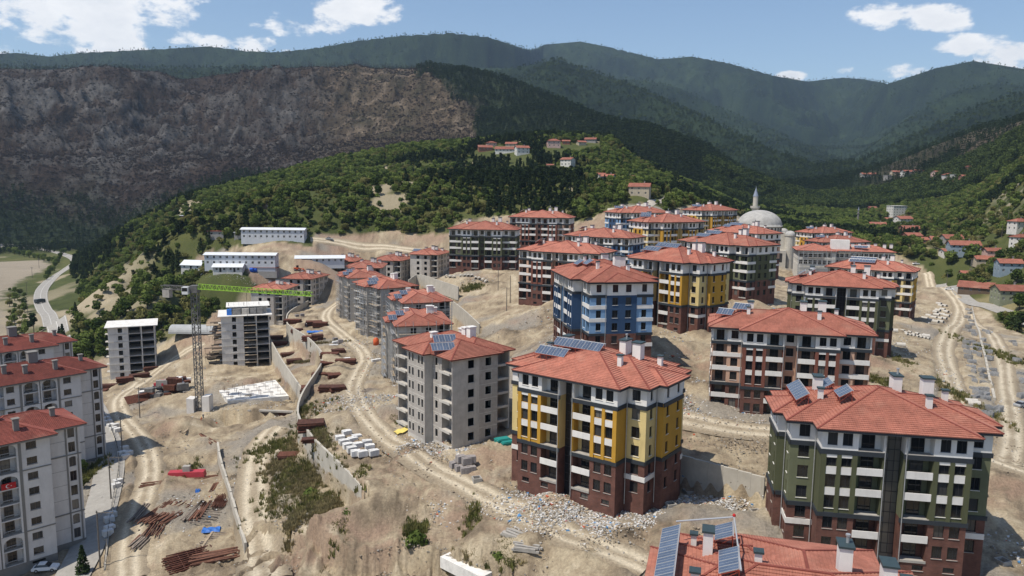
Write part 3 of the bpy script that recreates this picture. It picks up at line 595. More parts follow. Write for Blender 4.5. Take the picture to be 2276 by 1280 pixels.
for kind, hw, P in ROAD_XY:
    if kind == 'dirt_track':
        offs = np.linspace(-1, 1, 17) * (hw + .9); u = np.abs(offs) / hw
        rut = -.13 * np.exp(-((np.abs(offs) - hw * .46) / (hw * .17)) ** 2) - .25 * sstep(.95, 1.35, u)
        def cf(X, Y, o, hw=hw):
            n = fbm(X / 3, Y / 3, 12, 4); r = np.exp(-((np.abs(o) + (n - .5) * .8 - hw * .46) / (hw * .24)) ** 2)
            e = sstep(.8, 1.25, np.abs(o) / hw + (n - .5) * .5)
            a = zmix(n, [(.29, .235, .165), (.40, .33, .235)]); b_ = zmix(n, [(.53, .455, .335), (.66, .58, .445)])
            c = a * (1 - r[..., None]) + b_ * r[..., None]
            ed = zmix(fbm(X / 6, Y / 6, 8, 5), [(.19, .155, .115), (.28, .23, .165), (.38, .315, .225)])
            return c * (1 - e[..., None]) + ed * e[..., None]
        strip('dirt_track', P, offs, rut, cf, [M['dirt_road']], .16)
    elif kind == 'hill_road': strip('hill_road', P, np.linspace(-hw, hw, 5), np.array([-.1, 0, .05, 0, -.1]), None, [M['gravel_road']], .2)
    else:
        strip(kind, P, np.linspace(-hw, hw, 5), np.array([-.02, .02, .05, .02, -.02]), None, [M['asphalt']], .14)
        if kind == 'valley_road':
            for o_, w_ in ((-hw + .5, .05), (hw - .5, .05), (0, .07)):
                strip('lane_marking', P, np.array([o_ - w_, o_ + w_]), np.array([.05, .05]), None, [M['paint']], .16)
# ------------------------------------------------------------------ building engine
def tile_mat(name, c1, c2, mortar):
    m = bpy.data.materials.new(name); m.use_nodes = True; nt = m.node_tree; N = nt.nodes; L = nt.links
    b = N['Principled BSDF']; b.inputs['Roughness'].default_value = .82; b.inputs['Specular IOR Level'].default_value = .25
    uv = N.new('ShaderNodeUVMap'); uv.uv_map = 'roof'; geo = N.new('ShaderNodeNewGeometry')
    br = N.new('ShaderNodeTexBrick'); br.offset = 0; L.new(uv.outputs[0], br.inputs['Vector']); br.inputs['Scale'].default_value = 1
    br.inputs['Brick Width'].default_value = .30; br.inputs['Row Height'].default_value = .445; br.inputs['Mortar Size'].default_value = .02; br.inputs['Mortar Smooth'].default_value = .6
    br.inputs['Color1'].default_value = (*c1, 1); br.inputs['Color2'].default_value = (*c2, 1); br.inputs['Mortar'].default_value = (*mortar, 1)
    n = N.new('ShaderNodeTexNoise'); n.inputs['Scale'].default_value = .45; n.inputs['Detail'].default_value = 7; n.inputs['Roughness'].default_value = .68; L.new(geo.outputs['Position'], n.inputs['Vector'])
    mr = N.new('ShaderNodeMapRange'); mr.inputs['From Min'].default_value = .3; mr.inputs['From Max'].default_value = .7; mr.inputs['To Min'].default_value = .74; mr.inputs['To Max'].default_value = 1.22; L.new(n.outputs[0], mr.inputs['Value'])
    hv = N.new('ShaderNodeHueSaturation'); L.new(br.outputs[0], hv.inputs['Color']); L.new(mr.outputs[0], hv.inputs['Value'])
    n3 = N.new('ShaderNodeTexNoise'); n3.inputs['Scale'].default_value = .16; n3.inputs['Detail'].default_value = 8; L.new(geo.outputs['Position'], n3.inputs['Vector'])
    m3 = N.new('ShaderNodeMapRange'); m3.inputs['From Min'].default_value = .56; m3.inputs['From Max'].default_value = .78; m3.inputs['To Max'].default_value = .42; L.new(n3.outputs[0], m3.inputs['Value'])
    dm = N.new('ShaderNodeMix'); dm.data_type = 'RGBA'; L.new(m3.outputs[0], dm.inputs['Factor']); L.new(hv.outputs[0], dm.inputs['A']); dm.inputs['B'].default_value = (.46, .30, .22, 1)
    oi = N.new('ShaderNodeObjectInfo'); m5 = N.new('ShaderNodeMapRange'); m5.inputs['To Min'].default_value = .84; m5.inputs['To Max'].default_value = 1.12; L.new(oi.outputs['Random'], m5.inputs['Value']); h5 = N.new('ShaderNodeHueSaturation'); L.new(m5.outputs[0], h5.inputs['Value']); L.new(dm.outputs['Result'], h5.inputs['Color'])
    L.new(h5.outputs[0], b.inputs['Base Color'])
    sp = N.new('ShaderNodeSeparateXYZ'); L.new(uv.outputs[0], sp.inputs[0])
    w = N.new('ShaderNodeMath'); w.operation = 'MULTIPLY'; w.inputs[1].default_value = 2 * math.pi / .30; L.new(sp.outputs[0], w.inputs[0])
    s = N.new('ShaderNodeMath'); s.operation = 'SINE'; L.new(w.outputs[0], s.inputs[0])
    bp = N.new('ShaderNodeBump'); bp.inputs['Distance'].default_value = .03; bp.inputs['Strength'].default_value = .7; L.new(s.outputs[0], bp.inputs['Height']); L.new(bp.outputs[0], b.inputs['Normal'])
    return m
M['tile'] = tile_mat('terracotta_tiles', (.42, .165, .115), (.35, .135, .094), (.21, .08, .058))
M['tile_old'] = tile_mat('weathered_tiles', (.255, .075, .055), (.205, .062, .048), (.12, .04, .032))
M['tile_far'] = tile_mat('village_tiles', (.33, .125, .085), (.255, .095, .065), (.14, .06, .045))
M['ridge'] = mat('ridge_tile', (.20, .055, .04), .85, .15, 1)
def hip_roof(rects, z, slope, course, name, parent, tmat='tile', fascia='charcoal', fh=.38, ridge=True):
    """rects: eave rectangles (x0,y0,x1,y1); every plane has the same pitch, courses are stepped"""
    V = []; F = []; UV = []; fm = MB(); rm = MB()
    def add(q, uv): n = len(V); V.extend(q); F.append(tuple(range(n, n + len(q)))); UV.extend(uv)
    for (x0, y0, x1, y1) in rects:
        h = min(x1 - x0, y1 - y0) / 2; n = max(3, int(h / course)); st = h / n
        k = math.sqrt(1 + slope * slope); lift = .07 if course > .5 else .11
        for i in range(n):
            d0, d1 = i * st - .02, (i + 1) * st; z0, z1 = z + d0 * slope + lift, z + d1 * slope + .01
            a = [(x0 + d0, y0 + d0), (x1 - d0, y0 + d0), (x1 - d0, y1 - d0), (x0 + d0, y1 - d0)]
            b = [(x0 + d1, y0 + d1), (x1 - d1, y0 + d1), (x1 - d1, y1 - d1), (x0 + d1, y1 - d1)]
            for e in range(4):
                e2 = (e + 1) % 4; ax, ay = a[e]; bx, by = a[e2]; cx, cy = b[e2]; dx, dy = b[e]
                if abs(cx - dx) + abs(cy - dy) < .02 and i < n - 1: pass
                L_ = math.hypot(bx - ax, by - ay); v0, v1 = d0 * k, d1 * k
                o = x0 if e % 2 == 0 else y0
                add([(ax, ay, z0), (bx, by, z0), (cx, cy, z1), (dx, dy, z1)], [(d0, v0), (L_ + d0, v0), (L_ + d0 - st, v1), (d1, v1)])
                add([(ax, ay, z0 - lift - .03), (bx, by, z0 - lift - .03), (bx, by, z0), (ax, ay, z0)], [(d0, v0 + .02), (L_ + d0, v0 + .02), (L_ + d0, v0 + .03), (d0, v0 + .03)])
        fm.box(x0 + .06, y0 + .06, z - fh, x1 - .06, y1 - .06, z - .015)
        rz = z + h * slope
        if ridge:
            ends = ([(x0 + h, (y0 + y1) / 2, rz), (x1 - h, (y0 + y1) / 2, rz)] if x1 - x0 >= y1 - y0 else [((x0 + x1) / 2, y0 + h, rz), ((x0 + x1) / 2, y1 - h, rz)])
            for c, e in (((x0, y0), 0), ((x1, y1), 1), ((x1, y0), 1 if x1 - x0 >= y1 - y0 else 0), ((x0, y1), 0 if x1 - x0 >= y1 - y0 else 1)):
                rm.bar((c[0], c[1], z + .06), (ends[e][0], ends[e][1], rz + .06), .26, .14)
            if (Vector(ends[0]) - Vector(ends[1])).length > .3: rm.bar((ends[0][0], ends[0][1], rz + .06), (ends[1][0], ends[1][1], rz + .06), .28, .14)
    me = bpy.data.meshes.new(name); me.from_pydata(V, [], F); ul = me.uv_layers.new(name='roof'); ul.data.foreach_set('uv', [c for u in UV for c in u])
    me.materials.append(M[tmat]); me.update()
    r = obj('roof', me, parent)
    fm.build('fascia', M[fascia], r)
    if ridge: rm.build('ridge_tiles', M['ridge'], r)
    return r
_win = {}
def win_mesh(w, h, style, joined):
    key = (round(w, 2), round(h, 2), style, joined)
    if key in _win: return _win[key]
    fr = {'dark': M['frame'], 'white': M['wframe'], 'brown': M['bframe']}[style]; t = .07 if style != 'brown' else .11
    a = MB(); g = MB(); d = .06
    for (x0, z0, x1, z1) in ((0, 0, w, t), (0, h - t, w, h), (0, t, t, h - t), (w - t, t, w, h - t)): a.box(x0, 0, z0, x1, d, z1)
    if w > 1.05:
        k = w * (.5 if style != 'dark' else .58); a.box(k - .03, .004, t, k + .03, d, h - t)
    gq = (t, .03, t), (w - t, .03, t), (w - t, .03, h - t), (t, .03, h - t)
    if joined:
        a.quad(*gq, m=1); r = (a.mesh('window', [fr, M['glass']]), None)
    else:
        g.quad(*gq); r = (a.mesh('window', [fr]), g.mesh('pane', [M['glass']]))
    _win[key] = r; return r
class Bld:
    def __init__(s, name, loc, yaw, label, cat, group=None, lod=0):
        s.root = empty(name, loc, yaw, label, cat, group); s.parts = {}; s.yaw = yaw; s.loc = loc; s.lod = lod; s.n = 0
        c, si = math.cos(-yaw), math.sin(-yaw); v = (-loc[0], -loc[1]); s.cam = (c * v[0] - si * v[1], si * v[0] + c * v[1])
    def mb(s, part, mt):
        k = (part, mt, s.n)
        if k not in s.parts: s.parts[k] = MB()
        return s.parts[k]
    def finish(s):
        for (part, mt, _n), b in s.parts.items():
            if b.f: b.build(part, M[mt], s.root)
    def seg(s, A, B):
        s.n += 1; return Seg(s, A, B)
class Seg:
    """one straight facade piece; u runs along it, o is outward, z up"""
    def __init__(s, b, A, B):
        s.b = b; s.A = A; s.L = math.hypot(B[0] - A[0], B[1] - A[1]); s.d = ((B[0] - A[0]) / s.L, (B[1] - A[1]) / s.L); s.n = (s.d[1], -s.d[0])
        m = ((A[0] + B[0]) / 2, (A[1] + B[1]) / 2); v = (b.cam[0] - m[0], b.cam[1] - m[1]); l = math.hypot(*v)
        s.face = (v[0] * s.n[0] + v[1] * s.n[1]) / l; s.vis = s.face > -.12
        s.rz = math.atan2(s.d[1], s.d[0])
    def p(s, u, o, z): return (s.A[0] + s.d[0] * u + s.n[0] * o, s.A[1] + s.d[1] * u + s.n[1] * o, z)
    def box(s, mb, u0, u1, o0, o1, z0, z1):
        mb.hexa([s.p(u0, o1, z0), s.p(u1, o1, z0), s.p(u1, o0, z0), s.p(u0, o0, z0), s.p(u0, o1, z1), s.p(u1, o1, z1), s.p(u1, o0, z1), s.p(u0, o0, z1)])
    def part(s, name, mt, u0, u1, o0, o1, z0, z1):
        m = MB(); s.box(m, u0, u1, o0, o1, z0, z1); return m.build(name, M[mt], s.b.root)
    def wall(s, mb, u0, u1, z0, z1, holes=(), o=0.0, rev=.2):
        us = sorted({u0, u1, *[h[0] for h in holes], *[h[1] for h in holes]}); zs = sorted({z0, z1, *[h[2] for h in holes], *[h[3] for h in holes]})
        for i in range(len(us) - 1):
            for j in range(len(zs) - 1):
                uc, zc = (us[i] + us[i + 1]) / 2, (zs[j] + zs[j + 1]) / 2
                if any(h[0] < uc < h[1] and h[2] < zc < h[3] for h in holes): continue
                mb.quad(s.p(us[i], o, zs[j]), s.p(us[i + 1], o, zs[j]), s.p(us[i + 1], o, zs[j + 1]), s.p(us[i], o, zs[j + 1]))
        for h in holes:
            a, b, c, d = h[:4]; r = h[4] if len(h) > 4 else rev
            mb.quad(s.p(a, o, c), s.p(a, o - r, c), s.p(a, o - r, d), s.p(a, o, d)); mb.quad(s.p(b, o - r, c), s.p(b, o, c), s.p(b, o, d), s.p(b, o - r, d))
            mb.quad(s.p(a, o, c), s.p(b, o, c), s.p(b, o - r, c), s.p(a, o - r, c)); mb.quad(s.p(a, o - r, d), s.p(b, o - r, d), s.p(b, o, d), s.p(a, o, d))
    def window(s, u0, u1, z0, z1, o=-.17, style='dark', sill=None, joined=None):
        if not s.vis: 
            return
        j = s.b.lod >= 1 if joined is None else joined
        fm, pm = win_mesh(u1 - u0, z1 - z0, style, j)
        w = obj('window', fm, s.b.root, s.p(u0, o, z0), s.rz)
        if pm: obj('pane', pm, w)
        if sill and s.b.lod == 0:
            m = MB(); m.box(-.06, -.26, -.07, u1 - u0 + .06, -.003, -.005); m.build('sill', M[sill], w)
        return w
    def hole(s, u0, u1, z0, z1, depth=.9, mt='void'):       # an unglazed opening, room shade painted on a near-black panel behind
        m = s.b.mb('room', mt); d = depth
        m.quad(s.p(u0 - .3, -d, z0 - .2), s.p(u1 + .3, -d, z0 - .2), s.p(u1 + .3, -d, z1 + .2), s.p(u0 - .3, -d, z1 + .2))
    def balcony(s, mb, u0, u1, zf, fl, depth, door, bmat, wall_name, ph=(-.25, .85), door_u=None, style='dark', over=.0, parapet=True, floor_mt='slab'):
        """loggia carved into the wall: back wall with a door, slab, ceiling and parapet"""
        z0, z1 = zf + .06, zf + fl - .22
        if s.vis:
            q = MB(); q.quad(s.p(u0, -depth, z0), s.p(u1, -depth, z0), s.p(u1, -depth, z1), s.p(u0, -depth, z1)); q.build('balcony_back_wall', M[mb], s.b.root)
        if door and s.vis:
            du = door_u if door_u is not None else (u1 - u0 - door) / 2
            s.window(u0 + du, u0 + du + door, z0 + .05, z0 + 2.25, o=-depth + .10, style=style)
        if s.vis:
            s.part('balcony_floor', floor_mt, u0 + .01, u1 - .01, -depth + .02, over - .02, zf - .10, zf + .065)
            if parapet: s.part('balcony_parapet', bmat, u0 - .08, u1 + .08, over, over + .14, zf + ph[0], zf + ph[1])
# ------------------------------------------------------------------ roof furniture
def chimney(b, x, y, z0, w, d, h, capm='cap', wallm='white', flue=False):
    m = MB(); m.box(-w / 2, -d / 2, 0, w / 2, d / 2, h); c = m.build('chimney', M[wallm], b.root, (x, y, z0))
    k = MB(); k.box(-w / 2 - .16, -d / 2 - .16, h + .003, w / 2 + .16, d / 2 + .16, h + .22); k.build('chimney_cap', M[capm], c)
    if flue:
        f = MB(); f.tube([(w * .15, 0, h + .2), (w * .15, 0, h + .95)], .16, 8); f.tube([(w * .15, 0, h + .95), (w * .15, 0, h + 1.12)], .24, 8); f.build('flue', M['steel'], c)
def solar_array(b, x, y, z, n, rz, tilt=32, pw=1.15, ph=2.0, label=None):
    """a row of n collectors on a red rack; x,y,z is the middle of the lower edge"""
    root = empty('solar_array', (x, y, z), rz); root.parent = b.root
    ct, st = math.cos(R(tilt)), math.sin(R(tilt)); W = n * (pw + .05)
    rk = MB()
    rk.bar((-W / 2, -.02, -.05), (W / 2, -.02, -.05), .07); rk.bar((-W / 2, ph * ct, ph * st - .05), (W / 2, ph * ct, ph * st - .05), .07)
    for i in range(0, n + 1, 1 if b.lod == 0 else 2):
        u = -W / 2 + i * (pw + .05); rk.bar((u, ph * ct, ph * st - .05), (u, ph * ct, -1.0), .06); rk.bar((u, 0, -.05), (u, 0, -.9), .06); rk.bar((u, 0, -.08), (u, ph * ct, ph * st - .08), .05); rk.bar((u, 0, -.75), (u, ph * ct, ph * st - .2), .04)
    rk.build('rack', M['redpipe'], root)
    key = ('sp', pw, ph, tilt)
    if key not in _win:
        m = MB(); q = lambda u, v, o=0: (u, v * ct - o * st, v * st + o * ct)
        def slab(u0, u1, v0, v1, o0, o1, mm): m.hexa([q(u0, v0, o0), q(u1, v0, o0), q(u1, v1, o0), q(u0, v1, o0), q(u0, v0, o1), q(u1, v0, o1), q(u1, v1, o1), q(u0, v1, o1)], mm)
        t = .03
        slab(0, pw, 0, t, 0, .09, 0); slab(0, pw, ph - t, ph, 0, .09, 0); slab(0, t, t, ph - t, 0, .09, 0); slab(pw - t, pw, t, ph - t, 0, .09, 0)
        slab(t, pw - t, t, ph - t, .0, .065, 1); slab(pw / 2 - .012, pw / 2 + .012, t, ph - t, .066, .075, 0)
        _win[key] = m.mesh('solar_collector', [M['panel_frame'], M['panel_glass']])
    for i in range(n): obj('solar_collector', _win[key], root, (-W / 2 + i * (pw + .05) + .025, 0, 0))
    pp = MB(); pp.tube([(-W / 2 - .2, ph * ct + .05, ph * st + .08), (W / 2 + .25, ph * ct + .05, ph * st + .08)], .05, 6); pp.build('header_pipe', M['panel_frame'], root)
    return root
def roof_z(rects, z, slope, x, y):
    return max([z + slope * min(x - r[0], r[2] - x, y - r[1], r[3] - y) for r in rects if r[0] < x < r[2] and r[1] < y < r[3]] + [z])
# ------------------------------------------------------------------ coloured apartment blocks
FL = 3.0
def colour_block(loc, yaw, colour, kind, label, lod=0, solar=(), chim=None, base=-4.0, name='apartment_block'):
    b = Bld(name, loc, yaw, label, 'apartment block', 'coloured apartment blocks', lod)
    D_, L_ = colour + '_d', colour + '_l'
    a, dd, gl = 9.5, 10.0, 1.2
    if kind == 'P': wx, wy, sx, sy = 13.0, 7.0, 14.3, 3.5
    else: wx, wy, sx, sy = 15.8, 7.6, 16.05, 3.6
    half = [((-wx, -wy), (-a, -wy), 'wing' + kind, 0), ((-a, -wy), (-a, -dd), 'ret', 0), ((-a, -dd), (-gl, -dd), 'bay', 0), ((-gl, -dd), (-gl, -dd + 2), 'retg', 0),
            ((-gl, -dd + 2), (gl, -dd + 2), 'glass', 0), ((gl, -dd + 2), (gl, -dd), 'retg', 0), ((gl, -dd), (a, -dd), 'bay', 1), ((a, -dd), (a, -wy), 'ret', 0), ((a, -wy), (wx, -wy), 'wing' + kind, 1),
            ((wx, -wy), (wx, -sy), 'side' + kind, 0), ((wx, -sy), (sx, -sy), 'ret', 0), ((sx, -sy), (sx, sy), 'centre' + kind, 0), ((sx, sy), (wx, sy), 'ret', 0), ((wx, sy), (wx, wy), 'side' + kind, 1)]
    segs = half + [((-p[0], -p[1]), (-q[0], -q[1]), t, f) for p, q, t, f in half]
    WZ = (.72, 2.5)
    for (A, B, t, mir) in segs:
        s = b.seg(A, B); Lh = s.L
        def U(u0, u1): return (u0, u1) if not mir else (Lh - u1, Lh - u0)
        if not s.vis:
            s.wall(b.mb('brick_wall', 'brick'), 0, Lh, base, 6); s.wall(b.mb('painted_wall', D_), 0, Lh, 6, 15); s.wall(b.mb('top_wall', 'white'), 0, Lh, 15, 18.1); continue
        for k in range(-1, 6):
            z = k * FL; zn = z + FL if k < 5 else 18.1
            if k == -1: z = base; zn = 0
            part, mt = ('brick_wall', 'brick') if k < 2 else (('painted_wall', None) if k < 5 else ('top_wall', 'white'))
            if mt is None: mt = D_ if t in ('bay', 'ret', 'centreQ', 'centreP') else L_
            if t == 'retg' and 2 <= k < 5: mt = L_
            mb = b.mb(part, mt); holes = []; wins = []; balc = []
            if t == 'glass':
                if kind == 'P':
                    g = b.mb('curtain_glass', 'glass'); s.wall(g, 0, Lh, z, zn, o=.0)
                    if k >= 0:
                        for u in (.0, .8, 1.6, 2.34): s.box(b.mb('curtain_mullion', 'frame'), u, u + .06, .002, .05, z, zn)
                        s.box(b.mb('curtain_mullion', 'frame'), .06, Lh - .06, .003, .045, z + .0, z + .08); s.box(b.mb('curtain_mullion', 'frame'), .06, Lh - .06, .003, .045, z + 1.4, z + 1.46)
                    continue
                if k >= 0: wins.append((.45, 1.95, z + .75, z + 2.5))
            elif k == -1:
                if t == 'bay': 
                    for w in ((1.0, 2.4), (4.9, 6.3)): u = U(*w); wins.append((u[0], u[1], -1.25, -.45))
            elif t == 'bay':
                for w in ((.75, 2.05), (2.7, 4.0)): u = U(*w); wins.append((u[0], u[1], z + WZ[0], z + (WZ[1] if k not in (2, 3, 4) else 2.55)))
                u = U(4.75, 7.95); balc.append((u[0], u[1], 1.6, 1.7))
            elif t == 'wingQ':
                u = U(.25, 3.15); balc.append((u[0], u[1], 1.5, 1.6)); u = U(3.95, 5.4); wins.append((u[0], u[1], z + WZ[0], z + WZ[1]))
            elif t == 'wingP': u = U(1.1, 2.55); wins.append((u[0], u[1], z + WZ[0], z + WZ[1]))
            elif t == 'sideQ': u = U(1.5, 2.7); wins.append((u[0], u[1], z + WZ[0], z + WZ[1]))
            elif t == 'sideP': u = U(1.3, 2.25); wins.append((u[0], u[1], z + WZ[0], z + WZ[1]))
            elif t == 'centreQ':
                for w in ((1.3, 2.65), (4.5, 5.85)): wins.append((*w, z + WZ[0], z + WZ[1]))
            elif t == 'centreP':
                for w in ((1.0, 1.95), (4.9, 5.85)): wins.append((*w, z + WZ[0], z + WZ[1]))
            hs = [(w[0], w[1], w[2], w[3]) for w in wins] + [(u0, u1, z + .06, z + FL - .22, dp) for u0, u1, dp, dr in balc]
            s.wall(mb, 0, Lh, z, zn, hs)
            for w in wins: s.window(*w, sill='band' if k >= 2 else 'slab')
            for (u0, u1, dp, dr) in balc:
                white = (k in (1, 3, 4))
                s.balcony('brick' if k < 2 else (L_ if k < 5 else 'white'), u0, u1, z, FL, dp, dr, 'band' if white else 'slab', None, ph=(-.22, .80) if white else (-.12, .22), over=.02, door_u=None)
        if t == 'bay':
            for i, w in enumerate(((0, .7), (2.1, 2.65), (4.05, 4.7))):
                u = U(*w); s.part('pilaster', D_, u[0], u[1], .002, .16, 6.1, 14.45)
            for w in ((.72, 2.08), (2.67, 4.03)):
                u = U(*w)
                for k in (3, 4): s.part('spandrel_panel', 'band', u[0], u[1], .003, .09, k * FL - .38, k * FL + .70)
                s.part('spandrel_panel', 'band', u[0], u[1], .003, .09, 14.0, 14.44)
        if t == 'wingQ':
            u = U(3.2, Lh)
            for k in (1, 3, 4): s.part('balcony_band', 'band', u[0] if not mir else u[0] + .0, u[1], .003, .15, k * FL - .2, k * FL + .62)
        if t == 'sideQ':
            for k in (1, 3, 4): s.part('balcony_band', 'band', -.16 if not mir else 0, Lh if not mir else Lh + .16, .003, .16, k * FL - .215, k * FL + .63)
        if t in ('wingP', 'sideP'): s.part('balcony_band', 'band', -.14 if t == 'sideP' and not mir else 0, Lh + (.12 if t == 'sideP' and mir else 0), .003, .14, 2.75, 3.55)
        if t != 'glass' and t != 'retg':
            for zz, hh in ((5.5, .62), (14.46, .66)):
                if t == 'centreQ' : continue
                s.part('cornice_band', 'charcoal', -.17 if t in ('bay', 'wingP', 'sideP', 'sideQ', 'wingQ', 'centreP') else .17, Lh + (.17 if t in ('bay', 'wingP', 'sideP', 'sideQ', 'wingQ', 'centreP') else -.17), .0, .17 + (.01 if t in ('sideP', 'sideQ', 'centreP') else 0), zz + (.006 if t in ('sideP', 'sideQ', 'centreP') else 0), zz + hh - (.006 if t in ('sideP', 'sideQ', 'centreP') else 0))
    if lod == 0:
        for (x, y) in ((a + .25, -wy - .25), (-a - .25, -wy - .25), (wx + .2, -sy - .25), (-wx - .2, -sy - .25), (gl + .15, -dd - .2), (-gl - .15, -dd - .2)):
            m = MB(); m.tube([(x, y, -1.5), (x, y, 17.8)], .07, 6); m.build('drainpipe', M['steel'], b.root)
    rects = [(-a - .9, -dd - .9, a + .9, dd + .9), (-wx - .9, -wy - .9, wx + .9, wy + .9), (-sx - .9, -sy - .9, sx + .9, sy + .9)]
    hip_roof(rects, 18.15, .35, .42 if lod == 0 else .7, 'roof', b.root)
    m = b.mb('top_ceiling', 'white'); m.quad((-wx, -wy, 17.78), (wx, -wy, 17.78), (wx, wy, 17.78), (-wx, wy, 17.78))
    ch = chim if chim is not None else [(-7.8, 3.0, 1.2, 1.7, 2.3), (3.4, 3.6, 1.2, 2.2, 2.2), (7.0, 1.4, 1.5, 1.5, 2.7), (-8.4, -2.2, .7, .6, 1.5), (6.0, -3.0, .75, .7, 1.7), (10.2, 3.2, .75, .7, 1.5)]
    for i, (x, y, w, d, h) in enumerate(ch): chimney(b, x, y, roof_z(rects, 18.15, .35, x, y) - .6, w, d, h + .6, flue=(i == 1))
    for (x, y, n, rz) in solar: solar_array(b, x, y, roof_z(rects, 18.15, .35, x, y) + .75, n, rz)
    b.finish(); return b
# ------------------------------------------------------------------ the coloured blocks: x, y, base height relative to the drone, yaw
H90 = R(90)
BL = [
 ('yellow', 'P', 14.9, 128.3, -49.0, -.638, 0, 'nearest yellow and cream block, brick base and long solar rows on its roof', [(-6.6, -5.2, 5, 0), (-3.4, -1.9, 8, 0)]),
 ('green', 'P', 53.9, 108.7, -50.4, -.184, 0, 'dark green block with a glazed stair bay, large at the lower right', [(-12.0, .5, 7, -H90), (-7.6, 3.2, 3, -H90), (-6.2, -2.2, 3, -H90)]),
 ('salmon', 'Q', 60.5, 164.2, -47.6, -.263, 0, 'salmon and brown block right of the yellow one, recessed middle and corner balconies', [(-13.6, -2.2, 3, -H90 * .25), (-10.2, -1.2, 3, -H90 * .25)]),
 ('blue', 'Q', 22.6, 189.8, -39.8, -1.39, 0, 'navy and sky blue block with wrap-around white balcony bands', [(-2.0, -6.5, 3, 0), (2.0, -5.2, 3, 0)]),
 ('yellow', 'P', 49.3, 224.6, -38.9, -.885, 0, 'yellow block standing just right of and behind the blue block', [(-6.6, -5.2, 5, 0), (-3.4, -1.9, 7, 0)]),
 ('green', 'P', 96.1, 221.0, -45.1, -.36, 0, 'green block directly behind the salmon one, beside the right-hand track', [(-11.5, -.5, 4, -H90), (-8.8, 1.0, 4, -H90)]),
 ('green', 'Q', 78.4, 277.3, -37.7, -.98, 1, 'green block with white corner balconies in front of the mosque', [(-7.5, -5.5, 5, .0), (-5.5, -2.4, 6, .0)]),
 ('salmon', 'Q', 20.0, 279.5, -41.4, -.49, 1, 'salmon block half hidden behind the blue one, bare ground on its left', [(-10.5, -2.5, 4, -H90)]),
 ('green', 'Q', -13.1, 362.0, -38.3, -.12, 1, 'dark green block at the left end of the upper row, under the wooded hill', [(-12.0, 0, 4, -H90)]),
 ('salmon', 'Q', 15.6, 401.9, -34.1, -.23, 1, 'brown block farthest back, in front of the trees beside the dark green one', [(-12.0, 0, 4, -H90)]),
 ('blue', 'Q', 41.1, 340.6, -39.8, -.60, 1, 'blue block in the second row behind the half hidden salmon one', [(-11.0, -1.5, 4, -H90)]),
 ('blue', 'Q', 68.4, 420.5, -31.7, .45, 1, 'pale blue block at the back beside the hillside road', [(-12.5, -1.0, 4, -.4)]),
 ('yellow', 'Q', 71.9, 356.5, -33.7, .45, 1, 'yellow block in front of the pale blue one at the back', [(-12.5, -1.0, 4, -.4), (-10.5, 1.2, 4, -.4)]),
 ('yellow', 'Q', 119.8, 464.4, -31.3, .61, 1, 'yellow block at the very back, left of the minaret', [(-12.5, -1.0, 5, -.5)]),
 ('salmon', 'Q', 111.7, 367.9, -38.8, -1.06, 1, 'block with brown brick walls standing directly before the mosque dome', [(-6.5, -5.5, 4, 0), (-4.0, -2.4, 7, 0)]),
 ('yellow', 'Q', 146.7, 308.3, -49.5, -.60, 1, 'yellow block mostly hidden behind the green one by the right-hand track', [(-3.0, -6.2, 8, 0), (-3.0, -4.0, 8, 0)]),
 ('yellow', 'Q', 203.6, 497.8, -45.8, .34, 1, 'yellow block far right of the mosque', [(-12.0, -1.0, 4, -.4)]),
]
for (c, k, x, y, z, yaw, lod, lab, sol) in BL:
    colour_block((x, y, z + CZ), yaw, c, k, lab, lod, sol, base=-5.5 if lod == 0 else -6)
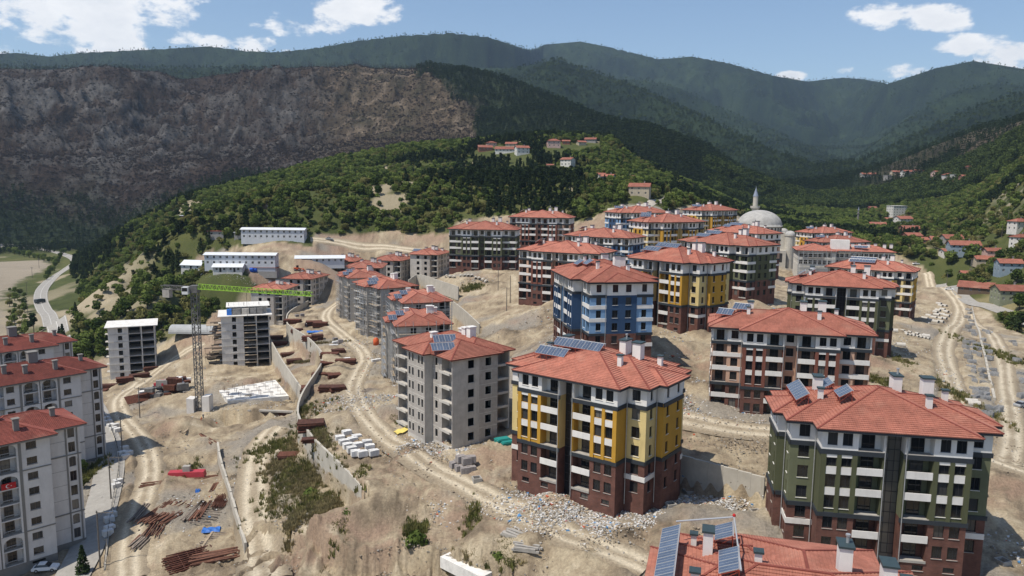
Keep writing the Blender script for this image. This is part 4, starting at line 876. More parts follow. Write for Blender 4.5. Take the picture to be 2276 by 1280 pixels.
# ------------------------------------------------------------------ grey unfinished blocks
M['plank'] = mat('scaffold_plank', (.34, .27, .19), .9, .25, 1.5)
M['scaf'] = mat('scaffold_tube', (.40, .41, .42), .5, .2, 1, metal=.4)
GPOLY = [(0, 0), (11, 0), (11, 1.16), (14.9, 1.16), (14.9, 20.8), (11, 20.8), (11, 22), (0, 22), (0, 14.3), (-1.9, 14.3), (-1.9, 7.4), (0, 7.4)]
def grey_block(loc, yaw, nfl, label, lod=0, top='', solar=(), style='open', chims=True):
    b = Bld('unfinished_block', loc, yaw, label, 'apartment block', 'unfinished grey blocks', lod); fh = 2.97; H = nfl * fh + .1
    types = ['front', 'ret', 'rec', 'right', 'ret', 'ret', 'back', 'leftb', 'ret', 'bump', 'retc', 'leftf']
    for i, t in enumerate(types):
        s = b.seg(GPOLY[i], GPOLY[(i + 1) % 12]); L_ = s.L
        m1, m2 = ('concrete', 'block')
        if not s.vis or t == 'back':
            s.wall(b.mb('wall', 'block'), 0, L_, -5, H); continue
        for k in range(-1, nfl):
            z = k * fh if k >= 0 else -5; zn = (k + 1) * fh if k < nfl - 1 else H
            if k == -1: s.wall(b.mb('plinth', 'concrete'), 0, L_, z, 0); continue
            holes = []; wins = []; bal = []
            if t == 'front':
                s.wall(b.mb('concrete_wall', m1), 0, 6.4, z, zn, [(3.7, 5.2, z + .75, z + 2.4)], rev=.22)
                s.wall(b.mb('block_wall', m2), 6.4, L_, z, zn, [(7.9, 9.4, z + .75, z + 2.4)], rev=.22); wins = [(3.7, 5.2), (7.9, 9.4)]
            elif t == 'rec': bal = [(.25, L_ - .25, 2.4)]; s.wall(b.mb('concrete_wall', m1), 0, L_, z, zn, [(.25, L_ - .25, z + .06, z + fh - .22, 2.4)])
            elif t == 'right':
                ws = [(1.2, 2.4), (3.2, 4.4), (10.4, 11.3), (12.0, 12.9), (15.6, 16.8), (17.4, 18.6)]; bb = (5.6, 8.6)
                s.wall(b.mb('block_wall', m2 if lod == 0 else m1), 0, L_, z, zn, [(a, c, z + .75, z + 2.4) for a, c in ws] + [(bb[0], bb[1], z + .06, z + fh - .22, 1.4)], rev=.22); wins = ws; bal = [(*bb, 1.4)]
            elif t in ('leftf', 'leftb'):
                w = (1.0, 1.95) if t == 'leftf' else (L_ - 1.95, L_ - 1.0); bb = (3.5, L_ - .25) if t == 'leftf' else (.25, L_ - 3.5)
                s.wall(b.mb('block_wall', m2), 0, L_, z, zn, [(w[0], w[1], z + .75, z + 2.4), (bb[0], bb[1], z + .06, z + fh - .22, 1.8)], rev=.22); wins = [w]; bal = [(*bb, 1.8)]
            elif t == 'bump':
                ws = [(.5, 1.25), (1.85, 2.6), (4.25, 5.0), (5.6, 6.35)]
                s.wall(b.mb('block_wall', m2), 0, L_, z, zn, [(a, c, z + .65, z + 2.4) for a, c in ws], rev=.22); wins = ws
            else: s.wall(b.mb('concrete_wall', m1), 0, L_, z, zn)
            if lod == 0 and t in ('front', 'bump', 'leftf'):
                for (a, c) in wins:
                    fr = MB()
                    for (u0, u1, z0, z1) in ((a - .14, c + .14, z + 2.4, z + 2.55), (a - .14, c + .14, z + .62, z + .75), (a - .14, a, z + .75, z + 2.4), (c, c + .14, z + .75, z + 2.4)): s.box(fr, u0, u1, .002, .035, z0, z1)
                    fr.build('window_surround', M['concrete'], b.root)
            for (u0, u1, dp) in bal:
                s.balcony('block', u0, u1, z, fh, dp, None, 'concrete', None, ph=(-.2, .28), over=.45 if t in ('leftf', 'leftb') else .03, floor_mt='concrete')
                if t in ('leftf', 'right', 'rec'):
                    q = MB(); du = (u1 - u0) * .3; q.quad(s.p(u0 + du, -dp + .02, z + .1), s.p(u0 + du + 1.3, -dp + .02, z + .1), s.p(u0 + du + 1.3, -dp + .02, z + 2.2), s.p(u0 + du, -dp + .02, z + 2.2)); q.build('doorway', M['void'], b.root)  # flat near-black panel, painted shade of the room beyond
            if k > 0: s.part('floor_joint', 'concrete', 0 if t != 'front' else .0, L_, .001, .02, z - .16, z + .03)
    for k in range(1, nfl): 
        q = MB(); q.box(.4, 1.6, k * fh - .2, 14.4, 20.4, k * fh); q.build('floor_slab', M['void'], b.root)  # slabs coloured near-black, interior shade painted in behind the window holes
    rects = [(-.9, -.9, 11.9, 22.9), (4.0, .26, 15.8, 21.7), (-2.8, 6.5, 11, 15.2)]
    hip_roof(rects, H + .05, .36, .42 if lod == 0 else .7, 'roof', b.root, fascia='ridge', fh=.2)
    if chims:
        for i, (x, y, w, d, h) in enumerate([(10.0, 8.2, 1.5, 1.4, 2.3), (10.6, 10.6, 2.0, 1.4, 2.0), (12.5, 15.2, 1.4, 1.2, 1.5), (4.0, 13.5, 1.2, 1.0, 1.3)]): chimney(b, x, y, roof_z(rects, H, .36, x, y) - .6, w, d, h + .3, capm='cap' if lod else 'band', wallm='white')
    for (x, y, n, rz) in solar: solar_array(b, x, y, roof_z(rects, H, .36, x, y) + .5, n, rz, tilt=30, ph=2.2)
    b.finish(); return b
def scaffold(loc, yaw, path, H, label, step=2.2):
    root = empty('scaffold', loc, yaw, label, 'scaffold', 'scaffolds on the grey blocks')
    rng = random.Random(int(abs(loc[0]) * 10))
    for (A, B) in path:
        L_ = math.hypot(B[0] - A[0], B[1] - A[1]); d = ((B[0] - A[0]) / L_, (B[1] - A[1]) / L_); n = (d[1], -d[0]); k = max(2, round(L_ / step)); st = L_ / k
        P = lambda u, o, z: (A[0] + d[0] * u + n[0] * o, A[1] + d[1] * u + n[1] * o, z)
        for i in range(k + 1):
            for o in (.55, 1.45):
                h = H + rng.uniform(-.4, 1.6); m = MB(); m.bar(P(i * st, o, -1.5), P(i * st + rng.uniform(-.05, .05), o, h), .09); m.build('pole', M['scaf'], root)
        lv = int(H / 2.0)
        for j in range(1, lv + 1):
            z = j * 2.0 - .3
            for o, dz in ((.55, 0), (1.45, 0), (1.45, 1.0)):
                m = MB(); m.bar(P(-.3, o, z + dz), P(L_ + .3, o, z + dz), .08); m.build('ledger', M['scaf'], root)
            if rng.random() < .8:
                u0 = rng.uniform(0, L_ * .3); u1 = rng.uniform(L_ * .6, L_); m = MB(); m.box(0, 0, 0, 1, 1, 1); a = P(u0, .62, z + .05); c = P(u1, .62, z + .05); e = P(u1, 1.4, z + .05); f = P(u0, 1.4, z + .05)
                m = MB(); m.hexa([a, f, e, c] if False else [f, e, c, a] + [(q[0], q[1], q[2] + .07) for q in (f, e, c, a)]); m.build('platform', M['plank'] if rng.random() < .4 else M['scaf'], root)
            if j % 2 == 0:
                i = rng.randrange(k); m = MB(); m.bar(P(i * st, 1.5, z - 2), P((i + 1) * st, 1.5, z), .07); m.build('brace', M['scaf'], root)
    return root
H6 = 6 * 2.97
GR = [((-11.49, 145.1, -51.64), .65, 6, 'bare grey block with red roof and two solar racks, nearest of the grey row', 0, [(.6, 4.0, 4, -.35 + .0), (3.0, 7.2, 4, -.35)]),
      ((-31.47, 206.1, -56.6), .25, 6, 'second grey block of the row, wrapped in scaffolding up to its eaves', 0, [(-.5, 6.5, 2, .1), (1.8, 9.0, 2, .1)]),
      ((-33.46, 234.3, -54.6), .34, 6, 'third grey block of the row, only its top floor and red roof showing', 0, [(-.5, 6.5, 2, .1), (1.8, 9.0, 2, .1)]),
      ((-46.87, 268.4, -54.8), .62, 6, 'fourth grey block of the row with scaffolding beside the bend of the track', 0, [(.2, 6.5, 3, -.2), (2.0, 9.2, 3, -.2)]),
      ((-67.39, 313.2, -56.7), .40, 6, 'fifth grey block of the row, scaffolded corner where the track narrows', 1, [(-.2, 6.5, 2, 0), (1.8, 9.0, 2, 0)])]
def n_of(cx, cy, yaw): c, s = math.cos(yaw), math.sin(yaw); return (cx - c * 6.5 + s * 11, cy - s * 6.5 - c * 11)
for (cx, cy, ze, yaw, nf, lab) in [(-71.5, 370.3, -39.6, .04, 6, 'grey block with red roof squeezed behind the fifth of the row'), (-64.6, 410.5, -39.9, -.25, 5, 'bare block left of the far end one, three chimneys on its red roof'), (-45.1, 410.3, -36.5, -.25, 5, 'bare block at the far right end of the grey row, below the cut slope'),
                            (-96.1, 436.0, -43.2, -.12, 6, 'tall pale grey block in front of the long white shed'), (-108.5, 395.1, -48.2, -.21, 5, 'bare block above and behind the crane jib tip'), (-116.4, 367.1, -50.3, -.08, 5, 'bare block with red roof partly behind the crane jib')]:
    x, y = n_of(cx, cy, yaw); GR.append(((x, y, ze - nf * 2.97), yaw, nf, lab, 1, [(1.0, 5.0, 4, -.3)] if 'pale' in lab or 'right end' in lab else []))
for (loc, yaw, nf, lab, lod, sol) in GR: grey_block((loc[0], loc[1], loc[2] + CZ), yaw, nf, lab, lod, solar=sol)
for i, lab in ((1, 'grey tube scaffold around the second block of the grey row'), (2, 'tube scaffold on the third block of the grey row'), (3, 'tall tube scaffold on the fourth block of the grey row'), (4, 'tube scaffold on the fifth block of the grey row')):
    loc, yaw = GR[i][0], GR[i][1]
    path = [((-1.9, 14.3), (-1.9, 7.4)), ((0, 7.4), (0, 0))] + ([((0, 0), (14.9, 0))] if i in (1, 2) else [((0, 0), (5, 0))])
    scaffold((loc[0], loc[1], loc[2] + CZ), yaw, path, H6, lab)
# ------------------------------------------------------------------ concrete frames on the lower site
def frame_block(loc, yaw, w, d, nfl, label, solid, setback=False):
    """solid: cells of the front that are walls; loc is the front left corner"""
    b = Bld('frame_building', loc, yaw, label, 'building', None, 0); fh = 2.97; H = nfl * fh
    s = b.seg((0, 0), (w, 0))
    for k in range(nfl):
        z = k * fh
        ww = w * solid
        s.wall(b.mb('concrete_wall', 'paleconc'), 0, ww, z, z + fh - .2, [(ww * .5, ww * .5 + 1.5, z + .5, z + 2.35)], rev=.25)
        bays = 2; bw = (w - ww) / bays
        for i in range(bays + 1):
            u = ww + i * bw; s.part('column', 'paleconc', max(ww + .002, u - .2), min(w - .002, u + .2), -.4, 0, z, z + fh - .2)
        s.part('back_wall', 'void', ww + .05, w - .3, -8.2, -8.0, z, z + fh - .2)  # wall coloured near-black so the open bays look unlit
        if k % 2 == 0: s.part('partition', 'concrete', ww + bw * .9, ww + bw * .9 + .18, -4.9, -1.0, z + .01, z + fh - .21)
    r = b.seg((w, 0), (w, d))
    for k in range(nfl):
        z = k * fh
        r.wall(b.mb('concrete_wall', 'paleconc'), d * .45, d, z, z + fh - .2, [(d * .7, d * .7 + 1.5, z + .6, z + 2.3)], rev=.25)
        r.part('column', 'concrete', .002, .4, -.398, 0, z, z + fh - .2); r.part('column', 'concrete', d * .24, d * .24 + .35, -.4, 0, z, z + fh - .2)
        r.part('parapet_wall', 'block', d * .26, d * .44, -.2, -.05, z + .02, z + .95)
    l = b.seg((0, d), (0, 0))
    for k in range(nfl):
        z = k * fh; l.wall(b.mb('concrete_wall', 'paleconc'), 0, d, z, z + fh - .2, [(2, 3.4, z + .7, z + 2.3), (d - 4.6, d - 1.4, z + .1, z + 2.6)], rev=.25)
        m = MB(); m.box(-1.1, .8, z - .12, -.01, 3.8, z + .03); m.build('balcony_slab', M['concrete'], b.root)
    bk = b.seg((w, d), (0, d)); bk.wall(b.mb('concrete_wall', 'concrete'), 0, w, -6, H - .2)
    for sgm in (s, r, l): sgm.wall(b.mb('plinth', 'concrete'), 0, sgm.L, -6, -.2)
    for k in range(nfl):
        m = MB(); o = .12 if k else .05; m.box(-o, -o, k * fh - .2, w + o, d + o, k * fh); m.build('floor_slab', M['concrete'], b.root)
    m = MB(); m.box(-1.1, -1.1, H - .2, w + 1.1, d + 1.1, H + .05); m.build('roof_slab', M['roof_slab'], b.root)
    b.H = H
    if setback:
        m = MB(); m.box(3.2, 3.5, H + .05, w - .8, d - .5, H + 2.9); m.build('penthouse_wall', M['concrete'], b.root)
        m = MB(); m.box(2.0, 2.4, H + 2.9, w + .4, d + .6, H + 3.12); m.build('roof_slab', M['roof_slab'], b.root)
        for i, (x0, x1, mt) in enumerate(((2.2, 4.0, 'tarp'), (4.4, 7.4, 'formply'), (7.8, 10.4, 'slab'), (10.9, 13.2, 'formply'), (13.5, 15.6, 'formply'))):
            m = MB(); m.hexa([(x0, 1.0, H + .06), (x1, .9, H + .06), (x1, 2.1, H + .06), (x0, 2.0, H + .06), (x0, 1.6, H + 2.3), (x1, 1.4, H + 2.35), (x1, 2.2, H + 2.5), (x0, 2.3, H + 2.4)]); m.build('formwork_panel', M[mt], b.root)
        for i in range(7):
            m = MB(); x = 3 + i * 1.9; m.bar((x, 5, H + 3.1), (x, 5, H + 4.4 + (i % 3) * .4), .25 if i % 3 == 0 else .06); m.build('starter_column', M['concrete'], b.root)
        rng = random.Random(5)
        for k in range(nfl - 1):
            for j in range(5):
                z = (k + rng.uniform(.3, 1.2)) * fh * .95; y = rng.uniform(-1, d - 4); L_ = rng.uniform(2.5, 6.5); m = MB(); m.box(-L_, y, z, -.2, y + rng.uniform(1.5, 3.5), z + .14); m.build('formwork_deck', M['plank' if j % 2 else 'darkwood'], b.root)
                m = MB(); m.bar((-L_ + .3, y + .5, z - 2.2), (-L_ + .3, y + .5, z), .1); m.build('prop', M['darkwood'], b.root)
            m = MB(); m.box(w * solid + .3, -1.3, k * fh + 1.9, w * (solid + (1 - solid) * .48), -.05, k * fh + 2.05); m.build('formwork_deck', M['plank'], b.root)
    b.finish(); return b
M['paleconc'] = mat('pale_concrete', (.56, .545, .52), .92, .12, .5, bump=.01, bscale=3, streak=.4, stain=(.36, .345, .32))
M['roof_slab'] = mat('cast_slab', (.66, .64, .60), .9, .15, .6, stain=(.42, .40, .37))
M['darkwood'] = mat('old_formwork_timber', (.10, .075, .055), .9, .35, 2)
M['formply'] = mat('formwork_ply', (.16, .155, .15), .8, .3, .8)
M['tarp'] = mat('blue_tarpaulin', (.03, .13, .42), .55, .2, 1.5, bump=.05, bscale=2)
M['rust'] = mat('rusty_steel', (.105, .040, .025), .9, .45, 3, bump=.02, bscale=10)
M['rust2'] = mat('rust_brown_form', (.075, .032, .022), .9, .4, 1.5)
frame_block((-156.5, 289.5, -76.8 + CZ), R(24), 16.5, 14.0, 7, 'bare concrete frame with a flat white roof slab at the left of the lower site', .42)
frame_block((-113.2, 291.5, -72.3 + CZ), R(20), 18.0, 14.5, 7, 'concrete frame building under construction hung with timber formwork behind the crane', .45, True)
# ------------------------------------------------------------------ old town blocks at the left edge
M['oldwhite'] = mat('pale_render', (.57, .55, .53), .9, .08, .4, streak=.2)
M['oldgrey'] = mat('grey_render', (.20, .19, .175), .9, .1, .5)
M['rail'] = mat('grey_railing', (.30, .30, .30), .6)
def arch_panel(w, h, thick, seg=10):
    m = MB(); r = w / 2
    for i in range(seg):
        a0, a1 = math.pi * i / seg, math.pi * (i + 1) / seg
        p0, p1 = (r - r * math.cos(a0), r * .75 * math.sin(a0)), (r - r * math.cos(a1), r * .75 * math.sin(a1))
        m.hexa([(p0[0], -thick, p0[1]), (p1[0], -thick, p1[1]), (p1[0], 0, p1[1]), (p0[0], 0, p0[1]), (p0[0], -thick, h), (p1[0], -thick, h), (p1[0], 0, h), (p0[0], 0, h)])
    return m
def old_block(loc, yaw, label, L_=26, flag=False):
    b = Bld('town_apartment_block', loc, yaw, label, 'apartment block', 'white town blocks by the street', 0); nf = 8; fh = 2.93; H = nf * fh + 1.3; z0 = 1.3
    s = b.seg((-L_, 0), (0, 0))
    cols = [L_ - 8.6, L_ - 12.5, L_ - 19.5, L_ - 23.4]
    for k in range(nf):
        z = z0 + k * fh; hs = []
        wu = [(L_ - 3.9, L_ - 2.2), (L_ - 15.9, L_ - 14.3)]
        for (a, c) in wu: hs.append((a, c, z + .85, z + 2.25))
        for u in cols: hs.append((u, u + 3.1, z + .06, z + fh - .15, 1.3))
        s.wall(b.mb('wall', 'oldwhite'), 0, L_, z, z + fh, hs)
        for (a, c) in wu: s.window(a, c, z + .85, z + 2.25, style='brown', sill='oldgrey')
        for u in cols:
            if u < L_ - 14: 
                q = MB(); q.quad(s.p(u, -1.3, z), s.p(u + 3.1, -1.3, z), s.p(u + 3.1, -1.3, z + fh), s.p(u, -1.3, z + fh)); q.build('balcony_back_wall', M['oldwhite'], b.root); continue
            s.balcony('oldwhite', u, u + 3.1, z, fh, 1.3, 1.5, 'rail', None, ph=(.85, .95), style='brown', over=-.15)
            rl = MB()
            for i in range(11): s.box(rl, u + .1 + i * .29, u + .13 + i * .29, -.14, -.11, z + .06, z + .85)
            rl.build('balcony_railing', M['rail'], b.root)
    for u in cols[:2]:
        for (ka, kb) in ((0, 1), (2, 5), (6, 7)):
            za, zb = z0 + ka * fh, z0 + (kb + 1) * fh
            a = arch_panel(3.1, 1.6, .16); o = a.build('arch', M['oldwhite'], b.root, s.p(u, .002, zb - 1.62), s.rz)
            for uu in (u - .28, u + 3.1): s.part('pilaster', 'oldwhite', uu, uu + .28, .002, .17, za + .05, zb - .05)
    for (a, c) in ((cols[1] - .75, cols[1] - .30), (cols[1] + 3.4, cols[0] - .30), (cols[0] + 3.4, cols[0] + 3.9)): s.part('grey_band', 'oldgrey', a, c, .001, .1, .2, H - .6)
    for k in (2, 6): s.part('belt_course', 'oldgrey', 0, L_ + .05, .004, .12, z0 + k * fh - .12, z0 + k * fh + .1)
    s.wall(b.mb('plinth', 'oldgrey'), 0, L_, -5, z0, [(L_ - 4.2, L_ - 2.0, .5, 1.0)])
    r = b.seg((0, 0), (0, 3)); r.wall(b.mb('wall', 'oldwhite'), 0, 3, -5, H)
    t = b.seg((0, 3), (6, 3)); 
    for k in range(nf):
        z = z0 + k * fh; t.wall(b.mb('wall', 'oldwhite'), 0, 6, z, z + fh, [(3.9, 5.1, z + .5, z + 2.5)]); t.window(3.9, 5.1, z + .5, z + 2.5, style='brown')
        if k: t.part('render_joint', 'oldgrey', .05, 3.4, .001, .015, z - .03, z + .03)
    for (ka, kb) in ((0, 1), (2, 5), (6, 7)):
        a = arch_panel(1.7, 1.0, .16); a.build('arch', M['oldwhite'], b.root, t.p(3.65, .002, z0 + (kb + 1) * fh - 1.02), t.rz)
        for uu in (3.4, 5.36): t.part('pilaster', 'oldgrey', uu, uu + .25, .002, .17, z0 + ka * fh, z0 + (kb + 1) * fh - .05)
    for k in (2, 6): t.part('belt_course', 'oldgrey', 0, 6.1, .004, .19, z0 + k * fh - .12, z0 + k * fh + .1)
    t.wall(b.mb('plinth', 'oldgrey'), 0, 6, -5, z0)
    e = b.seg((6, 3), (6, 15)); e.wall(b.mb('wall', 'oldwhite'), 0, 12, -5, H); b.seg((6, 15), (-L_, 15)).wall(b.mb('wall', 'oldwhite'), 0, L_ + 6, -5, H); b.seg((-L_, 15), (-L_, 0)).wall(b.mb('wall', 'oldwhite'), 0, 15, -5, H)
    rects = [(-L_ - 1, -1, 1.2, 16), (-12, 2.0, 7.2, 16.2)]
    hip_roof(rects, H, .36, .36, 'roof', b.root, 'tile_old', 'oldgrey', .35)
    for (x, y, w, h) in ((-4.6, 2.6, .9, 2.4), (-11, 2.8, .9, 2.2), (-8, 7.5, 2.0, 2.6), (2.5, 6.5, .8, 1.8), (-15, 4, .9, 2.2)): chimney(b, x, y, roof_z(rects, H, .36, x, y) - .4, w, w, h, capm='oldgrey', wallm='oldgrey')
    if flag:
        z = z0 + 5 * fh + .1; u = cols[0]; f = MB(); n = 8
        for i in range(n):
            u0, u1 = u + .4 + i * .29, u + .4 + (i + 1) * .29; w0, w1 = .04 * math.sin(i), .04 * math.sin(i + 1)
            f.quad(s.p(u0, .05 + w0, z), s.p(u1, .05 + w1, z), s.p(u1, .05 + w1, z + 1.15), s.p(u0, .05 + w0, z + 1.15))
        fo = f.build('hanging_flag', M['flag'], b.root)
        c = MB()
        for i in range(14):
            a0, a1 = R(40 + i * 20), R(40 + (i + 1) * 20)
            P = lambda a, r, cx: s.p(u + 1.45 + cx + r * math.cos(a), .1, z + .58 + r * math.sin(a))
            c.quad(P(a0, .36, 0), P(a1, .36, 0), P(a1, .29, .09), P(a0, .29, .09))
        c.poly([s.p(u + 1.95 + (.15 if i % 2 == 0 else .06) * math.cos(R(180 + i * 36)), .1, z + .58 + (.15 if i % 2 == 0 else .06) * math.sin(R(180 + i * 36))) for i in range(10)])
        c.build('flag_emblem', M['white'], fo)
    b.finish(); return b
M['flag'] = mat('red_cloth', (.42, .02, .02), .8)
old_block((-86.3, 137.2, -71.7 + CZ), R(47), 'white town apartment block with arched balconies and a flag, nearest at the left edge', flag=True)
old_block((-106.2, 182.8, -71.5 + CZ), R(49), 'white town block with arched balconies, second from the bottom at the left edge')
old_block((-131.5, 214.0, -71.5 + CZ), R(49), 'white town block farthest back at the left edge, mostly roof showing')
# ------------------------------------------------------------------ the roof right below the drone
def near_roof():
    b = Bld('apartment_block', (29.6, 71.5, -57.6 + CZ), R(-15.2), 'block at the bottom edge seen from above, tiled roof with solar racks and chimneys', 'apartment block', 'coloured apartment blocks', 0)
    E = 18.0; rects = [(-8.2, -14, 8.2, 10.6), (-14.0, -12.0, 11.2, 6.6), (-13.0, 1.0, -1.5, 8.8), (-15.6, -10, 5, 4.5)]
    for i, (A, B) in enumerate((((-13, -11), (10.2, -11)), ((10.2, -11), (10.2, 5.6)), ((10.2, 5.6), (7.2, 5.6)), ((7.2, 5.6), (7.2, 9.6)), ((7.2, 9.6), (-7.2, 9.6)), ((-7.2, 9.6), (-7.2, 5.6)), ((-7.2, 5.6), (-13, 5.6)), ((-13, 5.6), (-13, -11)))):
        s = b.seg(A, B); s.wall(b.mb('brick_wall', 'brick'), 0, s.L, -6, 6); s.wall(b.mb('painted_wall', 'salmon_l'), 0, s.L, 6, 15); s.wall(b.mb('top_wall', 'white'), 0, s.L, 15, E)
    hip_roof(rects, E, .34, .42, 'roof', b.root)
    for (x, y, w, d, h, f) in ((-9.5, 1.8, 1.0, 1.5, 2.9, 0), (3.6, .6, 1.2, 1.9, 3.2, 1), (7.2, -1.4, 1.2, 1.8, 3.4, 0), (-11.0, 4.6, .6, .6, 1.8, 0), (-4.6, -1.2, .7, .7, 1.5, 0), (9.6, 1.4, .9, 1.2, 1.5, 0), (-10.6, -5.2, .8, .8, 1.6, 0)): chimney(b, x, y, roof_z(rects, E, .34, x, y) - .6, w, d, h + .2, flue=bool(f))
    solar_array(b, -14.4, -1.2, roof_z(rects, E, .34, -13.2, -1) + 1.3, 10, -H90, tilt=22)
    solar_array(b, -8.8, 5.2, roof_z(rects, E, .34, -7.6, 5.2) + 1.0, 3, -H90, tilt=22)
    solar_array(b, -8.4, -3.2, roof_z(rects, E, .34, -7.2, -3.2) + .8, 4, -H90, tilt=22)
    p = MB(); p.tube([(-13.0, 5.5, 20.9), (-6.8, 7.6, 21.3)], .09, 6); p.tube([(-6.8, 7.6, 21.3), (-6.4, -6, 22.0)], .09, 6); p.build('header_pipe', M['panel_frame'], b.root)
    v = MB(); v.lathe([(0, 0), (.16, .05), (.2, .2), (.12, .36), (0, .4)], 10); v.build('expansion_vessel', M['flag'], b.root, (-6.8, 7.6, 21.3), smooth=True)
    b.finish()
near_roof()
# ------------------------------------------------------------------ retaining walls
M['rwall'] = mat('retaining_concrete', (.43, .40, .345), .92, .12, .4, bump=.01, bscale=3, streak=.4, stain=(.33, .28, .20))
WLAB = {'main': 'long curved concrete retaining wall between the track and the lower site', 'c2': 'straight concrete retaining wall beside the foundation slab', 'step': 'stepped concrete wall beside the ramp and rusty timber piles',
        'y1': 'low concrete wall behind the near yellow block', 'upper': 'short curved concrete wall below the dark green block', 'mid': 'pale concrete wall behind the grey row, below the bare slope'}
for k, (px, h, lo, reach, hh) in WALLS.items():
    if k in ('bank', 'exc'): continue
    P = spline(WPTS[k], 4.2); z = np.interp(np.linspace(0, 1, len(P)), np.linspace(0, 1, len(px)), [p[2] for p in px])
    root = empty('retaining_wall', (*P[0], CZ + z[0]), 0, WLAB[k], 'wall'); o = Vector((*P[0], CZ + z[0]))
    n = len(P)
    for i in range(n - 1):
        a, b = np.array(P[i]), np.array(P[i + 1]); d = (b - a) / np.linalg.norm(b - a); nr = np.array([d[1], -d[0]]) * .22
        zt_ = (z[i] + z[i + 1]) / 2 + .55 if k != 'step' else z[i] + .5 - .25 * (i % 2); zb = zt_ - hh - 1.6
        a2 = a + d * .012; b2 = b - d * .012
        q = [a2 + nr, b2 + nr, b2 - nr, a2 - nr]
        if (b - a)[0] * 0 + 1: 
            m = MB(); pts = [(p_[0] - o.x, p_[1] - o.y) for p_ in q]
            m.hexa([(p_[0], p_[1], zb + CZ - o.z) for p_ in pts[::-1]] + [(p_[0], p_[1], zt_ + CZ - o.z) for p_ in pts[::-1]]); m.build('wall_panel', M['rwall'], root)
# ------------------------------------------------------------------ tower crane
M['tyre_'] = mat('black_steel', (.03, .03, .03), .6)
M['lime'] = mat('lime_green_steel', (.28, .48, .05), .55)
M['crane'] = mat('grey_crane_steel', (.13, .125, .12), .6, .2, 1)
def lattice(m, A, B, w, h, n, mm=0, c=.16, tri=False, taper=1.0):
    A, B = Vector(A), Vector(B); d = (B - A); L_ = d.length; d.normalize()
    up = Vector((0, 0, 1)) if abs(d.z) < .9 else Vector((0, 1, 0)); r = d.cross(up).normalized(); u = r.cross(d)
    def ring(t):
        k = 1 + (taper - 1) * t; p = A + d * L_ * t
        return [p - r * w / 2 - u * 0, p + r * w / 2, p + u * h * k] if tri else [p - r * w / 2 - u * h / 2, p + r * w / 2 - u * h / 2, p + r * w / 2 + u * h / 2, p - r * w / 2 + u * h / 2]
    R0, R1 = ring(0), ring(1); q = len(R0)
    for i in range(q): m.bar(R0[i], R1[i], c, c, mm)
    for j in range(n):
        a, b = ring(j / n), ring((j + 1) / n)
        for i in range(q):
            i2 = (i + 1) % q; m.bar(a[i], b[i2] if j % 2 == 0 else b[i], c * .6, c * .6, mm) if j % 2 == 0 else m.bar(a[i2], b[i], c * .6, c * .6, mm)
            m.bar(a[i], a[i2], c * .6, c * .6, mm)
cb = hit(445, 915); ctop = at_y(430, 650, cb[1])[2] + CZ; hM = ctop - cb[2]
cr_ = empty('tower_crane', cb, 0, 'tower crane with a lime green jib standing on the lower site', 'crane')
m = MB(); lattice(m, (0, 0, -.5), (0, 0, hM), 1.8, 1.8, 24, c=.2); m.build('mast', M['crane'], cr_)
tip = at_z(695, 664, ctop - CZ); dv = Vector((tip[0] - cb[0], tip[1] - cb[1], 0)); Lj = dv.length; dv.normalize()
m = MB(); lattice(m, dv * 1.5 + Vector((0, 0, hM + 1.2)), dv * Lj + Vector((0, 0, hM + .8)), 1.2, 1.5, 30, c=.14, tri=True, taper=.75); m.build('jib', M['lime'], cr_)
m = MB(); lattice(m, dv * -1.2 + Vector((0, 0, hM + 1.2)), dv * -11.5 + Vector((0, 0, hM + 1.2)), 1.5, 1.2, 8, c=.16); m.build('counter_jib', M['crane'], cr_)
m = MB(); c_ = dv * -9.8 + Vector((0, 0, hM - .6)); m.bar(c_ - dv * 1.2, c_ + dv * 1.2, 1.6, 2.6); m.build('counterweight', M['slab'], cr_)
m = MB(); m.box(-1.1, -1.1, hM, 1.1, 1.1, hM + 2.2); m.build('slewing_unit', M['crane'], cr_)
m = MB(); tp = dv * (Lj * .45); m.bar(tp + Vector((0, 0, hM + .9)), tp + Vector((0, 0, hM - 14)), .07); m.build('hoist_rope', M['tyre_'], cr_)
m = MB(); m.bar(tp + Vector((-.4, 0, hM - 14.2)), tp + Vector((.4, 0, hM - 14.2)), .5); m.build('hook_block', M['tyre_'], cr_)
m = MB(); m.box(-3.0, -2.3, hM - .3, -1.2, -.6, hM + 1.9); cabo = m.build('cab', M['wframe'], cr_)
m = MB(); m.quad((-2.9, -2.31, hM + .6), (-1.3, -2.31, hM + .6), (-1.3, -2.31, hM + 1.7), (-2.9, -2.31, hM + 1.7)); m.build('cab_glass', M['glass'], cabo)
for sx in (-1, 1):
    m = MB(); m.hexa([(sx * 1.3 - (.0 if sx > 0 else 2.2), -1.6, -1), (sx * 1.3 + (2.2 if sx > 0 else 0), -1.6, -1), (sx * 1.3 + (2.2 if sx > 0 else 0), 1.6, -1), (sx * 1.3 - (0 if sx > 0 else 2.2), 1.6, -1)] + [(sx * 1.3 - (.0 if sx > 0 else 2.2), -1.6, 5.2 if sx > 0 else 4.6), (sx * 1.3 + (2.2 if sx > 0 else 0), -1.6, 5.4 if sx > 0 else 4.4), (sx * 1.3 + (2.2 if sx > 0 else 0), 1.6, 5.4 if sx > 0 else 4.4), (sx * 1.3 - (0 if sx > 0 else 2.2), 1.6, 5.2 if sx > 0 else 4.6)]); m.build('ballast_block', M['band'], cr_)
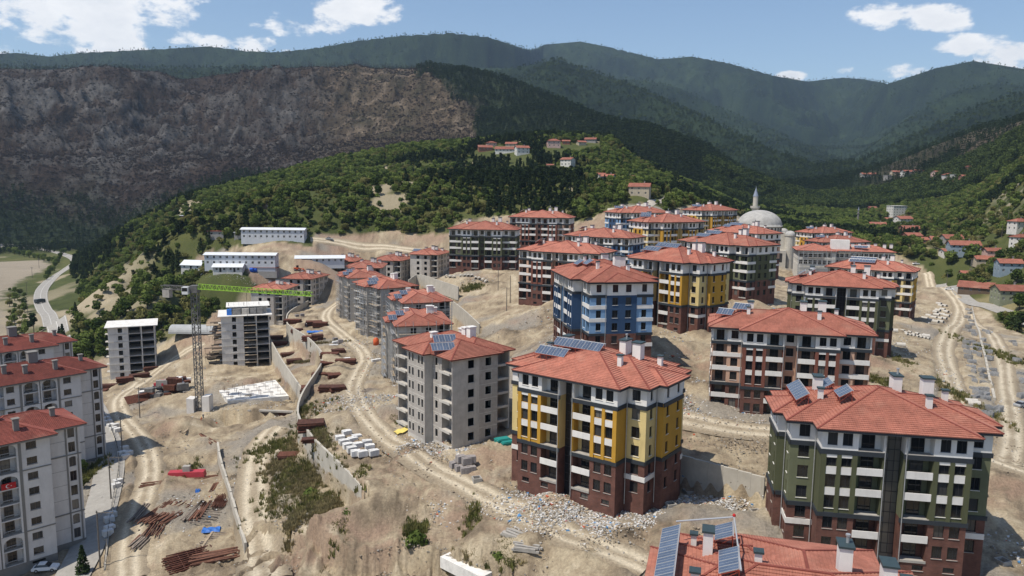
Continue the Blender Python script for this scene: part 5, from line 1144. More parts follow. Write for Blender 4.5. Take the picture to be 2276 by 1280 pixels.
# ------------------------------------------------------------------ small buildings
M['metalroof'] = mat('white_sheet_roof', (.62, .64, .66), .5, .08, .5)
M['prefab'] = mat('prefab_panel', (.50, .52, .55), .7, .06, .4)
M['greensheet'] = mat('dull_sheet', (.35, .36, .36), .7, .1, .5)
for nm, c in (('hw_white', (.58, .56, .52)), ('hw_beige', (.42, .36, .27)), ('hw_brick', (.27, .13, .09)), ('hw_blue', (.24, .30, .35)), ('hw_grey', (.30, .285, .265)), ('hw_pink', (.50, .35, .31)), ('hw_green', (.22, .235, .16)), ('hw_timber', (.12, .085, .06))):
    M[nm] = mat(nm.replace('hw_', 'house_'), c, .9, .12, .8, streak=.25)
def gable(parent, w, d, z, rise, tm='tile_far', oh=.6, thick=.16, axis='x', wallm=None):
    """ridge along x"""
    V = []; UV = []; F = []; k = math.hypot(d / 2 + oh, rise * (1 + oh / (d / 2)))
    x0, x1 = -w / 2 - oh, w / 2 + oh; ye = d / 2 + oh; ze = z - rise * oh / (d / 2); zr = z + rise
    def add(q, u): n = len(V); V.extend(q); F.append(tuple(range(n, n + 4))); UV.extend(u)
    uv = [(0, 0), (x1 - x0, 0), (x1 - x0, k), (0, k)]
    add([(x0, -ye, ze), (x1, -ye, ze), (x1, 0, zr), (x0, 0, zr)], uv); add([(x1, ye, ze), (x0, ye, ze), (x0, 0, zr), (x1, 0, zr)], uv)
    t = thick; z4 = [(0, 0)] * 4
    add([(x0, -ye, ze - t), (x1, -ye, ze - t), (x1, -ye, ze), (x0, -ye, ze)], z4); add([(x1, ye, ze - t), (x0, ye, ze - t), (x0, ye, ze), (x1, ye, ze)], z4)
    for xx in (x0, x1): add([(xx, -ye, ze - t), (xx, -ye, ze), (xx, 0, zr), (xx, 0, zr - t)], z4); add([(xx, ye, ze - t), (xx, ye, ze), (xx, 0, zr), (xx, 0, zr - t)], z4)
    add([(x0, -ye, ze - t), (x1, -ye, ze - t), (x1, 0, zr - t), (x0, 0, zr - t)], z4); add([(x1, ye, ze - t), (x0, ye, ze - t), (x0, 0, zr - t), (x1, 0, zr - t)], z4)
    me = bpy.data.meshes.new('roof'); me.from_pydata(V, [], F); ul = me.uv_layers.new(name='roof'); ul.data.foreach_set('uv', [c for u in UV for c in u]); me.materials.append(M[tm]); me.update()
    r = obj('roof', me, parent)
    if wallm:
        m = MB()
        for s_, xx in ((1, -w / 2), (-1, w / 2)): m.poly([(xx, s_ * d / 2, z - .02), (xx, -s_ * d / 2, z - .02), (xx, 0, zr - t - .02)])
        g_ = MB(); g_.f = m.f[:1]; g_.v = m.v[:3]; g_.m = [0]; g_.build('gable_wall', M[wallm], parent); g2 = MB(); g2.v = m.v[3:]; g2.f = [(0, 1, 2)]; g2.m = [0]; g2.build('gable_wall', M[wallm], parent)
    return r
def house(p, w, d, nfl, yaw, label, wall='hw_white', roof='gable', tm='tile_far', rise=None, sink=2.5, name='house', cat='house', group='village houses', chim=True, lod=1, style='white'):
    b = Bld(name, p, yaw, label, cat, group, lod); H = nfl * 2.8
    for (A, B) in (((-w / 2, -d / 2), (w / 2, -d / 2)), ((w / 2, -d / 2), (w / 2, d / 2)), ((w / 2, d / 2), (-w / 2, d / 2)), ((-w / 2, d / 2), (-w / 2, -d / 2))):
        s = b.seg(A, B); hs = []
        if s.face > .05:
            n = max(1, int(s.L / 3.2))
            for k in range(nfl):
                for i in range(n): c = s.L * (i + .5) / n; hs.append((c - .55, c + .55, k * 2.8 + .9, k * 2.8 + 2.2))
        s.wall(b.mb('wall', wall), 0, s.L, -sink, H, hs)
        for h in hs: s.window(*h, style=style)
    rise = rise or d * .22
    if roof == 'gable': gable(b.root, w, d, H, rise, tm, wallm=wall)
    elif roof == 'hip': hip_roof([(-w / 2 - .6, -d / 2 - .6, w / 2 + .6, d / 2 + .6)], H, .42, .8, 'roof', b.root, tm, 'hw_timber', .15)
    else:
        m = MB(); m.box(-w / 2 - .4, -d / 2 - .4, H, w / 2 + .4, d / 2 + .4, H + .2); m.build('roof', M[tm], b.root)
    if chim and roof != 'flat': chimney(b, w * .2, d * .12, H + rise * .5, .6, .6, rise * .5 + .9, capm='oldgrey', wallm='hw_grey')
    b.finish(); return b
def dist(p): return math.hypot(p[0], p[1])
def px_w(p, n): return n * p[1] / FPX / math.cos(PITCH) * 1.0
HL = [ # px, py of the base, width px, storeys, yaw deg, wall, roof, label
 (1078, 334, 30, 1, 10, 'hw_brick', 'gable', 'low red roofed house at the left end of the hilltop village'),
 (1125, 338, 46, 1, -5, 'hw_white', 'gable', 'long house with a red roof and white wall on the hilltop'),
 (1092, 324, 20, 1, 20, 'hw_pink', 'hip', 'small hip roofed house behind the low one on the hilltop'),
 (1160, 342, 28, 2, 15, 'hw_white', 'gable', 'white two storey house in the middle of the hilltop village'),
 (1137, 326, 24, 1, -10, 'hw_beige', 'gable', 'red roofed house on the skyline of the hilltop village'),
 (1230, 327, 28, 2, 5, 'hw_pink', 'hip', 'pink two storey house with a hipped roof on the hilltop'),
 (1258, 320, 16, 1, 0, 'hw_brick', 'gable', 'little red roofed shed beside the pink hilltop house'),
 (1292, 322, 18, 1, 20, 'hw_beige', 'gable', 'red roofed house in the big trees on the hilltop'),
 (1313, 316, 24, 1, -15, 'hw_grey', 'gable', 'grey house at the right end of the hilltop'),
 (1262, 369, 26, 2, -35, 'hw_white', 'gable', 'white gabled house below the pink one on the slope'),
 (1222, 374, 14, 1, 10, 'hw_beige', 'gable', 'small shed left of the white gabled house'),
 (1335, 396, 20, 1, 30, 'hw_white', 'gable', 'small white house among trees on the slope'),
 (1352, 400, 26, 1, -30, 'hw_blue', 'gable', 'pale blue gabled house among trees on the slope'),
 (1392, 404, 36, 1, -28, 'hw_white', 'gable', 'grey white house with a wide gable on the slope'),
 (1422, 434, 44, 2, -18, 'hw_beige', 'gable', 'ochre two storey house with timber gable above the hillside road'),
 (1466, 424, 14, 1, 0, 'hw_brick', 'gable', 'tiny red roofed shed right of the ochre house'),
 # valley right of the mosque
 (1840, 452, 20, 1, 10, 'hw_brick', 'hip', 'brick house in the valley wood behind the mosque'),
 (1860, 459, 24, 1, -15, 'hw_white', 'hip', 'white walled house left of two others in the valley wood'),
 (1884, 456, 24, 1, 15, 'hw_pink', 'hip', 'hip roofed house in the middle of the valley wood'),
 (1922, 454, 34, 1, -20, 'hw_beige', 'gable', 'long red roof in the valley wood'),
 (1938, 466, 16, 1, 5, 'hw_brick', 'gable', 'small brick house below the long red roof'),
 (1992, 480, 34, 4, 12, 'hw_white', 'flat', 'tall white four storey house in the valley'),
 (2006, 498, 34, 2, 14, 'hw_white', 'gable', 'unfinished two storey house below the tall white one'),
 (1974, 492, 18, 1, 10, 'hw_brick', 'gable', 'small red house left of the unfinished one'),
 (1950, 505, 34, 1, -8, 'hw_brick', 'gable', 'long brick house in the trees above the last yellow block'),
 (2022, 514, 40, 1, 4, 'hw_brick', 'gable', 'brick house with a wide red roof in the valley'),
 (2026, 530, 34, 1, 6, 'hw_brick', 'gable', 'lower brick house with a patched white roof corner'),
 (1958, 541, 40, 1, 3, 'hw_beige', 'hip', 'red hipped roof beside the long under construction building'),
 (2088, 540, 40, 1, -12, 'hw_grey', 'gable', 'grey house with an open front, left of the big blue grey one'),
 (2118, 537, 46, 1, -4, 'hw_grey', 'gable', 'red roofed house behind the big blue grey one'),
 (2140, 562, 60, 2, -14, 'hw_blue', 'gable', 'big blue grey house with a white verge right of the round tree'),
 (2186, 584, 40, 1, -10, 'hw_beige', 'gable', 'red roofed house above the bright blue one'),
 (2240, 606, 46, 2, -12, 'hw_blue', 'gable', 'bright blue house near the parked white car'),
 (2150, 616, 28, 1, -15, 'hw_beige', 'gable', 'small house with a solar heater behind the dark timber one'),
 (2170, 648, 66, 1, -38, 'hw_timber', 'gable', 'old dark timber house beside the paved street'),
 (2242, 668, 60, 2, -6, 'hw_green', 'gable', 'greenish two storey house with a porch on the paved street'),
 (2264, 512, 36, 2, 10, 'hw_white', 'hip', 'white house with a red hip roof at the right edge'),
 (2268, 548, 36, 2, 15, 'hw_white', 'hip', 'white house lower down at the right edge'),
 # far village at the valley mouth
 (1930, 391, 34, 1, 4, 'hw_white', 'gable', 'long white house alone on the far cleared slope'),
 (1976, 398, 18, 2, 10, 'hw_grey', 'flat', 'grey flat roofed house at the left of the far village'),
 (2016, 390, 22, 2, 8, 'hw_white', 'gable', 'white gabled house at the back of the far village'),
 (2042, 389, 20, 2, -8, 'hw_beige', 'gable', 'beige house next to the white gabled one in the far village'),
 (2008, 410, 16, 1, 6, 'hw_brick', 'gable', 'red roof at the front left of the far village'),
 (2046, 407, 28, 1, -6, 'hw_beige', 'gable', 'long red roof at the front of the far village'),
 (2066, 410, 22, 1, 12, 'hw_white', 'gable', 'white house at the front of the far village'),
 (2086, 398, 26, 3, 10, 'hw_pink', 'gable', 'tall pink house in the far village'),
 (2108, 404, 24, 3, -10, 'hw_white', 'hip', 'tall white house in the far village'),
 (2104, 408, 22, 1, 0, 'hw_brick', 'gable', 'low brick house under the tall white one, far village'),
 (2132, 398, 30, 2, 5, 'hw_white', 'flat', 'white house with a pale flat roof in the far village'),
 (2156, 386, 16, 3, 0, 'hw_brick', 'hip', 'brick tower house at the back of the far village'),
 (2154, 398, 36, 1, -4, 'hw_brick', 'gable', 'long red roof at the right of the far village'),
 (1990, 386, 18, 1, 6, 'hw_beige', 'gable', 'beige red roofed house upper left in the far village'),
 (2028, 399, 20, 1, -8, 'hw_white', 'gable', 'white low house near the middle left of the far village'),
 (2062, 396, 18, 2, 4, 'hw_pink', 'gable', 'pink house in the middle of the far village'),
 (2120, 391, 22, 1, 10, 'hw_brick', 'gable', 'brick house upper right in the far village'),
 (2172, 397, 22, 1, -6, 'hw_white', 'gable', 'white house lower right in the far village'),
 (2128, 411, 24, 1, 3, 'hw_beige', 'gable', 'long low house at the front right of the far village'),
 (2204, 392, 20, 1, 12, 'hw_grey', 'gable', 'grey house outermost right beyond the far village'),
 (2062, 540, 30, 1, -10, 'hw_brick', 'gable', 'brick shed house above the round green tree'),
 (2206, 566, 34, 1, -6, 'hw_pink', 'gable', 'pink walled house above the parked white car'),
 (2104, 566, 26, 1, 8, 'hw_white', 'gable', 'low white house left of the big blue grey one'),
 (2182, 388, 24, 1, 8, 'hw_brick', 'gable', 'last red roof at the right end of the far village'),
]
HH = hits([(h[0], h[1]) for h in HL], 2500)
for h, p in zip(HL, HH):
    w = px_w(p, h[2]); house(p, w, min(w * .75, 11), h[3], R(h[4]), h[7], h[5], h[6], 'tile_far' if h[6] != 'flat' else 'band', chim=h[2] > 22)
# workers' dormitories and sheds
def prefab(px, py, w, d, nfl, yaw, label, rise=.9, wall='prefab', tm='metalroof', door=False):
    p = hit(px, py); b = house(p, w, d, nfl, R(yaw), label, wall, 'gable', tm, rise, 3, 'prefab_hut', 'hut', 'white prefab huts of the site', False, 1)
    s = Seg(b, (-w / 2, -d / 2), (w / 2, -d / 2))
    for i in range(1, int(w / 3.6)): s.part('panel_joint', 'steel', i * 3.6 - .04, i * 3.6 + .04, .002, .03, 0, nfl * 2.8 - .3)
    if door: s.part('door', 'void', w / 2 - .5, w / 2 + .5, .003, .05, 0, 2.1)
    return b
prefab(610, 530.5, 36, 7, 2, 1, 'long two storey white dormitory high on the slope')
prefab(538, 588.5, 36, 7, 2, 2, 'long two storey white dormitory lower down, car in front')
prefab(434, 597, 12, 9, 1, -8, 'white gabled hut left of the lower dormitory', 2.2, 'hw_white', door=True)
prefab(494, 603, 7.5, 6, 1, 4, 'left of the twin small white huts', 1.3, 'hw_white', door=True)
prefab(525, 603, 7.5, 6, 1, 4, 'right of the twin small white huts', 1.3, 'hw_white', door=True)
prefab(712, 583, 26, 8, 1, 12, 'low white shed behind the tall pale grey block', 1.2)
house(hit(590, 606), 13, 5, 1, R(2), 'open shed with a brown flat roof beside two blue tanks', 'hw_grey', 'flat', 'ridge', name='shed', cat='shed', group=None, chim=False)
house(hit(482, 524), 9, 5, 1, R(4), 'low red roofed shed left of the upper dormitory', 'hw_grey', 'flat', 'ridge', name='shed', cat='shed', group=None, chim=False)
house(hit(532, 527), 5, 4, 1, R(8), 'small grey lean-to touching the upper dormitory', 'hw_grey', 'flat', 'metalroof', name='shed', cat='shed', group=None, chim=False)
house(hit(408, 487), 9, 6, 1, R(5), 'low shed with a white sheet roof in the trees at left', 'hw_brick', 'flat', 'metalroof', name='shed', cat='shed', group=None, chim=False)
house(hit(590, 462), 9, 5, 1, R(-4), 'brown roofed hut on the wooded slope above the dormitories', 'hw_timber', 'flat', 'ridge', name='shed', cat='shed', group=None, chim=False)
# polytunnel dome and the arched store behind the crane
def vault(px, py, L_, r, yaw, label, mt='metalroof', name='arched_shed'):
    p = hit(px, py); root = empty(name, p, R(yaw), label, 'shed'); m = MB(); n = 12
    for i in range(n):
        a0, a1 = math.pi * i / n, math.pi * (i + 1) / n
        m.quad((-L_ / 2, -r * math.cos(a0), r * .8 * math.sin(a0)), (L_ / 2, -r * math.cos(a0), r * .8 * math.sin(a0)), (L_ / 2, -r * math.cos(a1), r * .8 * math.sin(a1)), (-L_ / 2, -r * math.cos(a1), r * .8 * math.sin(a1)))
    m.build('vault', M[mt], root, smooth=True)
    for xx in (-L_ / 2, L_ / 2): e = MB(); e.poly([(xx, -r * math.cos(math.pi * i / n), r * .8 * math.sin(math.pi * i / n)) for i in range(n + 1)]); e.build('end_wall', M['greensheet'], root)
vault(430, 738, 18, 4, 2, 'grey arched metal store behind the crane mast', 'greensheet')
vault(481, 466, 8, 3.2, 4, 'white polytunnel on the wooded slope at left')
# ------------------------------------------------------------------ mosque
M['stone'] = mat('dome_concrete', (.36, .35, .33), .9, .2, .35, bump=.05, bscale=1.2, stain=(.26, .25, .235))
M['lead'] = mat('lead_sheet', (.20, .23, .29), .5, .15, 1)
M['ashlar'] = mat('pale_ashlar', (.46, .43, .37), .9, .12, .6, streak=.3)
mz = zt(142, 436)
mq = empty('mosque', (142.4, 440, mz), R(-12), 'concrete mosque with a wide grey dome and one minaret, still bare', 'mosque')
zd = -20.8 + CZ - mz
m = MB(); m.lathe([(12.9, zd - .4), (12.6, zd)] + [(12.4 * math.cos(R(a)), zd + 8.6 * math.sin(R(a))) for a in range(0, 90, 6)] + [(.01, zd + 8.6)], 48); m.build('dome', M['stone'], mq, smooth=True)
m = MB(); m.lathe([(12.2, zd - 3.6), (12.2, zd - .4)], 32); dr = m.build('drum', M['ashlar'], mq)
for i in range(32):
    a = 2 * math.pi * (i + .5) / 32; w = MB(); w.box(-.45, -.08, 0, .45, .08, 1.9); w.build('drum_window', M['void'], dr, (12.2 * math.cos(a), 12.2 * math.sin(a), zd - 3.0), a + H90)
for (n_, x0, y0, x1, y1, z0_, z1_) in (('prayer_hall', -13, -13, 13, 13, -4, zd - 3.6), ('front_porch', -13, -18, 13, -13.01, -4, zd - 13)):
    m = MB(); m.box(x0, y0, z0_, x1, y1, z1_); hl = m.build(n_, M['ashlar'], mq)
    for i in range(5):
        w = MB(); w.box(-1.1, -.05, 0, 1.1, .05, 5); w.build('arched_opening', M['void'], hl, (x0 + 3 + i * 5, y0 - .02, 1.0))
        w = MB(); w.box(-.05, -1.1, 0, .05, 1.1, 5); w.build('arched_opening', M['void'], hl, (x1 + .02, y0 + 2 + i * (y1 - y0 - 4) / 4, 1.0))  # near-black panels on the solid walls, shade of the openings painted in
for (tx, ty) in ((15.2, -13.5), (-15.2, -13.5), (15.2, 13.5)):
    m = MB(); m.lathe([(2.6, -4), (2.6, zd - 5.2), (3.0, zd - 5.0), (3.0, zd - 4.6)], 16, cx=tx, cy=ty); tw = m.build('corner_turret', M['ashlar'], mq)
    m = MB(); m.lathe([(2.9 * math.cos(R(a)), zd - 4.6 + 2.4 * math.sin(R(a))) for a in range(0, 90, 10)] + [(.01, zd - 2.2)], 16, cx=tx, cy=ty); m.build('small_dome', M['stone'], tw, smooth=True)
mn = at_y(1678, 470, 452); zb = -10.8 + CZ - mz
lx, ly = (mn[0] - 142.4), (452 - 440); c_, s_ = math.cos(R(12)), math.sin(R(12)); lx, ly = c_ * lx - s_ * ly, s_ * lx + c_ * ly
m = MB(); m.lathe([(1.9, -4), (1.75, zb - 1.6), (2.7, zb - .6), (2.8, zb + .6), (2.6, zb + .6), (2.6, zb - .1), (1.45, zb - .1), (1.4, zb + 6.3)], 16, cx=lx, cy=ly); m.build('minaret', M['ashlar'], mq)
m = MB(); m.lathe([(1.65, zb + 6.2), (1.5, zb + 6.5), (.12, zb + 11.4), (.01, zb + 12.4)], 16, cx=lx, cy=ly); m.build('minaret_cone', M['lead'], mq, smooth=True)
p = hit(1906, 500); sm = empty('small_minaret', p, 0, 'thin dark village minaret rising behind the far yellow block', 'minaret')
m = MB(); m.lathe([(.9, -1), (.8, 11), (1.3, 11.6), (1.3, 12.4), (.7, 12.5), (.7, 15)], 12); m.build('shaft', M['oldgrey'], sm); m = MB(); m.lathe([(.9, 15), (.02, 19)], 12); m.build('cone', M['lead'], sm)
# ------------------------------------------------------------------ long building under construction right of the mosque
def long_building():
    q = at_y(1775, 556, 372); gz = zt(q[0] + 15, 378); b = Bld('school_building', (q[0], 372, gz), R(-14), 'long two storey building under construction with scaffolding and a white box on its roof', 'building', None, 1)
    H = q[2] + CZ - gz; H = max(8.5, H)
    W1, W2, D_ = 17.0, 44.0, 20.0
    for (A, B) in (((0, 0), (W1, 0)), ((W1, 0), (W1, 4)), ((W1, 4), (W2, 4)), ((W2, 4), (W2, D_)), ((W2, D_), (0, D_)), ((0, D_), (0, 0))):
        s = b.seg(A, B); hs = []
        if s.face > 0 and s.L > 6:
            for k in range(2):
                for i in range(int(s.L / 2.2)):
                    hs.append((i * 2.2 + .5, i * 2.2 + 2.2, H - 3.2 - k * 3.6, H - 1.0 - k * 3.6))
        s.wall(b.mb('wall', 'hw_white'), 0, s.L, -6, H, hs)
        for h in hs: s.window(*h, style='white')
    hip_roof([(-1, -1, W1 + 1, D_ + 1), (W1 - 8, 3, W2 + 1, D_ + 1)], H, .3, .8, 'roof', b.root)
    m = MB(); m.box(W1 - 1.5, 5, H + .5, W1 + 7, 9, H + 5.2); m.build('roof_box', M['white'], b.root)
    for i in range(6): chimney(b, W1 + 9 + i * 3.6, 9 + (i % 2) * 2.5, H + 1.4, 1.3, 1.1, 2.0)
    solar_array(b, W1 + 12, 4.8, H + 1.6, 5, -.3); b.finish()
    scaffold((q[0], 372, gz), R(-14), [((0, 0), (W1, 0)), ((W1, 4), (W1 + 12, 4))], H, 'tube scaffold on the long building under construction')
    q = at_y(1960, 560, 405); house((q[0], 405, zt(q[0], 405)), 18, 12, 2, R(-10), 'pale annex with a red roof right of the long building', 'hw_beige', 'hip', 'tile', name='annex', cat='building', group=None)
long_building()
colour_block((186, 436, -47.5 + CZ), .30, 'green', 'Q', 'block roof just in front of the far yellow one, walls hardly visible', 1, [(-12, -1, 4, -.4)], base=-6)
# ------------------------------------------------------------------ trees and scrub
def leaf_mat(name, c1, c2, tr=.25):
    m = bpy.data.materials.new(name); m.use_nodes = True; nt = m.node_tree; N = nt.nodes; L = nt.links; N.clear()
    out = N.new('ShaderNodeOutputMaterial'); d = N.new('ShaderNodeBsdfDiffuse'); t = N.new('ShaderNodeBsdfTranslucent'); mx = N.new('ShaderNodeMixShader'); mx.inputs[0].default_value = tr
    oi = N.new('ShaderNodeObjectInfo'); geo = N.new('ShaderNodeNewGeometry'); n = N.new('ShaderNodeTexNoise'); n.inputs['Scale'].default_value = .35; n.inputs['Detail'].default_value = 3; L.new(geo.outputs['Position'], n.inputs['Vector'])
    add = N.new('ShaderNodeMath'); add.operation = 'ADD'; L.new(oi.outputs['Random'], add.inputs[0]); L.new(n.outputs[0], add.inputs[1])
    mr = N.new('ShaderNodeMapRange'); mr.inputs['From Min'].default_value = .45; mr.inputs['From Max'].default_value = 1.35; L.new(add.outputs[0], mr.inputs['Value'])
    c = N.new('ShaderNodeMix'); c.data_type = 'RGBA'; c.inputs['A'].default_value = (*c1, 1); c.inputs['B'].default_value = (*c2, 1); L.new(mr.outputs[0], c.inputs['Factor'])
    L.new(c.outputs['Result'], d.inputs['Color']); L.new(c.outputs['Result'], t.inputs['Color']); L.new(d.outputs[0], mx.inputs[1]); L.new(t.outputs[0], mx.inputs[2]); L.new(mx.outputs[0], out.inputs['Surface']); return m
M['leaf'] = leaf_mat('broadleaf_green', (.040, .065, .017), (.155, .195, .052))
M['pine'] = leaf_mat('pine_green', (.014, .025, .011), (.042, .060, .024), .12)
M['scrub'] = leaf_mat('scrub_green', (.080, .095, .028), (.20, .19, .070))
M['drygrass'] = leaf_mat('dry_grass', (.16, .14, .07), (.30, .25, .13))
M['burnt'] = leaf_mat('burnt_twigs', (.028, .022, .020), (.060, .046, .038), .05)
M['bark'] = mat('bark', (.085, .065, .05), .95, .25, 3)
def crown_mesh(name, kind, seed, n, mt, w=1.0, h=1.0):
    """crown of leaf clumps: height about h, radius about w, base near z=.15h"""
    rng = np.random.default_rng(seed); V = []; F = []
    if kind == 'round':
        k = rng.integers(6, 10); cs = []
        for i in range(k):
            a = rng.uniform(0, 6.28); r = w * rng.uniform(.15, .62); cs.append((r * math.cos(a), r * math.sin(a), h * rng.uniform(.38, .78), w * rng.uniform(.34, .55)))
        cs.append((0, 0, h * .72, w * .5))
        for i in range(n):
            c = cs[rng.integers(len(cs))]; v = rng.normal(size=3); v /= np.linalg.norm(v); rr = c[3] * rng.uniform(.72, 1.05)
            p = np.array(c[:3]) + v * rr * np.array((1, 1, .8)); F.append((p, v, w * rng.uniform(.09, .19)))
    elif kind == 'cone':
        for i in range(n):
            t = rng.uniform(0, 1) ** .8; lay = math.floor(t * 9) / 9; r = w * (1 - lay) * rng.uniform(.35, 1.05) * .9 + .03 * w; a = rng.uniform(0, 6.28)
            p = np.array((r * math.cos(a), r * math.sin(a), h * (.12 + .86 * lay + .05 * rng.uniform(-1, 1) - .10 * r / w))); v = np.array((math.cos(a) * .6, math.sin(a) * .6, .7)) + rng.normal(size=3) * .3
            F.append((p, v / np.linalg.norm(v), w * rng.uniform(.14, .26) * (1.1 - .5 * lay)))
    elif kind == 'pine':
        cs = [(w * rng.uniform(-.45, .45), w * rng.uniform(-.45, .45), h * rng.uniform(.35, .92), w * rng.uniform(.3, .55)) for _ in range(9)] + [(0, 0, h * .93, w * .3)]
        for i in range(n):
            c = cs[rng.integers(len(cs))]; v = rng.normal(size=3); v /= np.linalg.norm(v); p = np.array(c[:3]) + v * c[3] * rng.uniform(.6, 1.05) * np.array((1, 1, .5)); F.append((p, v * np.array((.6, .6, 1)), w * rng.uniform(.10, .22)))
    else:  # bush
        for i in range(n):
            v = rng.normal(size=3); v[2] = abs(v[2]); v /= np.linalg.norm(v); lump = .75 + .3 * math.sin(3 * math.atan2(v[1], v[0]) + seed) * (1 - v[2]); p = v * np.array((w, w, h)) * rng.uniform(.55, 1.05) * lump; F.append((p, v, w * rng.uniform(.12, .26)))
    faces = []
    for p, v, s in F:
        v = v + rng.normal(size=3) * .45; v /= np.linalg.norm(v); a = np.cross(v, rng.normal(size=3)); a /= np.linalg.norm(a); b = np.cross(v, a); i = len(V)
        V += [tuple(p + a * s), tuple(p + b * s * .8), tuple(p - a * s * .9), tuple(p - b * s * .75)]; faces.append((i, i + 1, i + 2, i + 3))
    me = bpy.data.meshes.new(name); me.from_pydata(V, [], faces); me.materials.append(M[mt]); me.update(); return me
def trunk_mesh(h, r, seed):
    rng = random.Random(seed); m = MB(); m.tube([(0, 0, -.6), (rng.uniform(-.1, .1), rng.uniform(-.1, .1), h * .4), (rng.uniform(-.3, .3), rng.uniform(-.3, .3), h * .8)], [r, r * .7, r * .25], 6)
    for i in range(4):
        a = rng.uniform(0, 6.28); z = h * rng.uniform(.3, .6); m.tube([(0, 0, z), (math.cos(a) * h * .2, math.sin(a) * h * .2, z + h * .22)], [r * .4, r * .12], 5)
    return m.mesh('trunk', [M['bark']])
PROTO = {}
for k, (kind, mt, w, h, n) in {'leafA': ('round', 'leaf', 3.6, 7.5, 620), 'leafB': ('round', 'leaf', 3.2, 6.6, 560), 'pineA': ('pine', 'pine', 2.6, 9.0, 560), 'pineB': ('cone', 'pine', 2.4, 9.5, 520), 'bushA': ('bush', 'scrub', 1.6, 1.7, 220), 'bushB': ('bush', 'leaf', 1.9, 2.1, 240), 'leafC': ('round', 'scrub', 3.0, 5.6, 520)}.items():
    PROTO[k] = (crown_mesh('crown', kind, hash(k) % 97 if False else sum(map(ord, k)), n, mt, w, h), trunk_mesh(h * .8, .06 * w + .06, sum(map(ord, k))), h)
def tree(k, p, s, rz, label, group, name='tree', cat='tree', sz=1.0):
    r = empty(name, p, rz, label, cat, group); r.scale = (s, s, s * sz)
    obj('crown', PROTO[k][0], r); obj('trunk', PROTO[k][1], r); return r
# far masses: one geometry-nodes scatter per kind, kind = stuff
def scatter(name, pts, scales, protos_me, seed, label):
    me = bpy.data.meshes.new(name); me.vertices.add(len(pts)); me.vertices.foreach_set('co', np.asarray(pts, np.float32).ravel())
    at = me.attributes.new('sc', 'FLOAT', 'POINT'); at.data.foreach_set('value', np.asarray(scales, np.float32)); me.update()
    o = obj(name, me); tag(o, label, kind='stuff')
    ng = bpy.data.node_groups.new(name + '_nodes', 'GeometryNodeTree'); ng.interface.new_socket('Geometry', in_out='INPUT', socket_type='NodeSocketGeometry'); ng.interface.new_socket('Geometry', in_out='OUTPUT', socket_type='NodeSocketGeometry')
    N = ng.nodes; L = ng.links; gi = N.new('NodeGroupInput'); go = N.new('NodeGroupOutput'); ip = N.new('GeometryNodeInstanceOnPoints'); gi_i = N.new('GeometryNodeGeometryToInstance')
    for pm in protos_me:
        po = bpy.data.objects.new(name + '_element', pm); oi = N.new('GeometryNodeObjectInfo'); oi.inputs['Object'].default_value = po; oi.inputs['As Instance'].default_value = True; L.new(oi.outputs['Geometry'], gi_i.inputs[0])
    na = N.new('GeometryNodeInputNamedAttribute'); na.data_type = 'FLOAT'; na.inputs['Name'].default_value = 'sc'
    rv = N.new('FunctionNodeRandomValue'); rv.data_type = 'FLOAT_VECTOR'; rv.inputs['Min'].default_value = (-.06, -.06, 0); rv.inputs['Max'].default_value = (.06, .06, 6.28); rv.inputs['Seed'].default_value = seed
    L.new(gi.outputs[0], ip.inputs['Points']); L.new(gi_i.outputs[0], ip.inputs['Instance']); ip.inputs['Pick Instance'].default_value = True
    L.new(rv.outputs[0], ip.inputs['Rotation']); L.new(na.outputs[0], ip.inputs['Scale']); L.new(ip.outputs[0], go.inputs[0])
    md = o.modifiers.new('scatter', 'NODES'); md.node_group = ng; return o
def lowcrown(kind, seed, mt, w, h, n): return crown_mesh('far_crown', kind, seed, n, mt, w, h)
M['leaf_far'] = leaf_mat('far_broadleaf', (.020, .034, .012), (.075, .100, .030))
FARP = {'pine': [lowcrown('cone', 3, 'pine', 3.0, 11, 90), lowcrown('pine', 4, 'pine', 3.4, 11, 90)], 'leaf': [lowcrown('round', 5, 'leaf_far', 4.2, 8.5, 130), lowcrown('round', 6, 'leaf_far', 4.6, 8.0, 130)],
        'burnt': [lowcrown('cone', 7, 'burnt', 1.1, 8, 40), lowcrown('bush', 8, 'burnt', 2.0, 2.6, 40)]}
rngv = np.random.default_rng(11)
def cell_points(mask, n, power=1.0):
    """random points on terrain cells, spread evenly over the picture rather than the ground"""
    X, Y, Z = TER['X'], TER['Y'], TER['Z']; idx = np.flatnonzero(mask.ravel()); 
    i = rngv.choice(idx, n, p=None); j = np.clip(i + rngv.integers(0, 2, n), 0, X.size - 1); t = rngv.uniform(0, 1, n)
    D = TER['D'].ravel()[i]; A = np.arctan2(X.ravel()[i], Y.ravel()[i]) + rngv.uniform(-.001, .001, n); d = D * (1 + rngv.uniform(-.006, .006, n))
    x = np.sin(A) * d; y = np.cos(A) * d; return x, y, i
def reg_at(x, y): return far_z(x, y)[1]
_na = TER['X'].shape[1]
gr_d = np.gradient(TER['Z'], axis=0)
vis_face = gr_d > -.5            # slopes that do not turn away steeply
reg, PXm, Dm = TER['reg'], TER['px'], TER['D']
inview = (PXm > -120) & (PXm < 2400)
def terr_z(x, y, i): return zt_rel(x, y) + CZ
def far_scatter(name, mask, n, protos, smin, smax, label, seed):
    x, y, i = cell_points(mask & inview, n); z = TER['Z'].ravel()[i] + CZ - .3
    x = TER['X'].ravel()[i] + rngv.normal(0, 1, n) * Dm.ravel()[i] * .0008; y = TER['Y'].ravel()[i] + rngv.normal(0, 1, n) * Dm.ravel()[i] * .002
    scatter(name, np.stack([x, y, z], 1), rngv.uniform(smin, smax, n), protos, seed, label)
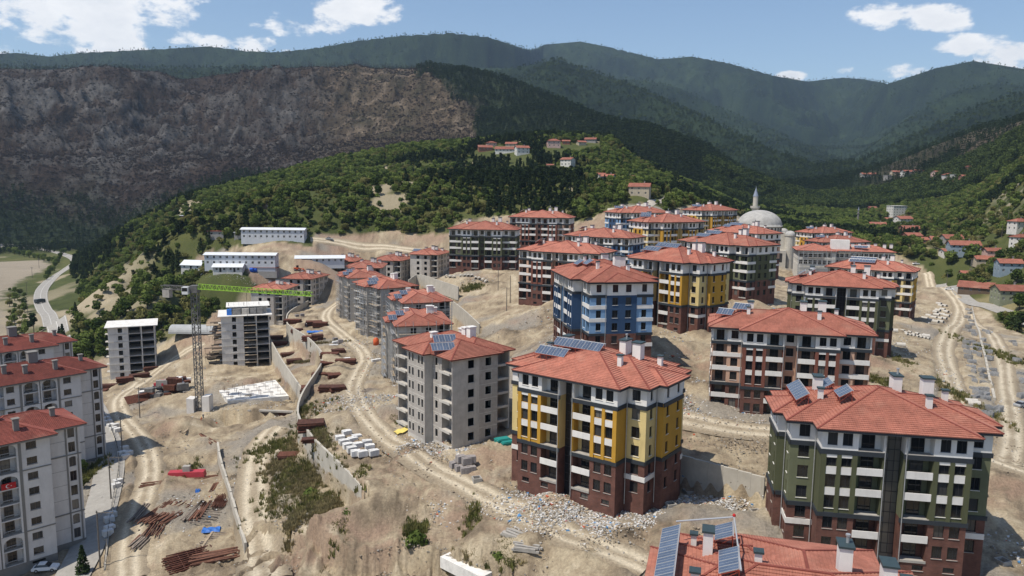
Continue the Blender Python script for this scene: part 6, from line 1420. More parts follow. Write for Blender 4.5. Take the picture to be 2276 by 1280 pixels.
far_scatter('far_forest', (reg > 4.9) & (Dm < 5600), 70000, FARP['pine'] + FARP['leaf'], .8, 1.5, 'dark forest covering the far mountains', 1)
far_scatter('pine_wood', (reg > 2.0) & (reg < 4.9) & (TER['pb'] > 1075) & (PXm > 880) & (Dm < 2200) & ~((PXm > 1620) & (reg < 3.0)) & ~((PXm > 1880) & (TER['n130'] > .5)), 20000, FARP['pine'], .7, 1.3, 'dense dark pine wood on the ridge behind the village', 2)
far_scatter('valley_wood', (reg > 1.85) & (reg < 3.1) & (PXm < 1100) & (TER['isb'] < .6), 6500, FARP['pine'], .6, 1.1, 'pine wood at the foot of the burnt mountain', 3)
far_scatter('valley_broadleaf', (reg > 1.75) & (reg < 3.05) & (PXm > 1560) & (Dm < 2000), 9000, FARP['leaf'], .6, 1.7, 'broadleaf wood filling the valley behind the mosque', 5)
far_scatter('sparse_pines', (reg > 3.0) & (reg < 4.4) & (PXm > 1880) & (TER['n130'] > .5), 1800, FARP['pine'], .6, 1.1, 'sparse dark pines on the cleared slope at right', 6)
far_scatter('burnt_wood', (reg > 2.4) & (reg < 4.15) & (TER['pb'] < 1090), 34000, FARP['burnt'], .7, 1.7, 'charred trunks and scrub standing on the burnt mountain', 4)
M['fence'] = mat('fence_wire', (.16, .155, .15), .7)
# the wooded village hill and valley: largest 300 trees are things of their own
def hill_trees():
    X, Y, Z = TER['X'], TER['Y'], TER['Z']
    n2 = fbm(X / 38, Y / 38, 201, 4); n3 = fbm(X / 90, Y / 90, 205, 3)
    near_ = (Dm > 300) & (reg < 2.05) & (~TER['site']) & (TER['rm'] < .05) & (TER['riv'] < .2) & inview
    dens = np.clip(.75 + (n2 - .40) * 2.6, 0, 1) * np.where(TER['ero'] > .5, .15, 1)
    dens = dens * np.where((PXm > 1990) & (reg < 1.2), .35, 1) * np.where(PXm < 420, .65, 1)
    flat = (Z < -84) & (PXm < 240); dens = np.where(flat, 0, dens)
    idx = np.flatnonzero((near_ & (dens > .02)).ravel()); n = 44000
    pr = (dens.ravel()[idx] * np.clip(Dm.ravel()[idx] / 400, .5, 2.2)); i = rngv.choice(idx, n, p=pr / pr.sum(), replace=True)
    x = X.ravel()[i] + rngv.normal(0, 1, n) * .5; y = Y.ravel()[i] + rngv.normal(0, 1, n) * 1.2; z = Z.ravel()[i] + CZ - .15; d = Dm.ravel()[i]; px = PXm.ravel()[i]; dn = n3.ravel()[i]
    ok = np.ones(n, bool)
    for (hx, hy, _z) in HH: ok &= (x - hx) ** 2 + (y - hy) ** 2 > 8.0 ** 2
    huts = [hit(*q) for q in ((560, 532), (610, 532), (660, 532), (480, 590), (538, 590), (600, 590), (434, 598), (494, 604), (525, 604), (712, 584), (590, 607), (430, 738), (481, 466))]
    for (hx_, hy_, rr, fr) in [(h[0], h[1], 8 if h[1] < 600 else 10, 22 if h[1] < 600 else 45) for h in HH] + [(h[0], h[1], 13, 34) for h in huts]:
        L_ = math.hypot(hx_, hy_); ux, uy = hx_ / L_, hy_ / L_; al = x * ux + y * uy - L_; ac = np.abs(x * uy - y * ux); ok &= ~((al > -fr) & (al < 4) & (ac < rr))
    kinds = np.where(rngv.uniform(size=n) < sstep(.42, .62, dn), 1, 0)          # 0 broadleaf, 1 pine
    bushy = rngv.uniform(size=n) < np.where(d < 560, .55, .3)
    kinds = np.where(bushy, 2, kinds)
    x, y, z, d, px, kinds = x[ok], y[ok], z[ok], d[ok], px[ok], kinds[ok]
    sc = np.where(kinds == 2, rngv.uniform(.7, 1.5, len(x)), np.where(kinds == 1, rngv.uniform(.55, 1.05, len(x)), rngv.uniform(.6, 1.25, len(x))))
    size = sc * np.where(kinds == 2, 2.0, 8.0) / d
    order = np.argsort(-size); top = order[:190]; rest = order[190:]
    return x, y, z, d, kinds, sc, top, rest
hx, hy, hz, hd, hk, hs_, top, rest = hill_trees()
for k, (protos, lab, nm, sd) in {0: (['leafA', 'leafB', 'leafC'], 'broadleaf wood covering the village hill and valley', 'broadleaf_wood', 21), 1: (['pineA', 'pineB'], 'scattered pines of the village hill', 'hill_pines', 22), 2: (['bushA', 'bushB'], 'scrub and bushes on the hillsides', 'hillside_scrub', 23)}.items():
    j = rest[hk[rest] == k]; scatter(nm, np.stack([hx[j], hy[j], hz[j]], 1), hs_[j], [PROTO[q][0] for q in protos], sd, lab)
LM = [(hit(*q), n_) for q, n_ in (((610, 532), 'the upper dormitory'), ((538, 590), 'the lower dormitory'), ((434, 598), 'the white gabled hut'), ((430, 738), 'the arched store'), ((290, 760), 'the left frame building'), ((150, 745), 'the valley road'), ((160, 590), 'the valley road bend'), ((408, 487), 'the white sheet roof'), ((300, 640), 'the steep eroded bank'), ((360, 700), 'the crane counterweight'), ((800, 500), 'the cut dirt slope'), ((980, 480), 'the dark green block'), ((1200, 460), 'the brown block'), ((1422, 434), 'the ochre house'), ((1760, 480), 'the mosque'), ((2006, 498), 'the unfinished house'), ((2140, 562), 'the big blue grey house'), ((2240, 606), 'the bright blue house'), ((2170, 648), 'the timber house'), ((2264, 512), 'the white house at the right edge'), ((2242, 668), 'the greenish house'), ((250, 560), 'the grey scree slope'), ((500, 660), 'the crane jib'), ((220, 700), 'the grassy road bank'), ((540, 480), 'the wood above the dormitories'), ((700, 480), 'the wooded hill foot'), ((2100, 480), 'the dry field'), ((2200, 520), 'the field poles'))]
for t in top:
    k = hk[t]; near_ = min(LM, key=lambda q: (q[0][0] - hx[t]) ** 2 + (q[0][1] - hy[t]) ** 2); rel = 'behind' if hy[t] > near_[0][1] + 8 else ('below' if hy[t] < near_[0][1] - 8 else ('left of' if hx[t] < near_[0][0] else 'right of'))
    szw = 'tall' if hs_[t] > .95 else ('middling' if hs_[t] > .8 else 'smaller'); tint = ('dark green', 'mid green', 'olive green')[int(t) % 3]
    lab = '%s %s %s %s %s' % (szw, tint if k == 0 else 'dark', {0: 'broadleaf tree', 1: 'pine', 2: 'bush'}[int(k)], rel, near_[1]); grp = '%ss near %s' % ({0: 'broadleaf tree', 1: 'pine', 2: 'bushe'}[int(k)], near_[1])
    nm = {0: 'broadleaf_tree', 1: 'pine_tree', 2: 'bush'}[int(k)]
    kk = {0: ('leafA', 'leafB', 'leafC'), 1: ('pineA', 'pineB'), 2: ('bushA', 'bushB')}[int(k)]
    tree(kk[int(t) % len(kk)], (hx[t], hy[t], hz[t]), float(hs_[t]), float(t % 63) / 10, lab, grp, nm, 'tree' if k < 2 else 'bush')
# ------------------------------------------------------------------ things lying about the site
rg = random.Random(21)
M['wrap'] = mat('white_block_wrap', (.62, .61, .59), .7, .12, 2, obj_var=.08)
M['greyblock'] = mat('grey_block_stack', (.27, .245, .235), .9, .15, 3, obj_var=.1)
M['bundle'] = mat('galvanised_bundle', (.36, .36, .36), .6, .25, 3, metal=.2, obj_var=.2)
M['pipe'] = mat('concrete_pipe', (.46, .435, .39), .9, .12, 1.5)
M['timber'] = mat('weathered_timber', (.20, .165, .135), .9, .3, 2, obj_var=.2)
M['rusttimber'] = mat('rusty_bar', (.15, .070, .045), .9, .35, 2, obj_var=.25)
M['redtank'] = mat('faded_red_paint', (.40, .045, .06), .55, .15, 1)
M['white_paint'] = mat('white_car_paint', (.75, .75, .75), .3, spec=.5)
M['tyre'] = mat('black_rubber', (.02, .02, .02), .8)
M['orange'] = mat('orange_paint', (.55, .10, .03), .5)
M['teal'] = mat('teal_plastic', (.02, .22, .20), .6, .1, 1)
M['yellowsheet'] = mat('yellow_sheet', (.65, .52, .14), .7)
M['polewood'] = mat('pole_wood', (.13, .115, .10), .9, .2, 2)
M['bluepl'] = mat('blue_plastic', (.02, .10, .50), .45)
def setrot(o, rx=0, ry=0): o.rotation_euler = (rx, ry, o.rotation_euler.z)
def pallet_mesh(w, d, h, mt, rows):
    m = MB(); m.box(-w / 2, -d / 2, 0, w / 2, d / 2, .1, 1)
    for i in range(rows[0]):
        for j in range(rows[1]):
            a, b = -w / 2 + i * w / rows[0], -d / 2 + j * d / rows[1]; m.box(a + .015, b + .015, .11, a + w / rows[0] - .015, b + d / rows[1] - .015, h - (.05 if (i + j) % 3 == 0 else 0))
    return m.mesh('block_pallet', [M[mt], M['timber']])
PAL = {'w': pallet_mesh(1.9, 1.3, 1.25, 'wrap', (3, 2)), 'g': pallet_mesh(1.7, 1.3, 1.3, 'greyblock', (3, 2)), 'f': pallet_mesh(3.0, 1.2, .8, 'wrap', (2, 1))}
def pallets(pxs, kind, label, group, yaw=.5, zoff=0):
    for p, q in zip(hits(pxs), pxs):
        o = obj('block_pallet', PAL[kind], None, (p[0], p[1], p[2] - .05 + zoff), yaw + rg.uniform(-.15, .15)); tag(o, label, 'pallet', group)
pallets([(756, 980), (764, 989), (773, 997), (782, 1005), (791, 1013), (771, 968), (784, 984), (793, 978), (795, 996), (816, 990), (822, 1000), (806, 1014), (831, 1012)], 'w', 'white wrapped block pallet in the cluster by the track bend', 'white pallets by the track')
pallets([(752, 947), (735, 930), (748, 942), (768, 800), (742, 770), (748, 762), (836, 803)], 'f', 'flat pale slab pallet on the terrace above the curved wall', 'flat pallets on the terrace')
pallets([(1010, 1040), (1022, 1047), (1034, 1052), (1047, 1050), (1020, 1036), (1034, 1040)], 'g', 'grey block pallet of the stack before the yellow block', 'grey pallets by the yellow block', .4)
pallets([(1024, 1041), (1037, 1046), (1047, 1042)], 'g', 'upper grey block pallet of the stack before the yellow block', 'upper grey pallets by the yellow block', .4, 1.3)
pallets([(272, 1012), (280, 1020), (286, 1012), (277, 1001), (258, 1085), (262, 1076), (244, 1180), (240, 1190), (243, 1160), (248, 1150), (214, 905), (219, 912), (224, 920), (230, 928), (236, 935), (241, 942), (246, 950), (252, 958), (257, 950), (262, 960)], 'w', 'white wrapped pallet lined up beside the street fence', 'white pallets by the street fence', .9)
pallets([(752, 692), (766, 690), (757, 762), (745, 758), (660, 705), (672, 703)], 'g', 'grey block pallet far up the track', 'grey pallets far up the track')
# rusty formwork stacks
def rust_stack(px, py, w, d, n, yaw, label, group='rusty formwork stacks'):
    p = hit(px, py); r = empty('formwork_stack', p, yaw, label, 'formwork', group); z = -.15; w *= 1.25; d *= 1.2
    for i in range(n + 2):
        m = MB(); a = rg.uniform(-.12, .12); m.box(-w / 2, -d / 2, 0, w / 2, d / 2, .26); 
        for k in range(4): m.box(-w / 2 + .1 + k * (w - .3) / 3, -d / 2 - .04, .02, -w / 2 + .2 + k * (w - .3) / 3, d / 2 + .04, .3)
        o = m.build('steel_form', M['rust' if i % 2 else 'rust2'], r, (rg.uniform(-.2, .2), rg.uniform(-.15, .15), z), a); z += .31
    return r
for (px, py, w, d, n, yw, lab) in [(692, 955, 4.6, 3.0, 5, .3, 'big rusty formwork stack leaning on the curved wall'), (700, 980, 4.2, 1.6, 1, .25, 'flat rusty form lying below the big stack'), (648, 1018, 4.6, 2.6, 2, .15, 'rusty forms on the grassy slope below the wall'),
        (690, 870, 4.4, 3.4, 4, .2, 'rusty stack at the inner wall bend'), (730, 868, 4.0, 2.6, 3, .1, 'second rusty stack at the inner wall bend'), (752, 868, 3.2, 2.4, 3, .3, 'third rusty stack beside the track'), (744, 838, 3.0, 2.6, 2, .4, 'small rusty stack in the middle of the terrace'),
        (720, 836, 5.6, 2.0, 2, .2, 'long rusty forms across the terrace'), (768, 810, 5.0, 2.2, 4, .1, 'rusty stack close to the track edge'), (734, 815, 4.6, 3.0, 4, .2, 'dark rusty stack by the wall'), (733, 795, 4.6, 2.2, 4, .1, 'rusty stack above the dark one'), (752, 785, 3.4, 2.2, 3, .3, 'rusty stack below the blue tarpaulin'),
        (690, 757, 4.6, 2.4, 4, .1, 'rusty stack left of the blue tarpaulin'), (705, 755, 3.4, 2.6, 5, .3, 'rusty stack under the blue tarpaulin'), (650, 718, 5.6, 2.6, 4, .1, 'rusty stack at the wall top, upper end'), (697, 722, 5.0, 3.0, 4, .1, 'rusty stack in the upper storage yard'), (712, 725, 4.6, 2.6, 4, .1, 'right rusty stack in the upper storage yard'), (660, 738, 3.4, 2.2, 3, .5, 'small rusty stack beside the wall top'),
        (612, 755, 5.0, 2.4, 4, .1, 'rusty stack below the wall near the frame building'), (622, 768, 5.2, 2.4, 4, .0, 'second rusty stack below the wall near the frame building'), (640, 792, 4.0, 2.4, 3, .5, 'rusty stack halfway down below the wall'), (655, 806, 4.2, 2.4, 3, .4, 'lowest rusty stack below the wall'),
        (240, 862, 4.6, 2.4, 3, .3, 'rusty stack in front of the left frame building'), (278, 848, 4.6, 2.6, 4, .5, 'larger rusty stack in front of the left frame building'), (310, 838, 5.4, 2.4, 3, .6, 'rusty stack at the bank right of the left frame'), (335, 822, 4.0, 2.4, 3, .6, 'rusty stack highest on the bank'), (222, 872, 4.0, 2.4, 2, .2, 'low rusty stack by the old town block')]:
    rust_stack(px, py, w, d, n, yw, lab)
# dark formwork heap in the pit
p = hit(372, 876); hp = empty('formwork_heap', p, .3, 'large heap of grey and red formwork boxes left of the crane', 'formwork')
for i in range(54):
    m = MB(); w, d, h = rg.uniform(1.8, 4.2), rg.uniform(.8, 2.4), rg.uniform(.5, 2.6); m.box(-w / 2, -d / 2, 0, w / 2, d / 2, h); lv = 0 if i < 26 else (2.2 if i < 42 else 3.6)
    m.build('formwork_box', M[rg.choice(['formply', 'rust', 'slab', 'band', 'formply', 'redtank' if i % 6 == 0 else 'rust2'])], hp, (rg.uniform(-7.5, 7.5) * (.75 if lv else 1), rg.uniform(-5, 6) * (.6 if lv else 1), lv - .3), rg.uniform(-.5, .5))
p = hit(318, 893); m = MB(); m.box(-5, -.12, 0, 5, .12, 3.2)
o = m.build('red_form_panel', M['rust'], None, (p[0], p[1], p[2] + .2), .9); setrot(o, R(-50)); tag(o, 'red steel formwork panel leaning on the bank beside the pole', 'formwork')
# bars and planks on the lower yard
def bars(px, py, n, L_, yaw, spread, mt, label, w=.22, layers=2, name='timber_pile', cat='timber'):
    p = hit(px, py); r = empty(name, p, yaw, label, cat)
    for i in range(n):
        m = MB(); l = L_ * rg.uniform(.75, 1.05); m.box(-w / 2, -l / 2, 0, w / 2, l / 2, w * .8); m.build('bar', M[mt], r, ((i % (n // layers + 1)) / (n / layers) * spread - spread / 2, rg.uniform(-.4, .4), .02 + (i // (n // layers + 1)) * w * .85), rg.uniform(-.09, .09))
bars(318, 1140, 8, 9, .05, 2.0, 'timber', 'neat grey timber pile beside the dirt track', .3)
bars(322, 1200, 9, 9, .0, 2.2, 'timber', 'second grey timber pile beside the dirt track, nearer', .3)
bars(308, 1196, 2, 9, .0, .5, 'rusttimber', 'two rusty bars left of the nearer timber pile', .3, 1)
bars(372, 1140, 30, 11, -.22, 6.5, 'rusttimber', 'wide spread of rusty bars in the lower yard')
bars(352, 1170, 16, 9, .12, 3.0, 'rusttimber', 'tangle of rusty bars beside the grey timber', .14, 3)
bars(432, 1135, 4, 10, .05, 1.0, 'timber', 'pair of weathered beams right of the rusty bars', .35, 1)
bars(450, 1135, 5, 9.5, .12, 1.8, 'rusttimber', 'short row of brown beams right of the weathered pair', .35, 1)
bars(476, 1085, 3, 6, .15, .8, 'rusttimber', 'brown beams by the top of the stepped wall', .4, 1)
bars(494, 1115, 40, 7, .1, 3.0, 'rust', 'dense rebar bundle against the stepped wall', .1, 6, 'rebar_bundle', 'rebar')
bars(420, 1250, 34, 8, -.9, 7, 'rust', 'rusty scrap heap at the bottom of the yard', .2, 4, 'scrap_heap', 'scrap')
bars(480, 1240, 12, 9, -1.1, 3, 'rusttimber', 'rusty beams crossing at the bottom of the yard', .4, 2)
bars(440, 1240, 20, 7, .6, 6, 'rust2', 'dark tangle of rebar over the scrap', .14, 5, 'rebar_bundle', 'rebar')
bars(400, 1070, 3, 18, -1.15, 2.2, 'rusttimber', 'long curved bars lying across the yard behind the red tank', .3, 1)
bars(470, 1210, 14, 5.5, 1.45, 11, 'timber', 'ladder-like row of sleepers by the stepped wall', .22, 1)
bars(470, 1140, 9, 5.0, 1.45, 10, 'timber', 'upper row of sleepers by the stepped wall', .22, 1)
bars(469, 1190, 1, 12, .1, .1, 'plank', 'long orange plank over the sleepers', .4, 1)
bars(462, 975, 3, 10, .75, 1.5, 'rusttimber', 'dark bars lying in front of the crane', .3, 1)
bars(424, 950, 2, 9, .0, 3, 'plank', 'planks on the ground in front of the crane', .4, 1)
bars(830, 870, 9, 5, 1.2, 4, 'timber', 'plank pile in front of the scaffolded block', .35, 2)
bars(875, 855, 7, 5, -.6, 3, 'plank', 'loose planks right of the plank pile', .3, 2)
bars(1120, 1000, 8, 6, .8, 3, 'plank', 'planks beside the teal skips', .3, 2)
bars(1150, 1190, 8, 4, .9, 3, 'slab', 'pale beams at the lower roadside', .4, 2)
bars(1175, 1215, 9, 4, 1.3, 3.5, 'slab', 'pale broken beams below the roadside', .35, 2)
# red tank trailer
p = hit(416, 1062); tk = empty('red_tank', (p[0], p[1], p[2]), .12, 'faded red steel tank with a small box on top in the lower yard', 'tank')
m = MB(); m.hexa([(-4.2, -1.1, .35), (4.2, -1.1, .35), (4.2, 1.1, .35), (-4.2, 1.1, .35), (-4.0, -1.0, 1.7), (4.0, -1.0, 1.7), (4.0, 1.0, 1.7), (-4.0, 1.0, 1.7)]); m.build('body', M['redtank'], tk)
m = MB(); m.box(-.8, -.6, 1.7, .8, .6, 3.0); m.build('top_box', M['slab'], tk); m = MB(); m.box(-4.3, -.2, .05, 4.3, .2, .34); m.build('skid', M['rust2'], tk)
for (px, py, s, lab) in [(470, 1180, (1.7, 1.1, .6), 'blue tarpaulin crumpled on the sleepers'), (440, 1095, (.5, .5, .9), 'small blue drum in the middle of the lower yard'), (700, 745, (2.9, 1.3, .6), 'blue tarpaulin over a rusty stack in the upper storage yard')]:
    p = hit(px, py); m = MB(); n = 9; zz = 1.3 if py == 745 else .2
    g_ = [[(-s[0] + 2 * s[0] * i / n, -s[1] + 2 * s[1] * j / n, s[2] * (math.sin(i * 1.7 + j) * .3 + .6) * (1 - (abs(2 * j / n - 1)) ** 3)) for j in range(n + 1)] for i in range(n + 1)]
    for i in range(n):
        for j in range(n): m.quad(g_[i][j], g_[i + 1][j], g_[i + 1][j + 1], g_[i][j + 1])
    tag(m.build('tarpaulin', M['tarp'], None, (p[0], p[1], p[2] + zz), .2, True), lab, 'tarpaulin')
# foundation slab with starter bars
c4_ = [at_z(487, 870, -68.4), (at_z(508, 893, -68.4)), (at_z(642, 882, -68.4)), (at_z(612, 846, -68.4))]
fs = empty('foundation_slab', (*c4_[0][:2], -68.4 + CZ), 0, 'white foundation slab with upright starter bars right of the crane', 'foundation'); o3 = Vector((*c4_[0][:2], 0))
q = [(p_[0] - o3.x, p_[1] - o3.y) for p_ in c4_]; m = MB(); m.hexa([(x, y, -4) for x, y in q] + [(x, y, .35) for x, y in q]); m.build('slab', M['roof_slab'], fs)
for i in range(5):
    for j in range(6):
        u, v = (i + .5) / 5, (j + .3) / 6; x = (q[0][0] * (1 - u) + q[1][0] * u) * (1 - v) + (q[3][0] * (1 - u) + q[2][0] * u) * v; y = (q[0][1] * (1 - u) + q[1][1] * u) * (1 - v) + (q[3][1] * (1 - u) + q[2][1] * u) * v
        m = MB(); k = 4 + (i * j) % 4
        for t in range(k): m.bar((t * .22, 0, .3), (t * .22, 0, 1.6 + .2 * (t % 2)), .06)
        m.build('starter_bars', M['rust'], fs, (x, y, .05), rg.choice([0, 1.57]) + .3)
        if (i + j) % 2: m = MB(); m.box(-1.6, -.15, .35, 1.6, .15, .75); m.build('kicker', M['band'], fs, (x, y, 0), .3)
# timbered excavation wall
a, c_ = at_z(518, 912, -69.5), at_z(652, 903, -67.5)
ew = empty('excavation_wall', (a[0], a[1], -69.5 + CZ), math.atan2(c_[1] - a[1], c_[0] - a[0]), 'brown timbered excavation wall below the foundation slab', 'wall'); Lw = math.hypot(c_[0] - a[0], c_[1] - a[1])
for i in range(8):
    m = MB(); m.box(i * Lw / 8 + .02, -.2, -6.5, (i + 1) * Lw / 8 - .02, .2, 0); m.build('wall_panel', M['darkwood' if i % 3 else 'rust2'], ew)
m = MB(); m.box(-.1, -.5, 0, Lw, .5, .5); m.build('capping_beam', M['slab'], ew)
# concrete pipes
def pipe_mesh(r, L_):
    m = MB(); n = 14
    for (r0, r1) in ((r, r * .8),):
        for i in range(n):
            a0, a1 = 2 * math.pi * i / n, 2 * math.pi * (i + 1) / n; P = lambda rr, a, y: (rr * math.cos(a), y, rr * math.sin(a) + r)
            m.quad(P(r0, a0, 0), P(r0, a1, 0), P(r0, a1, L_), P(r0, a0, L_)); m.quad(P(r1, a1, 0), P(r1, a0, 0), P(r1, a0, L_), P(r1, a1, L_))
            m.quad(P(r0, a1, 0), P(r0, a0, 0), P(r1, a0, 0), P(r1, a1, 0)); m.quad(P(r0, a0, L_), P(r0, a1, L_), P(r1, a1, L_), P(r1, a0, L_))
    return m.mesh('concrete_pipe', [M['pipe']])
PB, PS = pipe_mesh(.75, 2.6), pipe_mesh(.42, 1.6)
def pipes(pxs, me, label, group, yaw):
    for p in hits(pxs): tag(obj('concrete_pipe', me, None, (p[0], p[1], p[2] - .05), yaw + rg.uniform(-.12, .12)), label, 'pipe', group)
pipes([(2070, 706), (2082, 710), (2094, 712), (2104, 712), (2062, 712), (2075, 717), (2086, 720), (2097, 720), (2088, 704), (2100, 703), (2110, 706)], PB, 'large concrete pipe of the pile left of the right-hand track', 'large concrete pipes', .5)
pipes([(2090, 694), (2100, 692), (2108, 697), (2084, 698), (2095, 684), (2104, 684), (2092, 679)], PB, 'large concrete pipe of the smaller pile up the track', 'large concrete pipes farther up', .3)
pipes([(2010 + i * 8, 738 + i * 1.6 + (i % 2) * 3) for i in range(8)] + [(2018 + i * 8, 746 + i * 1.6) for i in range(7)], PS, 'small concrete pipe of the row behind the brown block', 'small concrete pipes', .1)
pipes([(2012, 772), (2192, 1105), (2172, 900), (2178, 905), (1995, 740), (2066, 752)], PB, 'single concrete pipe lying apart near the right-hand track', 'single concrete pipes', 1.2)
pipes([(1025, 617), (1033, 617), (1041, 617), (1049, 617), (1058, 622), (1066, 623), (1001, 619), (1009, 620), (992, 618), (1075, 626), (1082, 630)], PB, 'concrete pipe lying above the short curved wall', 'pipes above the curved wall', .1)
# stacked scaffold frames along the right-hand wall
def bundle_mesh(seed, w, d, h):
    r_ = random.Random(seed); m = MB()
    for i in range(9):
        z = .08 + i * h / 9; 
        for y in (-d / 2, d / 2): m.bar((-w / 2, y + r_.uniform(-.08, .08), z), (w / 2, y + r_.uniform(-.08, .08), z), .09)
        for k in range(4): x = -w / 2 + k * w / 3; m.bar((x, -d / 2, z + .05), (x, d / 2, z + .05), .08)
    return m.mesh('scaffold_bundle', [M['bundle']])
BU = [bundle_mesh(i, 2.2, 1.1, .9 + .25 * i) for i in range(3)]
wl = spline(hits([(2160, 685), (2168, 720), (2180, 760), (2190, 800), (2200, 850), (2210, 890)]), 2.6)
kr = empty('stone_kerb_wall', (wl[0][0], wl[0][1], zt(*wl[0])), 0, 'low broken stone kerb between the two tracks at right', 'wall')
for i, p_ in enumerate(wl[:-1]):
    nx = wl[i + 1]; m = MB(); m.box(.03, -.3, -.4, math.dist(p_, nx) - .03, .3, .75 + .1 * (i % 2)); m.build('kerb_block', M['rwall'], kr, (p_[0] - wl[0][0], p_[1] - wl[0][1], zt(*p_) - kr.location.z), math.atan2(nx[1] - p_[1], nx[0] - p_[0]))
bp_ = [(2152, 690), (2156, 698), (2150, 708), (2158, 715), (2160, 724), (2152, 730), (2160, 738), (2165, 746), (2148, 765), (2160, 763), (2170, 768), (2146, 776), (2162, 775), (2172, 778), (2150, 787), (2165, 786), (2176, 792), (2152, 798), (2160, 806), (2158, 820), (2163, 832), (2160, 843), (2165, 852), (2182, 828), (2185, 838), (2180, 848), (2186, 858), (2165, 868), (2172, 877), (2186, 872), (2190, 880), (2168, 888), (2190, 892)]
for i, p in enumerate(hits(bp_)): tag(obj('scaffold_bundle', BU[i % 3], None, (p[0], p[1], p[2]), rg.uniform(0, 3)), 'stack of grey scaffold frames left of the stone kerb at right', 'scaffold', 'stacked scaffold frames by the kerb')
for i, p in enumerate(hits([(2190, 738), (2196, 742), (2185, 760), (2192, 770), (2196, 785), (2198, 800), (2205, 825), (2208, 835), (2200, 915), (2210, 920), (2195, 925), (2220, 915), (2250, 762), (2255, 768), (2260, 805), (2270, 835), (2272, 850), (2270, 885)])): tag(obj('scaffold_bundle', BU[i % 3], None, (p[0], p[1], p[2]), rg.uniform(0, 3)), 'stack of scaffold frames right of the stone kerb', 'scaffold', 'stacked frames right of the kerb')
# ------------------------------------------------------------------ poles, fence
def pole(px, py, h, label, arm=True, lamp=False, lean=0):
    p = hit(px, py); r = empty('utility_pole' if not lamp else 'street_lamp', p, rg.uniform(-.3, .3), label, 'pole' if not lamp else 'street lamp', 'poles of the site' if not lamp else 'street lamps'); setrot(r, lean, 0)
    m = MB(); m.tube([(0, 0, -.8), (0, 0, h)], [.17, .11], 8); m.build('post', M['polewood'], r)
    if arm:
        m = MB(); m.bar((-.2, 0, h - .3), (3.0 if arm == 2 else 1.4, 0, h - .3), .12); 
        if arm != 2: m.bar((-1.4, 0, h - .3), (0, 0, h - .3), .12)
        m.bar((1.0, 0, h - .35), (0, 0, h - 1.6), .07); m.build('crossarm', M['polewood'], r)
        for x in ((-.1, 1.3, 2.9) if arm == 2 else (-1.3, 0, 1.3)): m = MB(); m.tube([(x, 0, h - .24), (x, 0, h + .12)], .07, 6); m.build('insulator', M['oldgrey'], r)
    if lamp: m = MB(); m.lathe([(.0, h), (.22, h + .05), (.26, h + .3), (0, h + .45)], 8); m.build('lamp_head', M['frame'], r)
for a in [(311, 928, 9.5, 'wooden pole in the middle of the lower site, left of the crane', True), (272, 1010, 10, 'pole with a wide arm, farthest along the street fence', 2), (247, 1110, 10, 'pole with a wide arm halfway along the street fence', 2), (223, 1262, 11, 'double-armed pole nearest along the street fence', 2),
          (1107, 645, 11, 'tallest of three bare poles on the dirt slope', True), (1134, 672, 10.5, 'thin leaning pole of three on the dirt slope', False), (1126, 694, 9, 'short bare pole nearest on the dirt slope', False), (2104, 634, 8, 'pole beside the right-hand track near the houses', True), (62, 700, 10, 'pole beside the valley road, nearest', True), (60, 655, 10, 'pole beside the valley road, middle', True), (72, 618, 10, 'pole beside the valley road, third', True), (87, 596, 10, 'pole beside the valley road, farthest', True),
          (1540, 432, 10, 'pole above the hillside road', True), (2085, 505, 9, 'pole in the dry field, leftmost', False), (2103, 485, 9, 'pole in the dry field, upper', False), (2155, 512, 9, 'pole in the dry field, middle', False), (2226, 530, 9, 'pole in the dry field, right', False), (2240, 495, 9, 'pole at the field edge, far right', False)]: pole(*a)
for a in [(220, 1018, 4.2, 'black street lamp at the corner of the second town block', False, True), (182, 1165, 4.2, 'black street lamp beside the nearest town block', False, True), (2158, 618, 8, 'tall pale street lamp among the right-hand houses', False, True)]: pole(*a)
fp = spline(hits([(232, 1270), (240, 1200), (252, 1120), (264, 1050), (262, 1005), (248, 960), (228, 920), (210, 893)]), 2.6)
fe = empty('street_fence', (*fp[0], zt(*fp[0])), 0, 'wire fence with posts between the street and the lower site', 'fence')
for i in range(len(fp) - 1):
    a, b_ = fp[i], fp[i + 1]; za, zb_ = zt(*a), zt(*b_); o_ = fe.location; m = MB(); m.box(-.05, -.05, -.4, .05, .05, 1.7); m.build('post', M['fence'], fe, (a[0] - o_.x, a[1] - o_.y, za - o_.z))
    m = MB()
    for h in (.1, .6, 1.1, 1.6): m.bar((a[0] - o_.x, a[1] - o_.y, za + h - o_.z), (b_[0] - o_.x, b_[1] - o_.y, zb_ + h - o_.z), .03)
    m.build('wires', M['fence'], fe)
    m = MB(); m.bar((a[0] - o_.x, a[1] - o_.y, za + .1 - o_.z), (b_[0] - o_.x, b_[1] - o_.y, zb_ + .1 - o_.z), .25, .45); m.build('base_beam', M['rwall'], fe)
